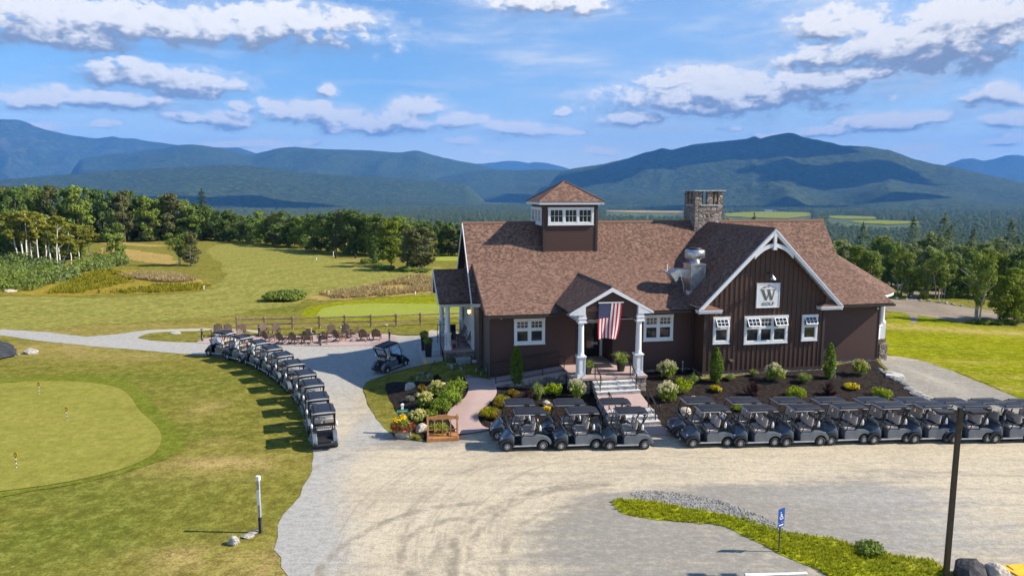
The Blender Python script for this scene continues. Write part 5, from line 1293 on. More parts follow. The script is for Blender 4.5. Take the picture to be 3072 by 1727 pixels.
# ------------------------------------------------------------------ adirondack chairs
def make_chair():
    t = empty('adirondack_chair', (0, 0, 0))       # faces +x
    m = MB()
    for k in range(5):
        y = -.24+k*.12; top = .98-.05*abs(k-2)**1.6
        m.hexa([(-.22,y-.053,.27), (-.20,y-.053,.27), (-.20,y+.053,.27), (-.22,y+.053,.27)], [(-.49,y-.062+.012*(k-2),top), (-.47,y-.062+.012*(k-2),top), (-.47,y+.062+.012*(k-2),top), (-.49,y+.062+.012*(k-2),top)])
    m.bar((-.44,-.28,.78), (-.44,.28,.78), .05, .03); m.build('backrest', MT['chair'], t)
    m = MB()
    for k in range(6):
        x = -.20+k*.105; m.hexa([(x,-.27,.27+k*.018), (x+.09,-.27,.285+k*.018), (x+.09,.27,.285+k*.018), (x,.27,.27+k*.018)], [(x,-.27,.295+k*.018), (x+.09,-.27,.31+k*.018), (x+.09,.27,.31+k*.018), (x,.27,.295+k*.018)])
    m.build('seat', MT['chair'], t)
    for s in (-1, 1):
        m = MB(); m.hexa([(-.42,s*.33-.05,.53), (.40,s*.33-.07,.56), (.40,s*.33+.07,.56), (-.42,s*.33+.05,.53)], [(-.42,s*.33-.05,.555), (.40,s*.33-.07,.585), (.40,s*.33+.07,.585), (-.42,s*.33+.05,.555)]); m.build('armrest', MT['chair'], t)
        m = MB(); m.bar((.32,s*.30,0), (.32,s*.30,.56), .09, .035); m.build('leg', MT['chair'], t)
        m = MB(); m.hexa([(-.62,s*.27-.02,0), (-.50,s*.27-.02,0), (-.50,s*.27+.02,0), (-.62,s*.27+.02,0)], [(.30,s*.27-.02,.28), (.34,s*.27-.02,.38), (.34,s*.27+.02,.38), (.30,s*.27+.02,.28)])
        m.bar((-.30,s*.31,.27), (-.40,s*.31,.55), .05, .03); m.build('leg', MT['chair'], t)
    return t
ch0 = make_chair(); chused = [False]
def place_chair(p, h, label, group='adirondack chairs on the patio'):
    t = ch0 if not chused[0] else copy_tree(ch0); chused[0] = True
    t.scale = (1.12, 1.12, 1.12); t.location = p; t.rotation_euler = (0, 0, h); tag(t, label, 'chair', group); return t
zk = z2(600, 960, 4.6)
pit = hit(*zk([(1505, 205)])[0])
CH_ = [((230, 235), -85, 'brown adirondack chair behind the first cart of the curved row'), ((372, 235), -80, 'brown adirondack chair behind the roof of the second cart'), ((575, 240), -75, 'brown adirondack chair on the patio left of the short bollard, by the fence post'),
       ((612, 315), -20, 'brown adirondack chair seen over the second cart roof'), ((885, 228), -60, 'brown adirondack chair beside the short bollard, far side'), ((1055, 222), -70, 'brown adirondack chair on the far patio edge, left of the fire box'),
       ((950, 310), 62, 'brown adirondack chair in the near row, leftmost, by the third cart'), ((1145, 330), 70, 'brown adirondack chair in the near row, second from its left end'), ((1320, 332), 75, 'brown adirondack chair in the near row, below and left of the fire box'),
       ((1485, 330), 90, 'brown adirondack chair in the near row, straight below the fire box'), ((1695, 325), 110, 'brown adirondack chair behind the tall middle bollard'), ((1810, 245), -80, 'brown adirondack chair on the far edge right of the fire box'),
       ((1990, 240), -95, 'brown adirondack chair on the far patio edge in the middle of three'), ((2110, 250), 165, 'brown adirondack chair turned sideways at the far right patio edge'), ((1930, 300), 60, 'brown adirondack chair in front of the three far ones'),
       ((2270, 290), 85, 'brown adirondack chair in the shade, left of the right pair'), ((2440, 282), 92, 'brown adirondack chair at the right end of the patio in the shade'), ((590, 385), -30, 'brown adirondack chair hidden between the second and third carts')]
for (x, y), a, lb in CH_:
    p = hit(*zk([(x, y-6)])[0]); p.z += .04; place_chair(p, R(a), lb)
pa = W(-11.6, 9.3, ZF); place_chair(pa, AZ+R(185), 'brown adirondack chair on the side porch by the black barrel', 'chairs on the side porch')
pa = W(-11.5, 6.7, ZF); place_chair(pa, AZ+R(178), 'brown adirondack chair on the side porch, near end', 'chairs on the side porch')
f = empty('fire_box', pit+Vector((0, 0, .0))); tag(f, 'black steel fire ring with a pale wooden box on the grass', 'fire pit')
m = MB(); m.lathe([(.55,0), (.60,.30), (.56,.32), (.50,.06), (0,.05)], n=18); m.build('fire_ring', MT['black'], f)
m = MB(); m.box((-.22,-.15,.06), (.22,.15,.62)); m.box((-.26,-.19,.621), (.26,.19,.66)); m.build('wooden_box', MT['straw'], f)
for (x, y, lb) in ((148, 262, 'black bollard light left of the first cart'), (686, 225, 'short black bollard light among the patio chairs'), (1265, 305, 'black bollard light in front of the near chair row'), (1916, 268, 'black bollard light at the right end of the patio')):
    p = hit(*zc([(x, y)])[0]); b_ = empty('bollard_light', p); tag(b_, lb, 'bollard', 'bollard lights round the patio')
    m = MB(); m.lathe([(.13,0), (.13,.03), (.085,.04), (.085,.92)], n=14); m.build('post', MT['black'], b_)
    m = MB(); m.lathe([(.07,.92), (.07,.98)], n=14); m.build('lens', MT['white'], b_)
    m = MB(); m.lathe([(.10,.98), (.10,1.07), (0,1.075)], n=14); m.build('cap', MT['black'], b_)
# ------------------------------------------------------------------ split rail fence
FP = zb([(35, 1415), (297, 1410), (560, 1408), (814, 1400), (1054, 1392), (1300, 1388), (1538, 1380), (1766, 1368), (2010, 1358), (2250, 1350), (2480, 1342)])
fw = [hit(*p) for p in FP]; fe = empty('rail_fence', fw[0]); tag(fe, 'weathered split rail fence running behind the patio to the side porch', 'fence')
for i, p in enumerate(fw):
    q = p-fw[0]; m = MB(); m.box((q.x-.08, q.y-.08, q.z-.1), (q.x+.08, q.y+.08, q.z+1.22)); m.build('post', MT['fence'], fe)
    if i:
        for h in (.52, 1.0):
            m = MB(); o_ = fw[i-1]-fw[0]; m.bar(o_+Vector((.08, -.02, h)), q+Vector((-.08, -.02, h+.02)), .06, .15); m.build('rail', MT['fence'], fe)
# ------------------------------------------------------------------ rocks
def rock_mesh(seed, sub=2, flat=1.0):
    bm = bmesh.new(); bmesh.ops.create_icosphere(bm, subdivisions=sub+1, radius=1.0)
    r = random.Random(seed); planes = [(Vector((r.gauss(0,1), r.gauss(0,1), r.gauss(0,.8))).normalized(), r.uniform(.62, .9)) for _ in range(11)]
    off = Vector((r.uniform(0, 50), r.uniform(0, 50), 0))
    for v in bm.verts:
        c = v.co.normalized(); k = 1.0
        for n_, d_ in planes:
            q = c.dot(n_)
            if q > 1e-3: k = min(k, d_/q)
        k *= 1+.09*mnoise.noise(c*2.2+off)+.04*mnoise.noise(c*6+off)
        v.co = c*k; v.co.z *= flat
    me = bpy.data.meshes.new('rock'); bm.to_mesh(me); bm.free()
    return me
ROCK = [rock_mesh(11+i) for i in range(5)]
def rock(name, p, s, mat, label, cat='boulder', group=None, rz=None, k=None, sink=.25):
    me = ROCK[(k if k is not None else random.randrange(5))].copy(); me.materials.append(MT[mat])
    o = bpy.data.objects.new(name, me); link(o)
    s = s if isinstance(s, (tuple, list)) else (s, s*.8, s*.75)
    o.scale = s; o.location = (p[0], p[1], p[2]+s[2]*(1-sink*2)*.8); o.rotation_euler = (0, 0, random.uniform(0, 6) if rz is None else rz)
    return tag(o, label, cat, group)
def rockpx(x, y, wpx, hpx, mat, label, **k):       # base centre and size in photo pixels
    p = hit(x, y); u_ = pxscale(p); return rock('boulder', p, (wpx*u_*.5*1.08, wpx*u_*.5*.8, hpx*u_*.55), mat, label, **k)
Z3 = lambda x, y: zd([(x, y)])[0]; Z4 = lambda x, y: zi([(x, y)])[0]; Z5 = lambda x, y: zf([(x, y)])[0]
rockpx(*Z3(237, 508), 42, 30, 'boulder', 'white boulder at the back corner of the left bed', k=0, rz=1.0)
rockpx(*Z3(300, 735), 21, 18, 'boulder', 'small tan boulder among the cream flowers behind the post sign', k=1)
rockpx(*Z3(355, 895), 47, 35, 'boulder', 'large cream boulder between the flower planter and the wooden rack', k=2, rz=.4)
rockpx(*Z3(545, 470), 24, 13, 'boulder', 'low boulder half hidden behind the leafy perennials', k=3)
rockpx(*Z3(1110, 610), 20, 14, 'boulder', 'small boulder in the yellow grass behind the first parked cart', k=4)
rockpx(*Z3(983, 740), 20, 16, 'boulder', 'white boulder in the yellow grass beside the walkway', k=0)
rockpx(*Z3(1485, 660), 38, 24, 'boulder', 'cream boulder behind the middle back line cart', k=1, rz=2)
rockpx(*Z4(495, 730), 46, 20, 'boulder', 'flat cream boulder above the first cart right of the steps', k=3, rz=0)
rockpx(*Z4(385, 870), 50, 26, 'boulder', 'tan boulder seen through the first back line cart', k=2)
rockpx(*Z4(1770, 860), 52, 24, 'boulder', 'long tan boulder seen through the fourth back line cart', k=4, rz=0)
rockpx(*Z5(790, 800), 62, 22, 'boulder', 'tan boulder at the bed corner beside the rock edging', k=0, rz=0)
for i, (x, y, w, h) in enumerate(((600, 405, 22, 12), (690, 440, 40, 14), (770, 500, 40, 16), (870, 560, 30, 14), (930, 615, 40, 14), (1010, 670, 50, 16), (1090, 705, 44, 16))):
    rockpx(*Z5(x, y), w, h, 'boulder_grey', 'pale edging rock along the right bed, %s down from the house corner' % NTH[i], group='edging rocks of the right bed', rz=-.7)
p = hit(*Z5(760, 470)); m = MB(); m.prism([(-.5,-.5), (.1,-.6), (.6,-.2), (.5,.4), (-.1,.8), (-.5,.4)], lambda a, b, c: (a, b, c), -.2, .18); tag(m.build('stone_slab', MT['concrete'], None, p, -.5, .05), 'flat pale slab at the foot of the round porch pier', 'stone slab')
rockpx(*za([(1395, 1258)])[0], 38, 34, 'boulder_grey', 'grey boulder beside the white marker post on the grass', k=2)
rockpx(*za([(1480, 1215)])[0], 38, 12, 'boulder_grey', 'flat stone slab between the boulder and the white post', k=3, rz=.3)
rockpx(*za([(1520, 1190)])[0], 34, 8, 'boulder_grey', 'low flat stone right at the foot of the white post', k=4, rz=.3)
rockpx(*zh([(1525, 1335)])[0], 36, 9, 'boulder_grey', 'long flat stone on the grass island beside the cart path', k=1, rz=-.15)
rockpx(*za([(185, 118)])[0], 44, 20, 'boulder_grey', 'flat topped stone beside the dark heap at the left edge', k=3, rz=0)
rockpx(*za([(112, 128)])[0], 12, 6, 'boulder_grey', 'small stone between the dark heap and the flat stone', k=1)
for i, (x, y, w) in enumerate(((925, 790, 16), (1040, 797, 10), (1215, 815, 12), (1310, 818, 14), (1430, 838, 15), (1520, 848, 14), (1605, 862, 13), (1480, 832, 8), (1710, 878, 12), (1820, 884, 8), (1960, 810, 10), (1800, 825, 8))):
    rockpx(*zg([(x, y)])[0], w, w*.6, 'boulder_grey', 'pale boulder along the dirt track, %s' % ['nearest the roof corner', 'second from the roof corner', 'third from the roof corner', 'round one below the forked trees', 'white one below the forked trees', 'dark topped one on the bright grass', 'low one on the bright grass', 'tiny one beside the white one', 'flat one near the thin trees', 'last small one by the thin trees', 'one behind the thin tree', 'one on the grass rise'][i], group='boulders along the dirt track')
rockpx(*zb([(1020, 1395)])[0], 12, 6, 'boulder', 'small white rock at the foot of the rail fence', k=1)
rockpx(*zb([(1440, 1372)])[0], 16, 5, 'boulder', 'long white rock by the fence towards the porch', k=3)
rockpx(*zh([(90, 968)])[0], 40, 9, 'boulder', 'pale flat rock below the thicket at the left edge', k=3, rz=0)
p = hit(2915, 1742); rock('boulder', p, (.80, .62, .52), 'boulder_dark', 'dark slate boulder beside the lamp pole base', k=1, rz=.6)
p = hit(2986, 1740); rock('boulder', p, (.46, .42, .42), 'boulder', 'tan boulder right of the dark slate one', k=2, rz=.2)
# coarse stones along the grass strip (uncountable)
def chips():
    m = MB(); rnd = random.Random(5)
    poly = wpoly(dpx([(1585, 1240), (1640, 1234), (1720, 1242), (1800, 1256), (1880, 1282), (1950, 1316), (1985, 1345), (1940, 1338), (1860, 1308), (1780, 1284), (1700, 1268), (1610, 1256)]), n=2)
    xs = [p[0] for p in poly]; ys = [p[1] for p in poly]; k = 0
    while k < 4600:
        x, y = rnd.uniform(min(xs), max(xs)), rnd.uniform(min(ys), max(ys))
        k += 1
        if not inside(x, y, poly): continue
        r = rnd.uniform(.02, .06); z = gz(x, y)+.015
        vs = [(x+r*a*rnd.uniform(.6, 1.2), y+r*b*rnd.uniform(.6, 1.2), z+r*c*rnd.uniform(.6, 1.1)) for a, b, c in ((1,0,0), (0,1,0), (-1,0,0), (0,-1,0), (0,0,1), (.5,.5,.6), (-.5,-.4,.6))]
        m._add(vs, [(0,1,5), (1,2,4), (0,5,4), (5,1,4), (2,3,6), (2,6,4), (6,3,4), (3,0,4)])
    tag(m.build('coarse_gravel', MT['chips']), 'grey crushed stones along the bright grass strip', 'gravel', kind='stuff')
chips()
# ------------------------------------------------------------------ plants
def leaves(m, rnd, c, r, n, size, mi=0, fill=.55, up=.3, zmin=None, asp=1.0):
    """n leaf quads over a blob; r=(rx,ry,rz)"""
    for _ in range(n):
        d = Vector((rnd.gauss(0,1), rnd.gauss(0,1), rnd.gauss(0,1))).normalized(); k = rnd.uniform(fill, 1.0)
        p = Vector((c[0]+d.x*r[0]*k, c[1]+d.y*r[1]*k, c[2]+d.z*r[2]*k))
        if zmin is not None and p.z < zmin: p.z = zmin+rnd.uniform(0, .15)
        nn = (d+Vector((rnd.gauss(0,.6), rnd.gauss(0,.6), rnd.gauss(0,.6)+up))).normalized()
        a = nn.cross(Vector((rnd.uniform(-1,1), rnd.uniform(-1,1), rnd.uniform(-1,1)))).normalized(); b = nn.cross(a)
        s = size*rnd.uniform(.6, 1.35); a *= s*.5; b *= s*.5*asp
        m._add([p-a, p-b*.8+a*.1, p+a, p+b*.8-a*.1], [(0,1,2,3)], mi)
def blades(m, rnd, c, r, h, n, w=.02, mi=0, droop=.5, spread=1.0):
    for _ in range(n):
        a = rnd.uniform(0, 6.283); q = rnd.uniform(0, 1)**.6; ro = r*.25*q; L = h*rnd.uniform(.6, 1.1)
        d = Vector((math.cos(a), math.sin(a), 0)); s = Vector((-d.y, d.x, 0))*w*rnd.uniform(.7, 1.3)
        p0 = Vector(c)+d*ro; o = r*spread*q
        p1 = p0+d*o*.45+Vector((0,0,L*.65)); p2 = p0+d*o+Vector((0,0,L*(1-droop*q*.6)))
        m._add([p0-s, p0+s, p1+s*.8, p1-s*.8, p2], [(0,1,2,3), (3,2,4)], mi)
PN = [0]
def shrub(px, py, wpx, hpx, kind, label, cat='shrub', group=None):
    PN[0] += 1; rnd = random.Random(PN[0]*17+3)
    p = hit(px, py); sc = pxscale(p); w = wpx*sc*(1.32 if kind == 'green' and cat == 'plant' else 1.12); h = hpx*sc*(1.1 if kind == 'green' else .96)
    rx = w/2; m = MB(); fl = None; name = 'shrub'; mats = None
    if kind in ('hydrangea', 'hydrangea_white'):
        name = 'hydrangea_shrub'; k = int(10+rx*10)
        for i in range(k):
            a = rnd.uniform(0, 6.28); q = math.sqrt(rnd.uniform(0, 1))*.62; z = h*rnd.uniform(.30, .80)*(1-.35*q)
            leaves(m, rnd, (rx*q*math.cos(a), rx*q*math.sin(a), z), (rx*.40, rx*.40, h*.22), 70, .10, zmin=.06)
        fl = MB()
        for i in range(int(36+rx*40)):
            a = rnd.uniform(0, 6.28); e = rnd.uniform(.05, 1.45); R_ = .98*rnd.uniform(.85, 1.08)
            c = (rx*R_*math.cos(a)*math.cos(e), rx*R_*math.sin(a)*math.cos(e), h*.48+h*.52*R_*math.sin(e))
            leaves(fl, rnd, c, (.075, .075, .11), 20, .062, fill=.7)
        mats = 'leaf_shrub'; fm = 'petal_white' if kind.endswith('white') else 'petal_cream'
        for i in range(7):
            a = i*.9; m.tube([(0,0,0), (rx*.4*math.cos(a), rx*.4*math.sin(a), h*.5)], .014, 4, 1)
    elif kind == 'arborvitae':
        name = 'arborvitae_tree'
        for i in range(46):
            t = i/45; z = h*(.07+.88*t); rr = rx*min(1, .62+1.1*t if t < .3 else 1.06-(t-.3)**1.6*1.25)
            for k in range(5):
                a = rnd.uniform(0, 6.28); leaves(m, rnd, (rr*.62*math.cos(a), rr*.62*math.sin(a), z), (rr*.42, rr*.42, h*.05), 15, .11, up=.8, asp=.55)
        leaves(m, rnd, (0,0,h*.97), (.06,.06,h*.05), 30, .09, up=.8, asp=.5); mats = 'leaf_arb'
        m.tube([(0,0,0), (0,0,h*.5)], .06, 6, 1)
    elif kind in ('lime', 'gold', 'amber', 'green', 'bush'):
        name = {'lime': 'evergreen_shrub', 'gold': 'spirea_shrub', 'amber': 'spirea_shrub', 'green': 'leafy_shrub', 'bush': 'leafy_bush'}[kind]; k = int(14+rx*14)
        for i in range(k):
            a = rnd.uniform(0, 6.28); q = math.sqrt(rnd.uniform(0, 1))*.72; z = h*(.32+.42*rnd.uniform(0, 1)*(1-q*.5))
            leaves(m, rnd, (rx*q*math.cos(a), rx*q*math.sin(a), z), (rx*.36, rx*.36, h*.26), 62 if rx < .9 else 110, max(.085, rx*.11), zmin=.03, up=.5)
        mats = {'lime': 'leaf_lime', 'gold': 'leaf_gold', 'amber': 'leaf_orange', 'green': 'leaf_shrub', 'bush': 'leaf_mid'}[kind]
    elif kind == 'barberry':
        name = 'barberry_shrub'
        for i in range(26):
            a = rnd.uniform(0, 6.28); e = rnd.uniform(.25, 1.5); L = rnd.uniform(.7, 1.1)
            tip = Vector((rx*L*math.cos(a)*math.cos(e), rx*L*math.sin(a)*math.cos(e), h*L*math.sin(e)*.95)); m.tube([(0,0,.02), tip], [.014, .005], 4, 1)
            for k in range(5): leaves(m, rnd, tip*(.4+.15*k), (rx*.18, rx*.18, h*.11), 18, .06, zmin=.03)
        mats = 'leaf_red'
    elif kind in ('grass', 'yellowgrass', 'fescue'):
        name = 'ornamental_grass'
        blades(m, rnd, (0,0,0), rx, h*1.05, int(260+rx*220), .014 if kind != 'fescue' else .008, 0, .9 if kind != 'fescue' else .7)
        if kind == 'fescue': blades(m, rnd, (0,0,0), rx, h*.9, 260, .008, 0, 1.2)
        mats = {'grass': 'leaf_grass', 'yellowgrass': 'leaf_yelgrass', 'fescue': 'leaf_blue'}[kind]
    elif kind in ('daylily', 'orangelily'):
        name = 'flowering_plant'; blades(m, rnd, (0,0,0), rx*.9, h*.8, 160, .016, 0, .8); fl = MB()
        for i in range(46):
            a = rnd.uniform(0, 6.28); q = rnd.uniform(0, .9); leaves(fl, rnd, (rx*q*math.cos(a), rx*q*math.sin(a), h*rnd.uniform(.72, 1.0)), (.06, .06, .06), 9, .075)
        mats = 'leaf_shrub'; fm = 'petal_yellow' if kind == 'daylily' else 'petal_orange'
    o = m.build(name, [MT[mats], MT['bark']], None, p+Vector((0, 0, .03)), rnd.uniform(0, 6))
    if fl: fl.build('flowers', MT[fm], o)
    return tag(o, label, cat, group)
S3 = lambda x, y, w, h, k, l, **q: shrub(*Z3(x, y), w/3.03, h/3.03, k, l, **q)
S4 = lambda x, y, w, h, k, l, **q: shrub(*Z4(x, y), w/3.62, h/3.62, k, l, **q)
S5 = lambda x, y, w, h, k, l, **q: shrub(*Z5(x, y), w/3.62, h/3.62, k, l, **q)
S3(355, 540, 100, 85, 'amber', 'amber yellow spirea beside the white boulder')
S3(485, 560, 150, 125, 'hydrangea', 'cream hydrangea before the leafy perennials, upper of the left bed')
S3(485, 445, 80, 75, 'barberry', 'small dark red barberry at the top of the left bed')
S3(372, 668, 155, 135, 'hydrangea', 'cream hydrangea in the middle of the left bed')
S3(243, 620, 78, 62, 'fescue', 'pale blue fescue tuft, leftmost in the left bed')
S3(320, 588, 80, 60, 'fescue', 'pale blue fescue tuft behind the middle cream hydrangea')
S3(245, 770, 60, 60, 'fescue', 'pale fescue tuft right of the white sign post')
S3(322, 800, 155, 105, 'hydrangea', 'cream hydrangea behind the large boulder and sign post')
S3(660, 560, 190, 165, 'green', 'leafy green perennial clump beside the walkway, upper', cat='plant')
S3(590, 650, 210, 180, 'green', 'leafy green perennial clump, middle of the left bed', cat='plant')
S3(520, 735, 190, 150, 'green', 'leafy green perennial clump, lower, toward the walkway', cat='plant')
S3(435, 780, 110, 100, 'green', 'leafy green plant above the wooden rack', cat='plant')
S3(520, 905, 170, 95, 'green', 'low leafy plant standing behind the wooden rack', cat='plant')
S3(255, 430, 70, 60, 'grass', 'thin wispy grass behind the white boulder', cat='plant')
S3(1213, 480, 130, 385, 'arborvitae', 'narrow arborvitae before the entry ramp', cat='tree')
S3(1182, 575, 115, 85, 'amber', 'amber spirea at the foot of the ramp arborvitae')
S3(1315, 625, 150, 125, 'barberry', 'dark red barberry between the amber spirea and the tall grass')
S3(1405, 605, 130, 185, 'grass', 'tall green grass left of the lime shrub', cat='plant')
S3(1548, 570, 165, 150, 'lime', 'bright lime globe shrub left of the entry steps')
S3(1755, 600, 165, 185, 'hydrangea_white', 'white hydrangea left of the entry steps')
S3(1510, 680, 75, 55, 'fescue', 'pale fescue tuft before the boulder behind the carts')
S3(1478, 745, 80, 80, 'daylily', 'yellow daylilies behind the middle cart', cat='flowers')
S3(1255, 800, 70, 60, 'orangelily', 'orange daylilies seen through the first parked cart', cat='flowers')
S3(1075, 650, 150, 110, 'yellowgrass', 'yellow green grass beside the walkway, upper clump', cat='plant')
S3(960, 770, 190, 120, 'yellowgrass', 'yellow green grass beside the walkway, lower clump', cat='plant')
S3(1060, 690, 120, 85, 'amber', 'amber plant between the two yellow grass clumps')
S3(1020, 785, 100, 75, 'amber', 'amber plant below the small white boulder')
S4(185, 490, 200, 200, 'hydrangea_white', 'white hydrangea against the wall right of the porch')
S4(190, 735, 215, 220, 'hydrangea_white', 'white hydrangea right of the landing path')
S4(350, 665, 225, 235, 'lime', 'yellow green evergreen between the two white hydrangeas')
S4(470, 555, 110, 150, 'grass', 'tall green grass at the inner corner of the gable', cat='plant')
S4(712, 540, 155, 415, 'arborvitae', 'narrow arborvitae before the left end of the gable', cat='tree')
S4(715, 640, 130, 90, 'gold', 'golden spirea below the gable arborvitae')
S4(1112, 680, 165, 170, 'barberry', 'dark red barberry below the triple window')
S4(865, 515, 110, 90, 'grass', 'thin grass by the stone base, right of the arborvitae', cat='plant')
S4(1120, 470, 100, 100, 'grass', 'thin grass before the stone base under the triple window', cat='plant')
S4(1352, 525, 195, 205, 'hydrangea_white', 'white hydrangea under the right end of the triple window')
S4(1672, 545, 160, 145, 'grass', 'bright green grass left of the right hand arborvitae', cat='plant')
S4(1942, 495, 130, 410, 'arborvitae', 'narrow arborvitae before the right end of the gable', cat='tree')
S4(1582, 710, 210, 165, 'lime', 'low lime evergreen in the middle of the right bed')
S4(1945, 680, 150, 155, 'barberry', 'dark red barberry below the right hand arborvitae')
S4(955, 835, 170, 70, 'lime', 'low lime evergreen behind the second cart roof')
S5(385, 462, 170, 180, 'hydrangea', 'cream hydrangea by the right corner of the house')
S5(295, 605, 160, 75, 'gold', 'flat golden spirea in the right bed')
S5(622, 705, 230, 135, 'lime', 'spreading lime evergreen near the rock edging')
S5(590, 730, 130, 65, 'fescue', 'pale fescue tuft before the spreading evergreen')
S5(240, 795, 90, 45, 'lime', 'small lime evergreen just behind the cart roofs')
shrub(*ze([(1200, 1255)])[0], 84, 36, 'bush', 'round green tuft on the bright grass strip')
shrub(*zb([(490, 1132)])[0], 118, 34, 'bush', 'low green thicket bush alone on the fairway')
# bright grass blades of the strip (uncountable)
def strip_blades():
    m = MB(); rnd = random.Random(9); xs = [p[0] for p in STRIPW]; ys = [p[1] for p in STRIPW]
    C_ = [(rnd.uniform(min(xs), max(xs)), rnd.uniform(max(14, min(ys)), max(ys))) for _ in range(9000)]
    for (x, y), ok in zip(C_, inside_np(C_, STRIPW)):
        if ok: blades(m, rnd, (x, y, gz(x, y)+.02), .09, rnd.uniform(.08, .2), 6, .010, 0, .8)
    tag(m.build('grass_tufts', MT['blade']), 'bright green grass blades on the strip in the parking lot', 'grass', kind='stuff')
strip_blades()
def field_stuff(name, polys, mat, n, h, label, cat, seed, r=.5, bl=7, w=.04, droop=.8):
    m = MB(); rnd = random.Random(seed)
    for poly in polys:
        xs = [p[0] for p in poly]; ys = [p[1] for p in poly]
        C_ = [(rnd.uniform(min(xs), max(xs)), rnd.uniform(min(ys), max(ys))) for _ in range(n)]
        for (x, y), ok in zip(C_, inside_np(C_, poly)):
            if ok and mnoise.noise(Vector((x*.12, y*.12, seed))) > -.25: blades(m, rnd, (x, y, gz(x, y)), r, h*rnd.uniform(.5, 1.2), bl, w, 0, droop)
    return tag(m.build(name, MT[mat]), label, cat, kind='stuff')
field_stuff('tall_grass', [wpoly(zb([(740, 1105), (900, 1068), (1250, 1018), (1500, 958), (1780, 910), (1980, 985), (1980, 1035), (1700, 1070), (1400, 1095), (1000, 1122)])), wpoly(zh([(1030, 845), (1200, 820), (1500, 826), (1700, 872), (1500, 895), (1200, 865)]))], 'straw', 2600, .8, 'tall straw coloured grass in the rough', 'grass', 3)
field_stuff('meadow_plants', [wpoly(zh([(560, 900), (760, 815), (1000, 790), (1250, 900), (1780, 905), (1740, 955), (1300, 980), (700, 985), (420, 985)]))], 'leaf_yelgrass', 3200, .7, 'yellow flowering meadow plants below the birches', 'meadow', 4)
def thicket():
    m = MB(); rnd = random.Random(12)
    poly = wpoly(z2(0, 540, 4.022)([(-200, 960), (0, 985), (300, 985), (600, 1040), (800, 1090), (1000, 1010), (1250, 950), (1450, 960), (1560, 1020), (1300, 1090), (1000, 1120), (930, 1200), (780, 1250), (560, 1270), (480, 1330), (200, 1345), (0, 1345), (-200, 1345)]))
    xs = [p[0] for p in poly]; ys = [p[1] for p in poly]
    C_ = [(rnd.uniform(min(xs), max(xs)), rnd.uniform(min(ys), max(ys))) for _ in range(1500)]
    for (x, y), ok in zip(C_, inside_np(C_, poly)):
        if ok:
            h = rnd.uniform(.9, 2.3); r = rnd.uniform(.5, 1.1)
            leaves(m, rnd, (x, y, gz(x, y)+h*.5), (r, r, h*.55), 46, .30, 0 if mnoise.noise(Vector((x*.13, y*.13, 1))) > -.02 else 1, zmin=gz(x, y))
    tag(m.build('thicket', [MT['silver'], MT['leaf_mid']]), 'silvery green undergrowth below the birch grove', 'undergrowth', kind='stuff')
thicket()
# ------------------------------------------------------------------ trees
def crown_mesh(seed, leafmat, H=10.0, Rc=3.2, z0=.18, nblob=34, nleaf=95, size=.42, shape='round', low=None):
    rnd = random.Random(seed); m = MB()
    for i in range(nblob):
        t = rnd.uniform(0, 1); z = H*(z0+(.96-z0)*t)
        if shape == 'round': env = math.sqrt(max(.05, 1-((t-.45)/.62)**2))
        elif shape == 'column': env = .75*math.sqrt(max(.08, 1-((t-.5)/.6)**2))
        elif shape == 'vase': env = .35+.65*math.sqrt(max(.05, 1-((t-.68)/.5)**2)) if t > .25 else .4
        else: env = 1-t*.8
        a = rnd.uniform(0, 6.28); q = math.sqrt(rnd.uniform(0, 1))*env
        br = Rc*rnd.uniform(.24, .42)*(.65+.35*env)
        leaves(m, rnd, (Rc*.8*q*math.cos(a), Rc*.8*q*math.sin(a), z-br*.2), (br, br, br*.72), int(nleaf*rnd.uniform(.6, 1.3)), size, fill=.6, up=.5)
    return m.mesh('crown', MT[leafmat])
def conifer_mesh(seed, H=11.0, Rc=2.6, z0=.10, size=.55, whorls=26, dens=80, mat='needle'):
    rnd = random.Random(seed); m = MB()
    for i in range(whorls):
        t = (i+rnd.uniform(-.2, .2))/whorls; z = H*(z0+(1-z0)*t); rr = Rc*(1-t)**.85*rnd.uniform(.8, 1.15)+.12
        nb = max(4, int(9*(1-t)+3))
        for k in range(nb):
            a = 6.283*k/nb+rnd.uniform(-.3, .3)
            for q in range(int(dens/9)+1):
                f = rnd.uniform(.2, 1.0); p = Vector((rr*f*math.cos(a), rr*f*math.sin(a), z-rr*f*.22+rnd.uniform(-.15, .15)))
                d = Vector((math.cos(a+rnd.uniform(-.5, .5)), math.sin(a+rnd.uniform(-.5, .5)), rnd.uniform(-.35, .1)))*size*rnd.uniform(.6, 1.2); s = Vector((-d.y, d.x, rnd.uniform(-.2, .2)))*.42
                m._add([p-d*.5, p-s*.6, p+d*.7, p+s*.6], [(0,1,2,3)], 0)
    leaves(m, rnd, (0,0,H), (.12,.12,.4), 20, .3)
    return m.mesh('crown', MT[mat])
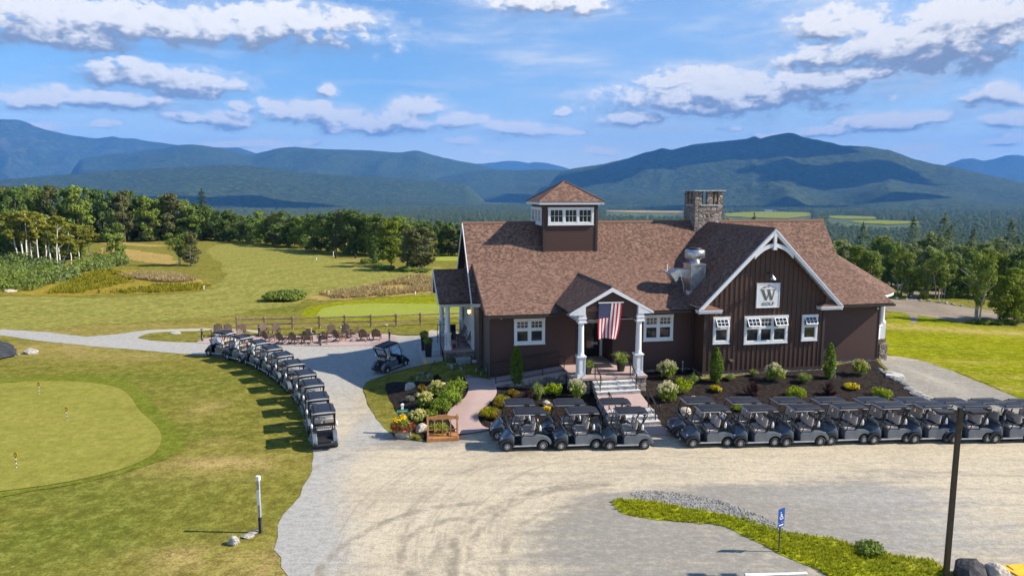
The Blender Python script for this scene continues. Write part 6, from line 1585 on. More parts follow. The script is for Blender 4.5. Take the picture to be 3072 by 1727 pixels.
def trunk_mesh(seed, H, r, mat='bark', stems=1, spread=.0, lean=0.0, limbs=5, top=.75, Rc=2.5):
    rnd = random.Random(seed); m = MB()
    for s in range(stems):
        a = rnd.uniform(0, 6.28); sp = spread*rnd.uniform(.5, 1)
        base = Vector((math.cos(a)*sp*.25, math.sin(a)*sp*.25, -.2)); P = [base]
        for k in range(1, 6):
            t = k/5; P.append(Vector((base.x+math.cos(a)*sp*t*t+lean*t*t+rnd.uniform(-.1, .1), base.y+math.sin(a)*sp*t*t+rnd.uniform(-.1, .1), H*top*t)))
        m.tube(P, [r*(1-.75*k/5)*(1 if stems == 1 else .75) for k in range(6)], 7, 0)
        for k in range(limbs):
            i = rnd.randint(2, 4); b = rnd.uniform(0, 6.28); L = Rc*rnd.uniform(.5, .9)
            m.tube([P[i], P[i]+Vector((math.cos(b)*L*.5, math.sin(b)*L*.5, L*.45)), P[i]+Vector((math.cos(b)*L, math.sin(b)*L, L*.75))], [r*.35, r*.2, r*.07], 5, 0)
    return m.mesh('trunk', MT[mat])
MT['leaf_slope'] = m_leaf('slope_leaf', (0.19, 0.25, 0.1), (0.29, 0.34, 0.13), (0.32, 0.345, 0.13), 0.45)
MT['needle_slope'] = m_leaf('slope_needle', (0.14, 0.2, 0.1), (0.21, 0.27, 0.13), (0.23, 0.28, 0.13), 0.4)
CR = {'slope': [crown_mesh(s, 'leaf_slope', nblob=36, Rc=3.2, z0=.08) for s in (41, 42, 43)], 'spruce': [conifer_mesh(s, Rc=2.4+.2*s, mat='needle_slope') for s in (3, 4)], 'deep': [crown_mesh(s, 'leaf_deep', nblob=40, Rc=3.4, z0=.08) for s in (1, 2, 3)], 'mid': [crown_mesh(s, 'leaf_mid', nblob=38, z0=.10) for s in (4, 5, 6)], 'dusty': [crown_mesh(s, 'leaf_dusty', Rc=3.0, nblob=38, z0=.12) for s in (7, 8)],
      'birch': [crown_mesh(s, 'leaf_birch', Rc=2.0, nblob=24, nleaf=80, size=.34, shape='column', z0=.42) for s in (9, 10, 11)], 'bright': [crown_mesh(s, 'leaf_bright', Rc=2.8, nblob=40, z0=.12, size=.36) for s in (12, 13)],
      'vase': [crown_mesh(s, 'leaf_mid', Rc=3.0, nblob=34, shape='vase', z0=.28, size=.36) for s in (14, 15)], 'pine': [conifer_mesh(s, Rc=2.5+.3*s) for s in (0, 1, 2)]}
TRK = {'deep': trunk_mesh(1, 10, .2), 'mid': trunk_mesh(2, 10, .18), 'dusty': trunk_mesh(3, 10, .18), 'bright': trunk_mesh(4, 10, .16, limbs=6), 'vase': trunk_mesh(5, 10, .19, 'palebark', stems=3, spread=1.6), 'pine': trunk_mesh(6, 11, .2, limbs=0, top=.95)}
def tree(px, py, hpx, wpx, kind, label, name=None, k=0, group=None, trunk=None, loc=None, cat='tree', lean=(0, 0)):
    p = loc or hit(px, py); sc = pxscale(p); H = hpx*sc; base_h = 11.0 if kind in ('pine', 'spruce') else 10.0
    base_w = {'deep': 6.6, 'mid': 6.2, 'dusty': 5.8, 'birch': 4.0, 'bright': 5.4, 'vase': 6.0, 'pine': 5.2, 'slope': 6.4, 'spruce': 5.4}[kind]
    t = empty(name or {'birch': 'birch_tree', 'pine': 'pine_tree', 'spruce': 'spruce_tree'}.get(kind, 'broadleaf_tree'), p, random.uniform(0, 6.28))
    sx_ = wpx*sc/base_w; s = (sx_, sx_, H/base_h)
    L = CR[kind]; c = bpy.data.objects.new('crown', L[k % len(L)]); c.scale = s; link(c, t)
    tm = trunk or TRK.get(kind, TRK['mid']); u_ = bpy.data.objects.new('trunk', tm); u_.scale = (H/base_h*1.0, H/base_h*1.0, H/base_h); link(u_, t)
    t.rotation_euler = (lean[0], lean[1], t.rotation_euler[2] if lean == (0, 0) else 0)
    return tag(t, label, cat, group)
# birch grove: base pixel, height and lean
ZB = lambda x, y: z2(0, 540, 4.022)([(x, y)])[0]
BT = [trunk_mesh(20+i, 10, .15, 'birch', limbs=3, top=.86, Rc=1.6) for i in range(3)]
birches = [((10, 940), 600, 330, .12, 'leaning white birch at the left picture edge'), ((175, 900), 560, 280, 0, 'thin birch of a crossing pair, behind'), ((238, 1000), 640, 300, -.14, 'thin birch of a crossing pair, leaning left in front'), ((280, 995), 690, 330, 0, 'tall straight birch right of the crossing pair'),
           ((322, 1000), 700, 300, .06, 'birch with bright white trunk, left of a close pair'), ((345, 985), 640, 280, .05, 'birch with bright white trunk, right of a close pair'), ((385, 985), 600, 260, 0, 'slim birch right of the close bright pair'), ((430, 955), 560, 280, .05, 'short birch in the middle of the grove behind'),
           ((470, 985), 620, 270, 0, 'slim straight birch in the middle of the grove'), ((555, 975), 610, 290, .06, 'birch with white trunk leaning right, left of the bent one'), ((618, 1035), 640, 280, -.04, 'birch with a bent white trunk'), ((690, 1055), 650, 330, .08, 'front birch with a long white trunk near the grove end'),
           ((722, 1030), 600, 300, 0, 'birch directly right of the long trunked front one'), ((722, 1100), 520, 300, .42, 'strongly leaning birch in front at the grove end'), ((860, 1010), 500, 330, 0, 'bushy birch right of the leaning one'), ((955, 1000), 480, 320, .03, 'bushy birch near the right end of the grove'), ((1080, 960), 460, 330, 0, 'last bushy birch at the right end of the grove')]
for i, ((x, y), h, w, ln, lb) in enumerate(birches):
    tree(*ZB(x, y), h/4.022, w/4.022*1.05, 'birch', lb, k=i, trunk=BT[i % 3], lean=(0, ln) if ln else (0, 0), group='birches of the grove')
for i, (x, y, h, w) in enumerate(((60, 960, 640, 330), (130, 940, 650, 360), (420, 900, 620, 380), (520, 930, 600, 380), (640, 960, 560, 360), (800, 960, 500, 360), (980, 940, 450, 330), (-40, 990, 720, 380))):
    tree(*ZB(x, y), h/4.022*.86, w/4.022, 'deep' if i % 3 else 'mid', 'leafy young tree inside the birch grove, %s' % ['behind the leaning edge birch', 'behind the crossing pair', 'behind the close bright pair', 'behind the short middle birch', 'behind the bent birch', 'behind the strongly leaning birch', 'near the grove right end', 'cut by the left picture edge'][i], name='young_tree', k=i, group='leafy trees inside the grove')
ZH = lambda x, y: zh([(x, y)])[0]; ZBB = lambda x, y: zb([(x, y)])[0]; ZG = lambda x, y: zg([(x, y)])[0]
tree(*ZH(1015, 692), 325/2.896, 200/2.896, 'mid', 'lone round tree right of the birch grove on tan grass', k=1)
tree(*ZH(1275, 535), 205/2.896, 190/2.896, 'dusty', 'dusty lone tree with a fallen limb before the dark woods', k=0)
tree(*ZH(1560, 742), 285/2.896, 220/2.896, 'vase', 'several stemmed tree clump on the fairway edge, left crown', k=1, trunk=TRK['vase'])
tree(*ZH(1660, 742), 300/2.896, 200/2.896, 'dusty', 'several stemmed tree clump on the fairway edge, right crown', k=2, trunk=TRK['vase'])
tree(*ZH(1775, 520), 430/2.896, 240/2.896, 'pine', 'tall pine standing above the left treeline', k=0)
tree(*ZBB(1335, 785), 265/3.147, 160/3.147, 'deep', 'small dark tree left of the bright maple by the path', k=0)
tree(*ZBB(1490, 812), 465/3.147, 270/3.147, 'bright', 'bright green maple beside the cart path left of the house', k=0)
tree(*ZBB(1660, 845), 400/3.147, 240/3.147, 'dusty', 'grey green willow beside the bright maple, left stem', k=1, trunk=TRK['vase'])
tree(*ZBB(1770, 850), 420/3.147, 320/3.147, 'dusty', 'grey green willow next to the house, right stem', k=0, trunk=TRK['vase'])
for i, (x, y, w, h) in enumerate(((1260, 790, 90, 60), (1370, 830, 100, 60), (1450, 845, 120, 45), (1640, 860, 160, 55), (1800, 870, 120, 45))):
    shrub(*ZBB(x, y), w/3.147*1.2, h/3.147, 'bush', 'low bush under the cart path trees, %s' % ['leftmost', 'below the small dark tree', 'below the maple', 'below the willow', 'towards the house'][i], cat='bush', group='bushes under the path trees')
# treeline behind the left fairway, individually
rt = random.Random(21)
TL = []
tops = [(0, 560), (120, 552), (270, 560), (400, 572), (520, 585), (620, 620), (720, 635), (820, 640), (950, 640), (1060, 630), (1160, 648), (1300, 668), (1400, 672)]
bases = [(0, 735), (440, 722), (620, 718), (720, 722), (860, 738), (960, 750), (1080, 762), (1170, 768), (1300, 765), (1420, 765)]
x = -60; n = 0
KD = ['deep', 'mid', 'deep', 'dusty', 'deep', 'mid', 'deep', 'pine', 'mid', 'dusty']
KL = {'deep': 'deep green', 'mid': 'mid green', 'dusty': 'dusty green', 'pine': 'dark conical'}
lands = [(130, 'above the left end of the birch grove'), (300, 'above the right end of the birch grove'), (400, 'behind the lone round tree'), (500, 'behind the dusty lone tree'), (600, 'left of the tall pine'), (720, 'right of the tall pine'), (860, 'above the bare rough mounds'), (1000, 'behind the far green flag'), (1130, 'left of the small dark path tree'), (1260, 'behind the maple and willow'), (1500, 'next to the house wall')]
cnt = {}
while x < 1430:
    kd = KD[(n*7+n//3) % len(KD)]; b = pw(bases, x); t_ = pw(tops, x)+rt.uniform(-9, 12); b += rt.uniform(-3, 3); w = rt.uniform(60, 92) if kd != 'pine' else 70
    ld = next(l for q, l in lands if x < q); cnt[ld] = cnt.get(ld, 0)+1
    tree(x, b, b-t_, w, kd, '%s treeline tree %s, %s one there' % (KL[kd], ld, NTH[cnt[ld]-1]), k=n, group='trees of the front treeline')
    x += rt.uniform(17, 27); n += 1
# right-hand trees beyond the dirt track
RT = [((955, 752), 600, 270, 'vase', 'slim tree with a pale trunk, nearest the round roof'), ((1078, 765), 540, 250, 'mid', 'leafy tree right of the slim pale trunked one'), ((1250, 792), 330, 150, 'mid', 'small young tree before the forked trees'), ((1410, 795), 590, 330, 'vase', 'forked tree with bare white limbs, left one'),
      ((1480, 785), 540, 280, 'vase', 'forked tree with bare white limbs, right one'), ((1700, 772), 480, 300, 'deep', 'dark broad tree right of the forked pair'), ((1530, 782), 440, 200, 'deep', 'dark narrow tree between the forked pair and the broad one'), ((1905, 1085), 860, 330, 'vase', 'tall thin double trunk tree beside the dirt track'),
      ((2212, 1095), 640, 380, 'bright', 'bright leafy tree right of the thin double trunk'), ((2340, 1085), 690, 420, 'bright', 'large bright leafy tree at the right picture edge'), ((2480, 1060), 760, 460, 'mid', 'leafy tree cut by the right picture edge'), ((430, 560), 420, 340, 'bright', 'bright tree just beyond the roof slope, left'), ((600, 575), 370, 340, 'mid', 'rounded tree beyond the roof slope, middle'),
      ((700, 555), 330, 230, 'mid', 'rounded tree beyond the roof slope, lower right'), ((860, 640), 500, 240, 'deep', 'dark tree behind the slim pale trunk'), ((1850, 760), 560, 330, 'mid', 'leafy tree behind the thin double trunk'), ((2020, 765), 600, 330, 'bright', 'yellowish tree behind the thin double trunk, right'), ((2200, 770), 560, 340, 'mid', 'leafy tree behind the large bright one, left'), ((2400, 780), 620, 360, 'deep', 'dark tree behind the large bright one, right'),
      ((480, 500), 380, 260, 'slope', 'green tree behind the roof slope, upper left of the wood'), ((640, 500), 420, 280, 'slope', 'green tree above the rounded ones by the roof slope'), ((800, 560), 460, 280, 'slope', 'green tree left of the slim pale trunk, farther back'), ((1010, 640), 520, 300, 'slope', 'green tree between the slim pale trunk and the leafy one, farther back'),
      ((1160, 660), 500, 300, 'slope', 'green tree behind the small young tree'), ((1330, 680), 540, 320, 'slope', 'green tree behind the forked tree, left'), ((1590, 690), 560, 320, 'slope', 'green tree behind the dark narrow tree'), ((1780, 690), 580, 320, 'spruce', 'spruce behind the dark broad tree'), ((1940, 680), 600, 320, 'slope', 'green tree high behind the thin double trunk'),
      ((2110, 680), 580, 330, 'slope', 'green tree high behind the bright leafy tree'), ((2300, 660), 600, 300, 'spruce', 'spruce high behind the large bright tree'), ((2440, 680), 620, 360, 'slope', 'green tree high at the right picture edge')]
for i, ((x, y), h, w, kd, lb) in enumerate(RT): tree(*ZG(x, y), h/4.023, w/4.023, kd, lb, k=i)
for i, (x, y, w, h) in enumerate(((1960, 1090, 240, 70), (2130, 1100, 160, 60), (2300, 1100, 200, 70), (1820, 1085, 120, 40), (920, 750, 90, 40))):
    shrub(*ZG(x, y), w/4.023, h/4.023, 'bush', 'low bush below the trees by the dirt track, %s' % ['under the thin double trunk', 'between the thin and the leafy tree', 'under the large bright tree', 'left of the thin double trunk', 'under the slim pale trunk'][i], cat='bush', group='bushes by the dirt track')
# ------------------------------------------------------------------ far forest (uncountable), fields, farm, mountains
z8 = z2(1536, 360, 1.677)
FIELDS = [z8([(455, 456), (700, 456), (866, 459), (866, 469), (640, 468), (500, 463)]), z8([(1062, 472), (1150, 466), (1300, 462), (1500, 467), (1512, 482), (1380, 497), (1200, 493), (1080, 486)]), z8([(1590, 483), (1700, 484), (1838, 488), (1830, 501), (1660, 499), (1600, 494)]), z8([(1690, 512), (1850, 506), (2115, 514), (2000, 524), (1880, 528), (1740, 520)]), z8([(460, 343), (600, 340), (592, 347), (520, 356), (470, 354)])]
def ffield(i, px, mat): zone('hay_field', MT[mat], wpoly(px, False), 2.2, 40, ragged=0)
for i, (f, mt) in enumerate(zip(FIELDS, ('tan', 'lawn', 'lawn', 'lawn', 'tan'))): ffield(i, f, mt)
def forest(name, kinds, seed, frac, label):
    rnd = random.Random(seed); by = {k: [] for k in range(len(kinds))}
    P = []
    r = 60.0
    while r < 5200:
        d = 6.0 if r < 420 else 7.5 if r < 1000 else 13.0 if r < 2200 else 22.0
        k = int(r*R(84)/d)
        for j in range(k):
            if rnd.random() > frac: continue
            az = R(-42)+R(84)*(j+rnd.random())/k; rr = r+rnd.uniform(-.5, .5)*d
            azd = math.degrees(az); edge = pw(EDGE, azd)
            if rr < edge+(34 if azd < -8 else 22 if azd < 12 else 8): continue
            x, y = rr*math.sin(az), rr*math.cos(az); P.append((x, y, gz(x, y), d))
        r += d
    keep = []
    PX = [proj((x, y, z)) for x, y, z, d in P]; bad = np.zeros(len(P), bool)
    PS_ = [[proj((x, y, z+q*(d/7.0 if d > 8 else 1.0)**.75)) for x, y, z, d in P] for q in (2.5, 5, 9, 11)]
    PT_ = [proj((x, y, z+7*(d/7.0 if d > 8 else 1.0)**.75)) for x, y, z, d in P]; PM_ = [proj((x, y, z+13*(d/7.0 if d > 8 else 1.0)**.75)) for x, y, z, d in P]
    for f in FIELDS: bad |= inside_np(PX, f) | inside_np(PT_, f) | inside_np(PM_, f) | inside_np(PS_[0], f) | inside_np(PS_[1], f) | inside_np(PS_[2], f) | inside_np(PS_[3], f)
    vs = [(x, y, z-.3) for (x, y, z, d), b in zip(P, bad) if not b]
    sc = [(.72+.42*rnd.random())*(d/7.0 if d > 8 else 1.0)**.75*(.62+.38*max(sm((math.hypot(x, y)-140)/160), sm((math.degrees(math.atan2(x, y))-12)/5))) for (x, y, z, d), b in zip(P, bad) if not b]
    me = bpy.data.meshes.new(name); me.from_pydata(vs, [], [])
    A = me.attributes.new('sc', 'FLOAT', 'POINT'); A.data.foreach_set('value', sc)
    o = bpy.data.objects.new(name, me); link(o); tag(o, label, 'forest', kind='stuff')
    ng = bpy.data.node_groups.new(name, 'GeometryNodeTree')
    ng.interface.new_socket('Geometry', in_out='INPUT', socket_type='NodeSocketGeometry'); ng.interface.new_socket('Geometry', in_out='OUTPUT', socket_type='NodeSocketGeometry')
    N = ng.nodes.new; gi = N('NodeGroupInput'); go = N('NodeGroupOutput'); ip = N('GeometryNodeInstanceOnPoints'); gg = N('GeometryNodeGeometryToInstance')
    for ob in kinds:
        oi = N('GeometryNodeObjectInfo'); oi.transform_space = 'ORIGINAL'; oi.inputs['Object'].default_value = ob; oi.inputs['As Instance'].default_value = True
        ng.links.new(oi.outputs['Geometry'], gg.inputs[0])
    ng.links.new(gi.outputs[0], ip.inputs['Points']); ng.links.new(gg.outputs[0], ip.inputs['Instance']); ip.inputs['Pick Instance'].default_value = True
    rv = N('FunctionNodeRandomValue'); rv.data_type = 'FLOAT_VECTOR'; rv.inputs[0].default_value = (0, 0, 0); rv.inputs[1].default_value = (0, 0, 6.283); ng.links.new(rv.outputs[0], ip.inputs['Rotation'])
    na = N('GeometryNodeInputNamedAttribute'); na.data_type = 'FLOAT'; na.inputs[0].default_value = 'sc'; ng.links.new(na.outputs[0], ip.inputs['Scale'])
    ng.links.new(ip.outputs[0], go.inputs[0])
    assert all(kinds)
    md = o.modifiers.new('scatter', 'NODES'); md.node_group = ng
    return len(vs)
def crown_of(prefix, kind, k):
    for o in COL.objects:
        if o.type == 'MESH' and o.name.startswith('crown') and o.data == CR[kind][k]: return o
nA = forest('broadleaf_forest', [crown_of('', 'slope', 0), crown_of('', 'slope', 1), crown_of('', 'slope', 2), crown_of('', 'mid', 0)], 31, .70, 'green broadleaf forest running down into the valley')
nB = forest('conifer_forest', [c for c in (crown_of('', 'spruce', 0), crown_of('', 'spruce', 1)) if c], 32, .26, 'dark conifer forest running down into the valley')
print('forest', nA, nB)
fb = hit(z8([(1290, 462)])[0][0], z8([(1290, 462)])[0][1])
for i, (dx, w, d_, h) in enumerate(((0, 44, 16, 9), (46, 22, 14, 7), (115, 26, 12, 6))):
    m = MB(); m.box((-w/2, -d_/2, 0), (w/2, d_/2, h*.65)); b_ = m.build('wall', MT['white'])
    e_ = empty('farm_building', (fb.x+dx, fb.y, gz(fb.x+dx, fb.y)+3)); b_.parent = e_
    m = MB(); m.prism([(-d_/2-1, h*.65), (d_/2+1, h*.65), (0, h)], lambda a, b, c: (c, a, b), -w/2-1, w/2+1); m.build('roof', MT['steel'], e_)
    tag(e_, ['long white barn by the far green fields', 'smaller white farm building touching the long barn', 'low white shed right of the far barns'][i], 'building')
def pdir(x, y):
    r = ray(x*D, y*D); return math.atan2(r[0], r[1]), r[2]/math.hypot(r[0], r[1])
def mountain(name, prof, dist, width, mat, zb_=-110.0, na=190, nr=46, rough=1.0, seed=0, taper=True):
    pr = [pdir(x, y) for x, y in prof]
    A0, A1 = pr[0][0], pr[-1][0]; vs = []; fs = []
    for i in range(na+1):
        az = lerp(A0, A1, i/na); zt = zb_+(CH+dist*pw(pr, az)-zb_)*sm(min(i, na-i)/(na*.07)) if taper else CH+dist*pw(pr, az)
        zt += dist*.0006*mnoise.noise(Vector((az*90, seed, 0)))*rough+dist*.0003*mnoise.noise(Vector((az*260, seed, 4)))*rough
        for j in range(nr+1):
            t = -1+1.35*j/nr; r = dist+width*t; s = 1-abs(t)
            sh = s**1.25 if t < 0 else max(0, 1-t*2)
            x, y = r*math.sin(az), r*math.cos(az)
            k = mnoise.fractal(Vector((x*.00042*9000/dist, y*.00042*9000/dist, seed+.3)), 1.0, 2.1, 6)
            k2 = abs(mnoise.noise(Vector((az*dist/900.0, seed+t*3.2, 1))))
            z = zb_+(zt-zb_)*max(0, sh-(.30*k2+.24*k)*rough*min(1, s*3)*min(1, (1-s)*4.5)*(1 if t < 0 else 0))
            vs.append((x, y, z))
    for i in range(na):
        for j in range(nr):
            a = i*(nr+1)+j; fs.append((a, a+nr+1, a+nr+2, a+1))
    me = bpy.data.meshes.new(name); me.from_pydata(vs, [], fs); me.materials.append(MT[mat]); me.polygons.foreach_set('use_smooth', [True]*len(fs)); me.update()
    if me.polygons[0].normal.z < 0: me.flip_normals()
    return tag(link(bpy.data.objects.new(name, me)), kind='structure')
mountain('mountain', [(1330,470),(1380,446),(1440,424),(1480,418),(1520,412),(1550,405),(1580,398),(1620,384),(1645,379),(1665,372),(1690,377),(1740,364),(1800,357),(1850,352),(1880,349),(1897,342),(1912,349),(1940,341),(1985,333),(2005,338),(2020,345),(2060,352),(2120,366),(2180,368),(2240,378),(2300,400),(2350,412),(2400,420),(2460,434),(2520,447),(2600,462),(2700,480)], 7400, 3500, 'mount', seed=3)
mountain('mountain', [(-160,330),(0,300),(40,300),(70,308),(90,318),(130,330),(180,340),(240,348),(285,343),(310,348),(335,347),(360,353),(400,358),(440,364),(480,368),(560,371),(600,371),(640,384),(700,405),(760,430)], 14500, 5000, 'mountfar', seed=8)
mountain('mountain', [(100,440),(150,420),(200,400),(260,390),(330,384),(400,375),(440,366),(480,363),(520,367),(560,373),(600,386),(630,390),(660,382),(700,373),(740,369),(790,374),(850,376),(930,378),(1000,384),(1050,378),(1090,390),(1150,404),(1200,412),(1240,424),(1280,436),(1340,452),(1420,466)], 10500, 3600, 'mount', seed=15)
mountain('mountain', [(1150,430),(1200,412),(1250,408),(1275,404),(1300,405),(1330,410),(1345,407),(1370,409),(1420,420),(1480,445)], 19000, 4000, 'mountfar', seed=22, na=70)
mountain('mountain', [(2300,450),(2380,414),(2420,400),(2450,398),(2475,405),(2500,400),(2530,391),(2560,389),(2620,400),(2700,415)], 17500, 4000, 'mountfar', seed=27, na=70)
mountain('hill', [(-200,462),(0,452),(150,440),(300,428),(380,424),(440,420),(500,418),(560,414),(620,416),(700,427),(780,436),(860,440),(930,444),(1000,448),(1100,456),(1250,470)], 6000, 2300, 'mount', seed=33, rough=.6)
mountain('hill', [(1020,462),(1100,448),(1180,432),(1240,426),(1300,428),(1360,426),(1440,428),(1500,432),(1560,445),(1640,470)], 8600, 3000, 'mount', seed=41, rough=.6)
m = MB(); m.box((-26000, -400, -140), (26000, 21500, 1640))
hm = bpy.data.materials.new('haze_air'); hm.use_nodes = True; hn = hm.node_tree
for n_ in list(hn.nodes):
    if n_.type == 'BSDF_PRINCIPLED': hn.nodes.remove(n_)
pv = hn.nodes.new('ShaderNodeVolumePrincipled'); pv.inputs['Color'].default_value = (.12, .40, 1.0, 1); pv.inputs['Density'].default_value = 6.4e-5; pv.inputs['Anisotropy'].default_value = .0
hn.links.new(pv.outputs[0], hn.nodes['Material Output'].inputs['Volume'])
tag(m.build('haze', hm), 'thin blue air haze over the valley', 'haze', kind='stuff')
# ------------------------------------------------------------------ posts, signs and small things
def thing_at(name, px, py, label, cat, rz=0.0, group=None, off=0.0):
    p = hit(px, py, off); return tag(empty(name, p, rz), label, cat, group)
t = thing_at('lamp_pole', 2836, 1745, 'tall dark bronze parking lot lamp pole with two flat heads', 'lamp pole')
pb = t.location.copy()
# height of the pole from the photo top
def zfor(x, y, py):
    lo, hi = -2.0, 30.0
    for _ in range(50):
        mid = (lo+hi)/2
        if proj((x, y, mid))[1] > py: lo = mid
        else: hi = mid
    return lo
hp = zfor(pb.x, pb.y, 1222)-pb.z
print('pole', pb, hp)
m = MB(); m.hexa([(-.07,-.07,0), (.07,-.07,0), (.07,.07,0), (-.07,.07,0)], [(-.06,-.06,hp), (.06,-.06,hp), (.06,.06,hp), (-.06,.06,hp)]); m.build('pole', MT['pole'], t)
for sx_ in (-1, 1):
    m = MB(); m.hexa([(sx_*.10,-.05,hp-.18), (sx_*.28,-.05,hp-.16), (sx_*.28,.05,hp-.16), (sx_*.10,.05,hp-.18)], [(sx_*.10,-.05,hp-.08), (sx_*.28,-.05,hp-.10), (sx_*.28,.05,hp-.10), (sx_*.10,.05,hp-.08)])
    m.hexa([(sx_*.28,-.20,hp-.17), (sx_*.80,-.20,hp-.13), (sx_*.80,.20,hp-.13), (sx_*.28,.20,hp-.17)], [(sx_*.28,-.20,hp-.10), (sx_*.80,-.20,hp-.08), (sx_*.80,.20,hp-.08), (sx_*.28,.20,hp-.10)]); hd = m.build('lamp_head', MT['pole'], t)
    m = MB(); m.box((sx_*.36 if sx_ > 0 else -.74, -.15, hp-.185), (sx_*.74 if sx_ > 0 else -.36, .15, hp-.176)); m.build('lens', MT['glass'], hd)
t = thing_at('marker_post', 782, 1597, 'grey marker post with white plate and cap at the lawn corner', 'post', -.15)
h = zfor(t.location.x, t.location.y, 1427)-t.location.z
m = MB(); m.box((-.045,-.045,h*.28), (.045,.045,h*.92)); m.build('post', MT['cooler'], t); m = MB(); m.box((-.058,-.058,h*.50), (.058,-.046,h*.76)); m.build('number_plate', MT['white'], t)
m = MB(); m.box((-.05,-.05,-.1), (.05,.05,h*.2799)); m.build('post_foot', MT['boulder_dark'], t)
m = MB(); m.box((-.065,-.065,h*.921), (.065,.065,h)); m.build('post_cap', MT['white'], t)
t = thing_at('accessible_parking_sign', 2336, 1655, 'blue accessible parking sign on a thin post in the grass strip', 'sign', .55)
h = zfor(t.location.x, t.location.y, 1523)-t.location.z
m = MB(); m.bar((0, 0, -.1), (0, 0, h*.98), .045, .03); m.build('post', MT['pot'], t)
m = MB(); m.box((-.17,-.04,h-.50), (.17,-.03,h)); b1 = m.build('sign_plate', MT['blue'], t)
m = MB(); m.box((-.17,-.04,h-.68), (.17,-.03,h-.53)); b2 = m.build('lower_plate', MT['blue'], t)
m = MB(); F2 = lambda a, b, c: (a, c, b); yz = (-.047, -.0405); z0 = h-.27
ringp = [(.085*math.cos(a), .085*math.sin(a)) for a in [R(150)+R(250)*k/14 for k in range(15)]]+[(.06*math.cos(a), .06*math.sin(a)) for a in [R(400)-R(250)*k/14 for k in range(15)]]
for k in range(14): m.prism([(p[0]-.01, p[1]+z0-.05) for p in (ringp[k], ringp[k+1], ringp[28-k], ringp[29-k])], F2, *yz)
m.prism([(-.035+.022*math.cos(k), z0+.13+.022*math.sin(k)) for k in [6.283*i/10 for i in range(10)]], F2, *yz)
for q in ([(-.05,.09), (-.02,.09), (-.01,-.04), (-.04,-.04)], [(-.03,-.04), (.06,-.04), (.06,-.015), (-.03,-.015)], [(.04,-.04), (.065,-.03), (.11,-.12), (.085,-.13)], [(-.02,.05), (.05,.05), (.05,.025), (-.02,.025)]): m.prism([(a, b+z0) for a, b in q], F2, *yz)
m.build('wheelchair_symbol', MT['white'], b1)
m = MB(); m.box((-.12,-.046,h-.625), (.12,-.0405,h-.585)); m.build('plate_line', MT['flagwhite'], b2)
# direction sign in the flower planter
t = thing_at('direction_sign', *Z3(178, 905), 'white post with two green direction boards above the flower planter', 'sign', .12)
h = zfor(t.location.x, t.location.y, Z3(180, 635)[1])-t.location.z
m = MB(); m.box((-.06,-.06,0), (.06,.06,h-.10)); m.build('post', MT['white'], t)
m = MB(); m.box((-.085,-.085,h-.10), (.085,.085,h-.05)); m.hexa([(-.085,-.085,h-.05), (.085,-.085,h-.05), (.085,.085,h-.05), (-.085,.085,h-.05)], [(-.02,-.02,h), (.02,-.02,h), (.02,.02,h), (-.02,.02,h)]); m.build('post_cap', MT['white'], t)
for z0, tl in ((h-.50, .04), (h-.80, -.05)):
    m = MB(); m.hexa([(-.30,-.10,z0), (.30,-.10,z0+tl), (.30,-.065,z0+tl), (-.30,-.065,z0)], [(-.30,-.10,z0+.17), (.30,-.10,z0+.17+tl), (.30,-.065,z0+.17+tl), (-.30,-.065,z0+.17)]); b1 = m.build('direction_board', MT['green'], t)
    m = MB()
    if tl > 0: m.box((-.26,-.106,z0+.05), (-.23,-.1005,z0+.13)); m.box((-.19,-.106,z0+.085+tl*.3), (.24,-.1005,z0+.105+tl*.3))
    else: m.box((-.26,-.106,z0+.06), (.12,-.1005,z0+.085)); m.prism([(.14,z0+.03), (.14,z0+.11), (.25,z0+.07)], F2, -.106, -.1005)
    m.build('board_marking', MT['flagwhite'], b1)
t = thing_at('flower_planter', *Z3(178, 938), 'stone planter with yellow and rust red mums at the drive corner', 'planter')
m = MB(); m.lathe([(.34,0), (.42,.05), (.46,.38), (.50,.40), (.50,.46), (.40,.46), (.38,.40), (0,.40)], n=18); m.build('pot', MT['boulder_grey'], t)
rnd = random.Random(77)
for nm, mt, zz, rr, nn, sz in (('rust_mums', 'leaf_rust', .50, .72, 1500, .07), ('yellow_mums', 'petal_yellow', .98, .44, 700, .075), ('leaves', 'leaf_mid', .62, .52, 700, .09)):
    m = MB()
    if nm == 'rust_mums':
        for k in range(11):
            a = 6.283*k/11; leaves(m, rnd, (.45*math.cos(a), .45*math.sin(a), .56), (.27, .27, .24), 130, sz)
    elif nm == 'yellow_mums':
        for k in range(9):
            a = rnd.uniform(0, 6.28); q = rnd.uniform(0, .34); leaves(m, rnd, (q*math.cos(a), q*math.sin(a), .98), (.16, .16, .13), 60, sz)
    else: leaves(m, rnd, (0, 0, .66), (.42, .42, .32), nn, sz)
    m.build(nm, MT[mt], t)
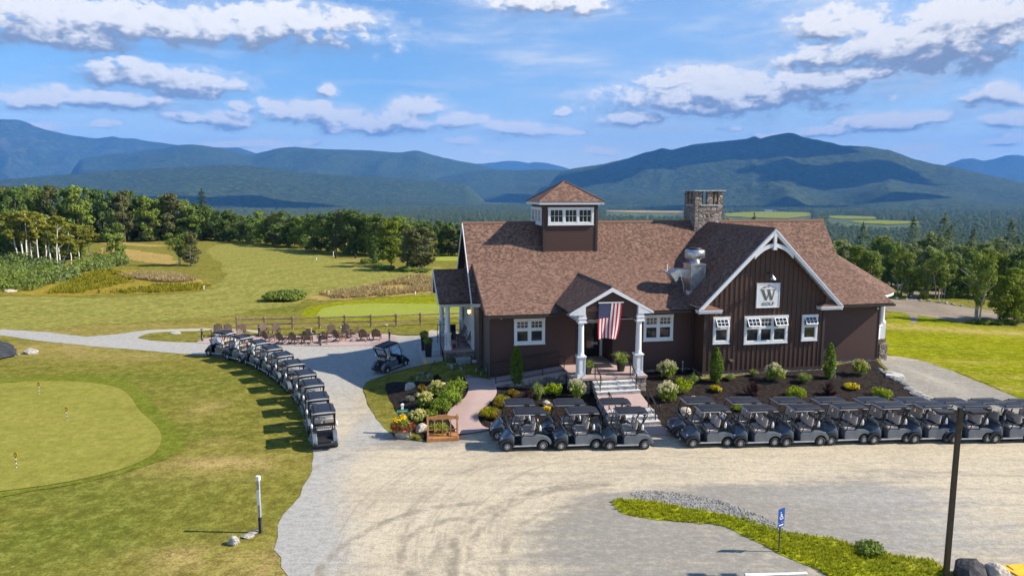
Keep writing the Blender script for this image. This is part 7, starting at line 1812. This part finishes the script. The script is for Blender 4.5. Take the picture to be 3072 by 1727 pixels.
# cedar bag rack
a, b = hit(*Z3(395, 992)), hit(*Z3(690, 978)); L = (b-a).length
t = tag(empty('bag_rack_stand', a, math.atan2(b.y-a.y, b.x-a.x)), 'honey brown cedar golf bag rack with a curved top rail', 'bag rack')
m = MB(); m.box((0, 0, .0), (L, .95, .02)); m.box((0, 0, .02), (L, .05, .16)); m.box((0, .90, .02), (L, .95, .16)); m.box((0, .05, .02), (.05, .90, .16)); m.box((L-.05, .05, .02), (L, .90, .16)); m.box((.02, .02, .161), (L-.02, .93, .20)); m.build('base', MT['cedar'], t)
for x in (.03, L-.11):
    m = MB(); m.hexa([(x,.08,.2), (x+.08,.08,.2), (x+.08,.17,.2), (x,.17,.2)], [(x,.40,1.32), (x+.08,.40,1.32), (x+.08,.49,1.32), (x,.49,1.32)]); m.hexa([(x,.80,.2), (x+.08,.80,.2), (x+.08,.88,.2), (x,.88,.2)], [(x,.50,1.30), (x+.08,.50,1.30), (x+.08,.57,1.30), (x,.57,1.30)]); m.box((x+.01, .20, .55), (x+.07, .75, .62)); m.build('side_frame', MT['cedar'], t)
m = MB(); n = 24; top = [(L*k/n, 1.24+.16*max(0, 1-abs(k/n-.5)/.34)**1.5-(.07 if abs(k/n-.5) < .06 else 0)) for k in range(n+1)]; bot = [(L*k/n, 1.03+.05*abs(math.sin(4*math.pi*k/n))) for k in range(n+1)]
for k in range(n): m.prism([top[k], top[k+1], bot[k+1], bot[k]], F2, .36, .41)
m.build('top_rail', MT['cedar'], t)
for k in (1, 2, 3):
    m = MB(); m.bar((L*k/4, .40, 1.06), (L*k/4, .30, .58), .05); m.bar((L*k/4, .30, .58), (L*k/4, .34, .2), .05); m.build('divider', MT['cedar'], t)
m = MB(); m.bar((.1, .32, .56), (L-.1, .32, .56), .05); m.build('mid_rail', MT['cedar'], t)
# putting green flags
for (x, y, top, lb) in ((*za([(236, 365)])[0], za([(236, 290)])[0][1], 'striped practice flag with yellow pennant, farthest on the putting green'), (*za([(402, 521)])[0], za([(398, 438)])[0][1], 'striped practice flag with yellow pennant, middle of the putting green'), (*za([(100, 808)])[0], za([(95, 708)])[0][1], 'striped practice flag with yellow pennant, nearest on the putting green')):
    t = thing_at('practice_flag', x, y, lb, 'golf flag', group='practice flags on the putting green', off=.03); h = zfor(t.location.x, t.location.y, top)-t.location.z
    m = MB()
    for k in range(8): m.lathe([(.016, h*k/8), (.016, h*(k+1)/8)], n=6, mi=k % 2)
    m.build('flagstick', [MT['white'], MT['black']], t)
    m = MB(); m.hexa([(.016,-.006,h-.24), (.13,-.03,h-.22), (.13,-.018,h-.22), (.016,.006,h-.24)], [(.016,-.006,h), (.11,-.03,h-.03), (.11,-.018,h-.03), (.016,.006,h)]); m.hexa([(-.10,.0,h-.22), (.016,-.006,h-.24), (.016,.006,h-.24), (-.10,.012,h-.22)], [(-.08,.0,h-.02), (.016,-.006,h), (.016,.006,h), (-.08,.012,h-.02)]); m.build('pennant', MT['yellow'], t)
    m = MB(); m.lathe([(.055, .003), (0, .0031)], n=12); m.build('cup', MT['black'], t)
# stakes far out on the fairway
for (x, y, hh, lb) in ((*ZH(1772, 950), 11, 'white marker stake at the tip of the meadow'), (*ZBB(903, 1078), 10, 'white marker stake below the tall grass, left'), (*ZBB(1716, 1082), 9, 'white marker stake below the tall grass near the house'), (*ZBB(945, 722), 15, 'white flagstick on the far green'), (*ZBB(786, 758), 13, 'white tee marker with a dark top on the far fairway')):
    t = thing_at('marker_stake', x, y, lb, 'stake', group='white marker stakes on the course'); sc = pxscale(t.location); m = MB(); m.lathe([(.07, -.1), (.07, hh*sc*.8)], n=7); m.build('stake', MT['white'], t); m = MB(); m.lathe([(.09, hh*sc*.8), (.09, hh*sc), (0, hh*sc+.02)], n=7); m.build('stake_top', MT['dark'] if 'dark' in lb else MT['white'], t)
for (x, y, lb) in ((*ZBB(968, 738), 'small dark post left of the tee box on the far fairway'), (*ZBB(1152, 740), 'dark bin beside the far tan mound')):
    t = thing_at('course_post', x, y, lb, 'post'); m = MB(); m.lathe([(.16, 0), (.20, .8), (.22, .82), (0, .9)], n=10); m.build('bin', MT['pot'], t)
# pots by the entry, tall planters, cooler, bucket and barrel on the side porch
def potted(name, u, v, z, r, h, label, kind='leaf_grass', ph=.7):
    t = empty(name, W(u, v, z)); tag(t, label, 'potted plant'); m = MB(); m.lathe([(r*.62, 0), (r*.7, .02), (r, h*.96), (r*1.06, h*.97), (r*1.06, h), (r*.85, h), (r*.8, h*.92), (0, h*.9)], n=16); m.build('pot', MT['pot'], t)
    rnd = random.Random(int(u*100)); m = MB(); blades(m, rnd, (0, 0, h*.9), r*2.2, ph, 120, .018, 0, .8); leaves(m, rnd, (0, 0, h+.05), (r*1.5, r*1.5, .22), 380, .09, 1); m.build('plant', [MT[kind], MT['leaf_mid']], t)
potted('entry_planter', -4.98, -2.55, ZF, .25, .5, 'dark pot with green grass plant left of the entry door'); potted('entry_planter', -2.78, -2.2, ZF, .30, .6, 'dark pot with spiky green plant right of the entry door', ph=.85)
for u, v, lb in ((-14.0, 6.6, 'tall black planter at the near corner of the porch step'), (-14.15, 8.9, 'tall black planter at the far corner of the porch step')):
    t = empty('tall_planter', W(u, v, 1.12), AZ); tag(t, lb, 'planter', 'black planters by the side porch'); m = MB(); m.hexa([(-.2,-.2,0), (.2,-.2,0), (.2,.2,0), (-.2,.2,0)], [(-.25,-.25,.95), (.25,-.25,.95), (.25,.25,.95), (-.25,.25,.95)]); m.build('pot', MT['black'], t)
    rnd = random.Random(int(v)); m = MB(); leaves(m, rnd, (0, 0, 1.15), (.36, .36, .30), 500, .1); m.build('plant', MT['leaf_mid'], t)
t = empty('cooler', W(-11.75, 4.75, .82), AZ+.05); tag(t, 'grey cooler chest standing at the porch base', 'cooler')
m = MB(); m.box((-.50,-.25,0), (.50,.25,.46)); m.build('chest', MT['cooler'], t, bevel=.03); m = MB(); m.box((-.52,-.27,.461), (.52,.27,.56)); m.box((-.10,-.30,.36), (.10,-.262,.48)); m.build('lid', MT['roofedge'], t, bevel=.02)
t = empty('small_cooler', W(-10.95, 4.6, .85), AZ); tag(t, 'small blue and white cooler right of the grey chest', 'cooler')
m = MB(); m.box((-.20,-.14,0), (.20,.14,.26)); m.build('chest', MT['steel'], t, bevel=.02); m = MB(); m.box((-.21,-.15,.261), (.21,.15,.34)); m.build('lid', MT['flagwhite'], t, bevel=.02)
t = empty('red_bucket', W(-12.2, 6.2, ZF)); tag(t, 'small red bucket on the side porch floor', 'bucket'); m = MB(); m.lathe([(.10,0), (.14,.26), (.15,.26), (.15,.28), (.12,.28), (.09,.02), (0,.02)], n=14); m.build('pail', MT['red'], t)
t = empty('barrel', W(-12.05, 9.3, ZF)); tag(t, 'tall black barrel on the side porch by the chair', 'barrel'); m = MB(); m.lathe([(.27,0), (.29,.06), (.30,.5), (.29,1.05), (.31,1.06), (.31,1.1), (0,1.12)], n=18); m.build('drum', MT['black'], t)
t = empty('stone_trough', W(-12.55, 4.75, .72), AZ); tag(t, 'low stone trough with a dark leafy plant by the porch post', 'planter'); m = MB(); m.box((-.32,-.2,0), (.32,.2,.34)); m.build('trough', MT['boulder_grey'], t, bevel=.03); rnd = random.Random(3); m = MB(); leaves(m, rnd, (0,0,.48), (.42,.30,.22), 320, .1); m.build('plant', MT['leaf_deep'], t)
ln = empty('porch_lantern', W(-11.15, 6.0, 4.2), AZ); tag(ln, 'lit lantern hanging on the side porch wall', 'lamp')
m = MB(); m.lathe([(.02,.50), (.02,.34), (.11,.32), (.12,.30)], n=10); m.lathe([(.10,0), (.11,.02), (.02,.03)], n=10); m.build('lantern_frame', MT['black'], ln)
lm = bpy.data.materials.new('lantern_glow'); lm.use_nodes = True; b_ = lm.node_tree.nodes['Principled BSDF']; b_.inputs['Base Color'].default_value = (1, .8, .4, 1); b_.inputs['Emission Color'].default_value = (1, .62, .18, 1); b_.inputs['Emission Strength'].default_value = 2.5
m = MB(); m.lathe([(.085,.03), (.09,.29)], n=10); m.build('lantern_glass', lm, ln)
# golf trolleys on the shaded lawn
def trolley(px, py, rz, label, tilt=1.0):
    t = thing_at('golf_trolley', px, py, label, 'golf trolley', rz, 'golf trolleys on the shaded lawn')
    m = MB(); m.tube([(-.45,0,.30), (.15,0,.42), (.75,0,1.02*tilt)], .022, 6); m.tube([(.15,0,.42), (.05,-.3,.16)], .016, 5); m.tube([(.15,0,.42), (.05,.3,.16)], .016, 5); m.tube([(.75,-.12,1.02*tilt), (.75,.12,1.02*tilt)], .022, 6); m.tube([(-.45,0,.30), (-.62,0,.12)], .018, 5); m.bar((-.42,-.14,.30), (-.42,.14,.30), .04); m.build('frame', MT['black'], t)
    for x, y, r in ((.05, -.32, .17), (.05, .32, .17), (-.64, 0, .12)):
        m = MB(); m.lathe([(r*.6,-.03), (r*.97,-.035), (r,-.02), (r,.02), (r*.97,.035), (r*.6,.03)], (x, y, r), 'y', 16); m.lathe([(0,-.015), (r*.3,-.02), (r*.3,.02), (0,.015)], (x, y, r), 'y', 8)
        for k in range(5): a_ = 6.283*k/5; m.bar((x, y, r), (x+r*.7*math.cos(a_), y, r+r*.7*math.sin(a_)), .018)
        m.build('wheel', MT['cooler'], t)
zt_ = z2(1060, 1020, 6.44)
trolley(*zt_([(1400, 735)])[0], .75, 'push trolley with a raised handle, left one on the shaded lawn'); trolley(*zt_([(1985, 555)])[0], 2.2, 'push trolley farther back near the grey cooler', .8); trolley(*zt_([(2470, 640)])[0], 1.6, 'push trolley leaning beside the ramp rail', .8)
t = thing_at('garden_stake', *zt_([(1395, 550)])[0], 'small yellow tag on a thin stake in the shaded lawn', 'marker'); m = MB(); m.bar((0,0,0), (0,0,.4), .02); m.build('stake', MT['straw'], t); m = MB(); m.box((-.09,-.01,.4), (.09,.01,.58)); m.build('tag', MT['yellow'], t)
for (x, y, lb) in ((*Z3(1, 1), ''),): pass
for (q, lb) in ((Z4(352, 418), 'short white meter post at the inner gable corner'), (Z4(2005, 490), 'short white pipe stub by the right arborvitae')):
    t = thing_at('pipe_stub', *q, lb, 'pipe'); m = MB(); m.lathe([(.035, -.1), (.035, .62), (.045, .62), (.045, .72), (0, .73)], n=8); m.build('pipe', MT['white'], t)
t = thing_at('path_light', *z2(1760, 1100, 7.242)([(1582, 990)])[0], 'small black path light right of the lower steps', 'path light'); m = MB(); m.lathe([(.02, 0), (.02, .34)], n=6); m.build('stem', MT['black'], t); m = MB(); m.lathe([(.07, .34), (.06, .42), (0, .46)], n=10); m.build('cap', MT['black'], t)
# white paint line and a notched yellow block standing in for yellow lettering
zone('parking_line', MT['white'], [tuple(hit(x, y)[:2]) for x, y in [(2235, 1722), (2420, 1716), (2425, 1724), (2240, 1731)]], .035, .5, ragged=.05)
t = thing_at('yellow_lettering', 3050, 1712, 'notched yellow block standing in for cropped yellow lettering in the right corner', 'board', .1)
m = MB(); m.prism([(-.42,.0), (-.30,-.02), (-.22,-.30), (.9,-.30), (.9,.22), (-.08,.22), (-.10,.0), (-.17,-.02), (-.20,.22), (-.42,.22)], lambda a, b, c: (a, b*1.5, c), 0, .06); m.build('plate', MT['yellow'], t)

# ------------------------------------------------------------------ unseen cumulus added above the frame to throw shade on the far slopes
def shade_cloud(px, py, r, sx, sy, seed):
    a, e = pdir(px, py); p = Vector((r*math.sin(a), r*math.cos(a), CH+r*e)); c = p+sd*((2550-p.z)/sd.z)
    rnd = random.Random(seed); bm = bmesh.new(); bmesh.ops.create_icosphere(bm, subdivisions=5, radius=1.0)
    for v in bm.verts:
        q = v.co.normalized(); k = 1+.55*mnoise.fractal(q*1.7+Vector((seed*3.1, 0, 0)), 1.0, 2.0, 5); v.co = Vector((q.x*sx*k, q.y*sy*k, q.z*(150 if q.z > 0 else 40)*k))
    me = bpy.data.meshes.new('shade_cloud'); bm.to_mesh(me); bm.free(); me.materials.append(MT['flagwhite'])
    o = bpy.data.objects.new('shade_cloud', me); o.location = c; tag(link(o), kind='structure')
for i, (px, py, r, sx, sy) in enumerate(((1560, 418, 6600, 750, 520), (1700, 385, 7100, 450, 420), (1960, 372, 7100, 620, 380), (2180, 415, 6400, 700, 300), (2060, 478, 4700, 800, 230), (640, 462, 4300, 620, 190))): shade_cloud(px, py, r, sx, sy, i+2)

# golf bags standing on the bag wells of a few carts
def bag(x, y, h, off, mat, label):
    c, q = math.cos(h), math.sin(h); lx, ly = -.86, off; t = empty('golf_bag', (x+c*lx-q*ly, y+q*lx+c*ly, gz(x, y)+.50), h); tag(t, label, 'golf bag', 'golf bags on the carts')
    m = MB(); m.tube([(0,0,0), (.02,0,.3), (.07,0,.86)], [.14, .135, .15], 12); m.box((-.17,-.09,.12), (-.11,.09,.5)); m.build('bag_body', MT[mat], t)
    m = MB()
    for k in range(7):
        a = k*.9; p = Vector((.07+.07*math.cos(a), .07*math.sin(a), .84)); e = p+Vector((.03+.03*math.cos(a), .04*math.sin(a), .18+.03*(k % 3))); m.tube([p, e], .008, 4); m.sphere(e, .035, 6, 4)
    m.build('clubs', MT['steel'], t)
carts = sorted([o for o in COL.objects if o.get('category') == 'golf cart' and o.get('group') == 'golf carts parked right of the steps' and o['label'].startswith('front')], key=lambda o: o.location.x)
for k, off, mat, lb in ((0, .2, 'pot', 'black golf bag on the cart next to the steps, near side'), (0, -.18, 'blue', 'blue golf bag on the cart next to the steps, far side'), (5, .18, 'blue', 'blue golf bag on the third cart from the right edge')):
    o = carts[k]; bag(o.location.x, o.location.y, o.rotation_euler[2], off, mat, lb)
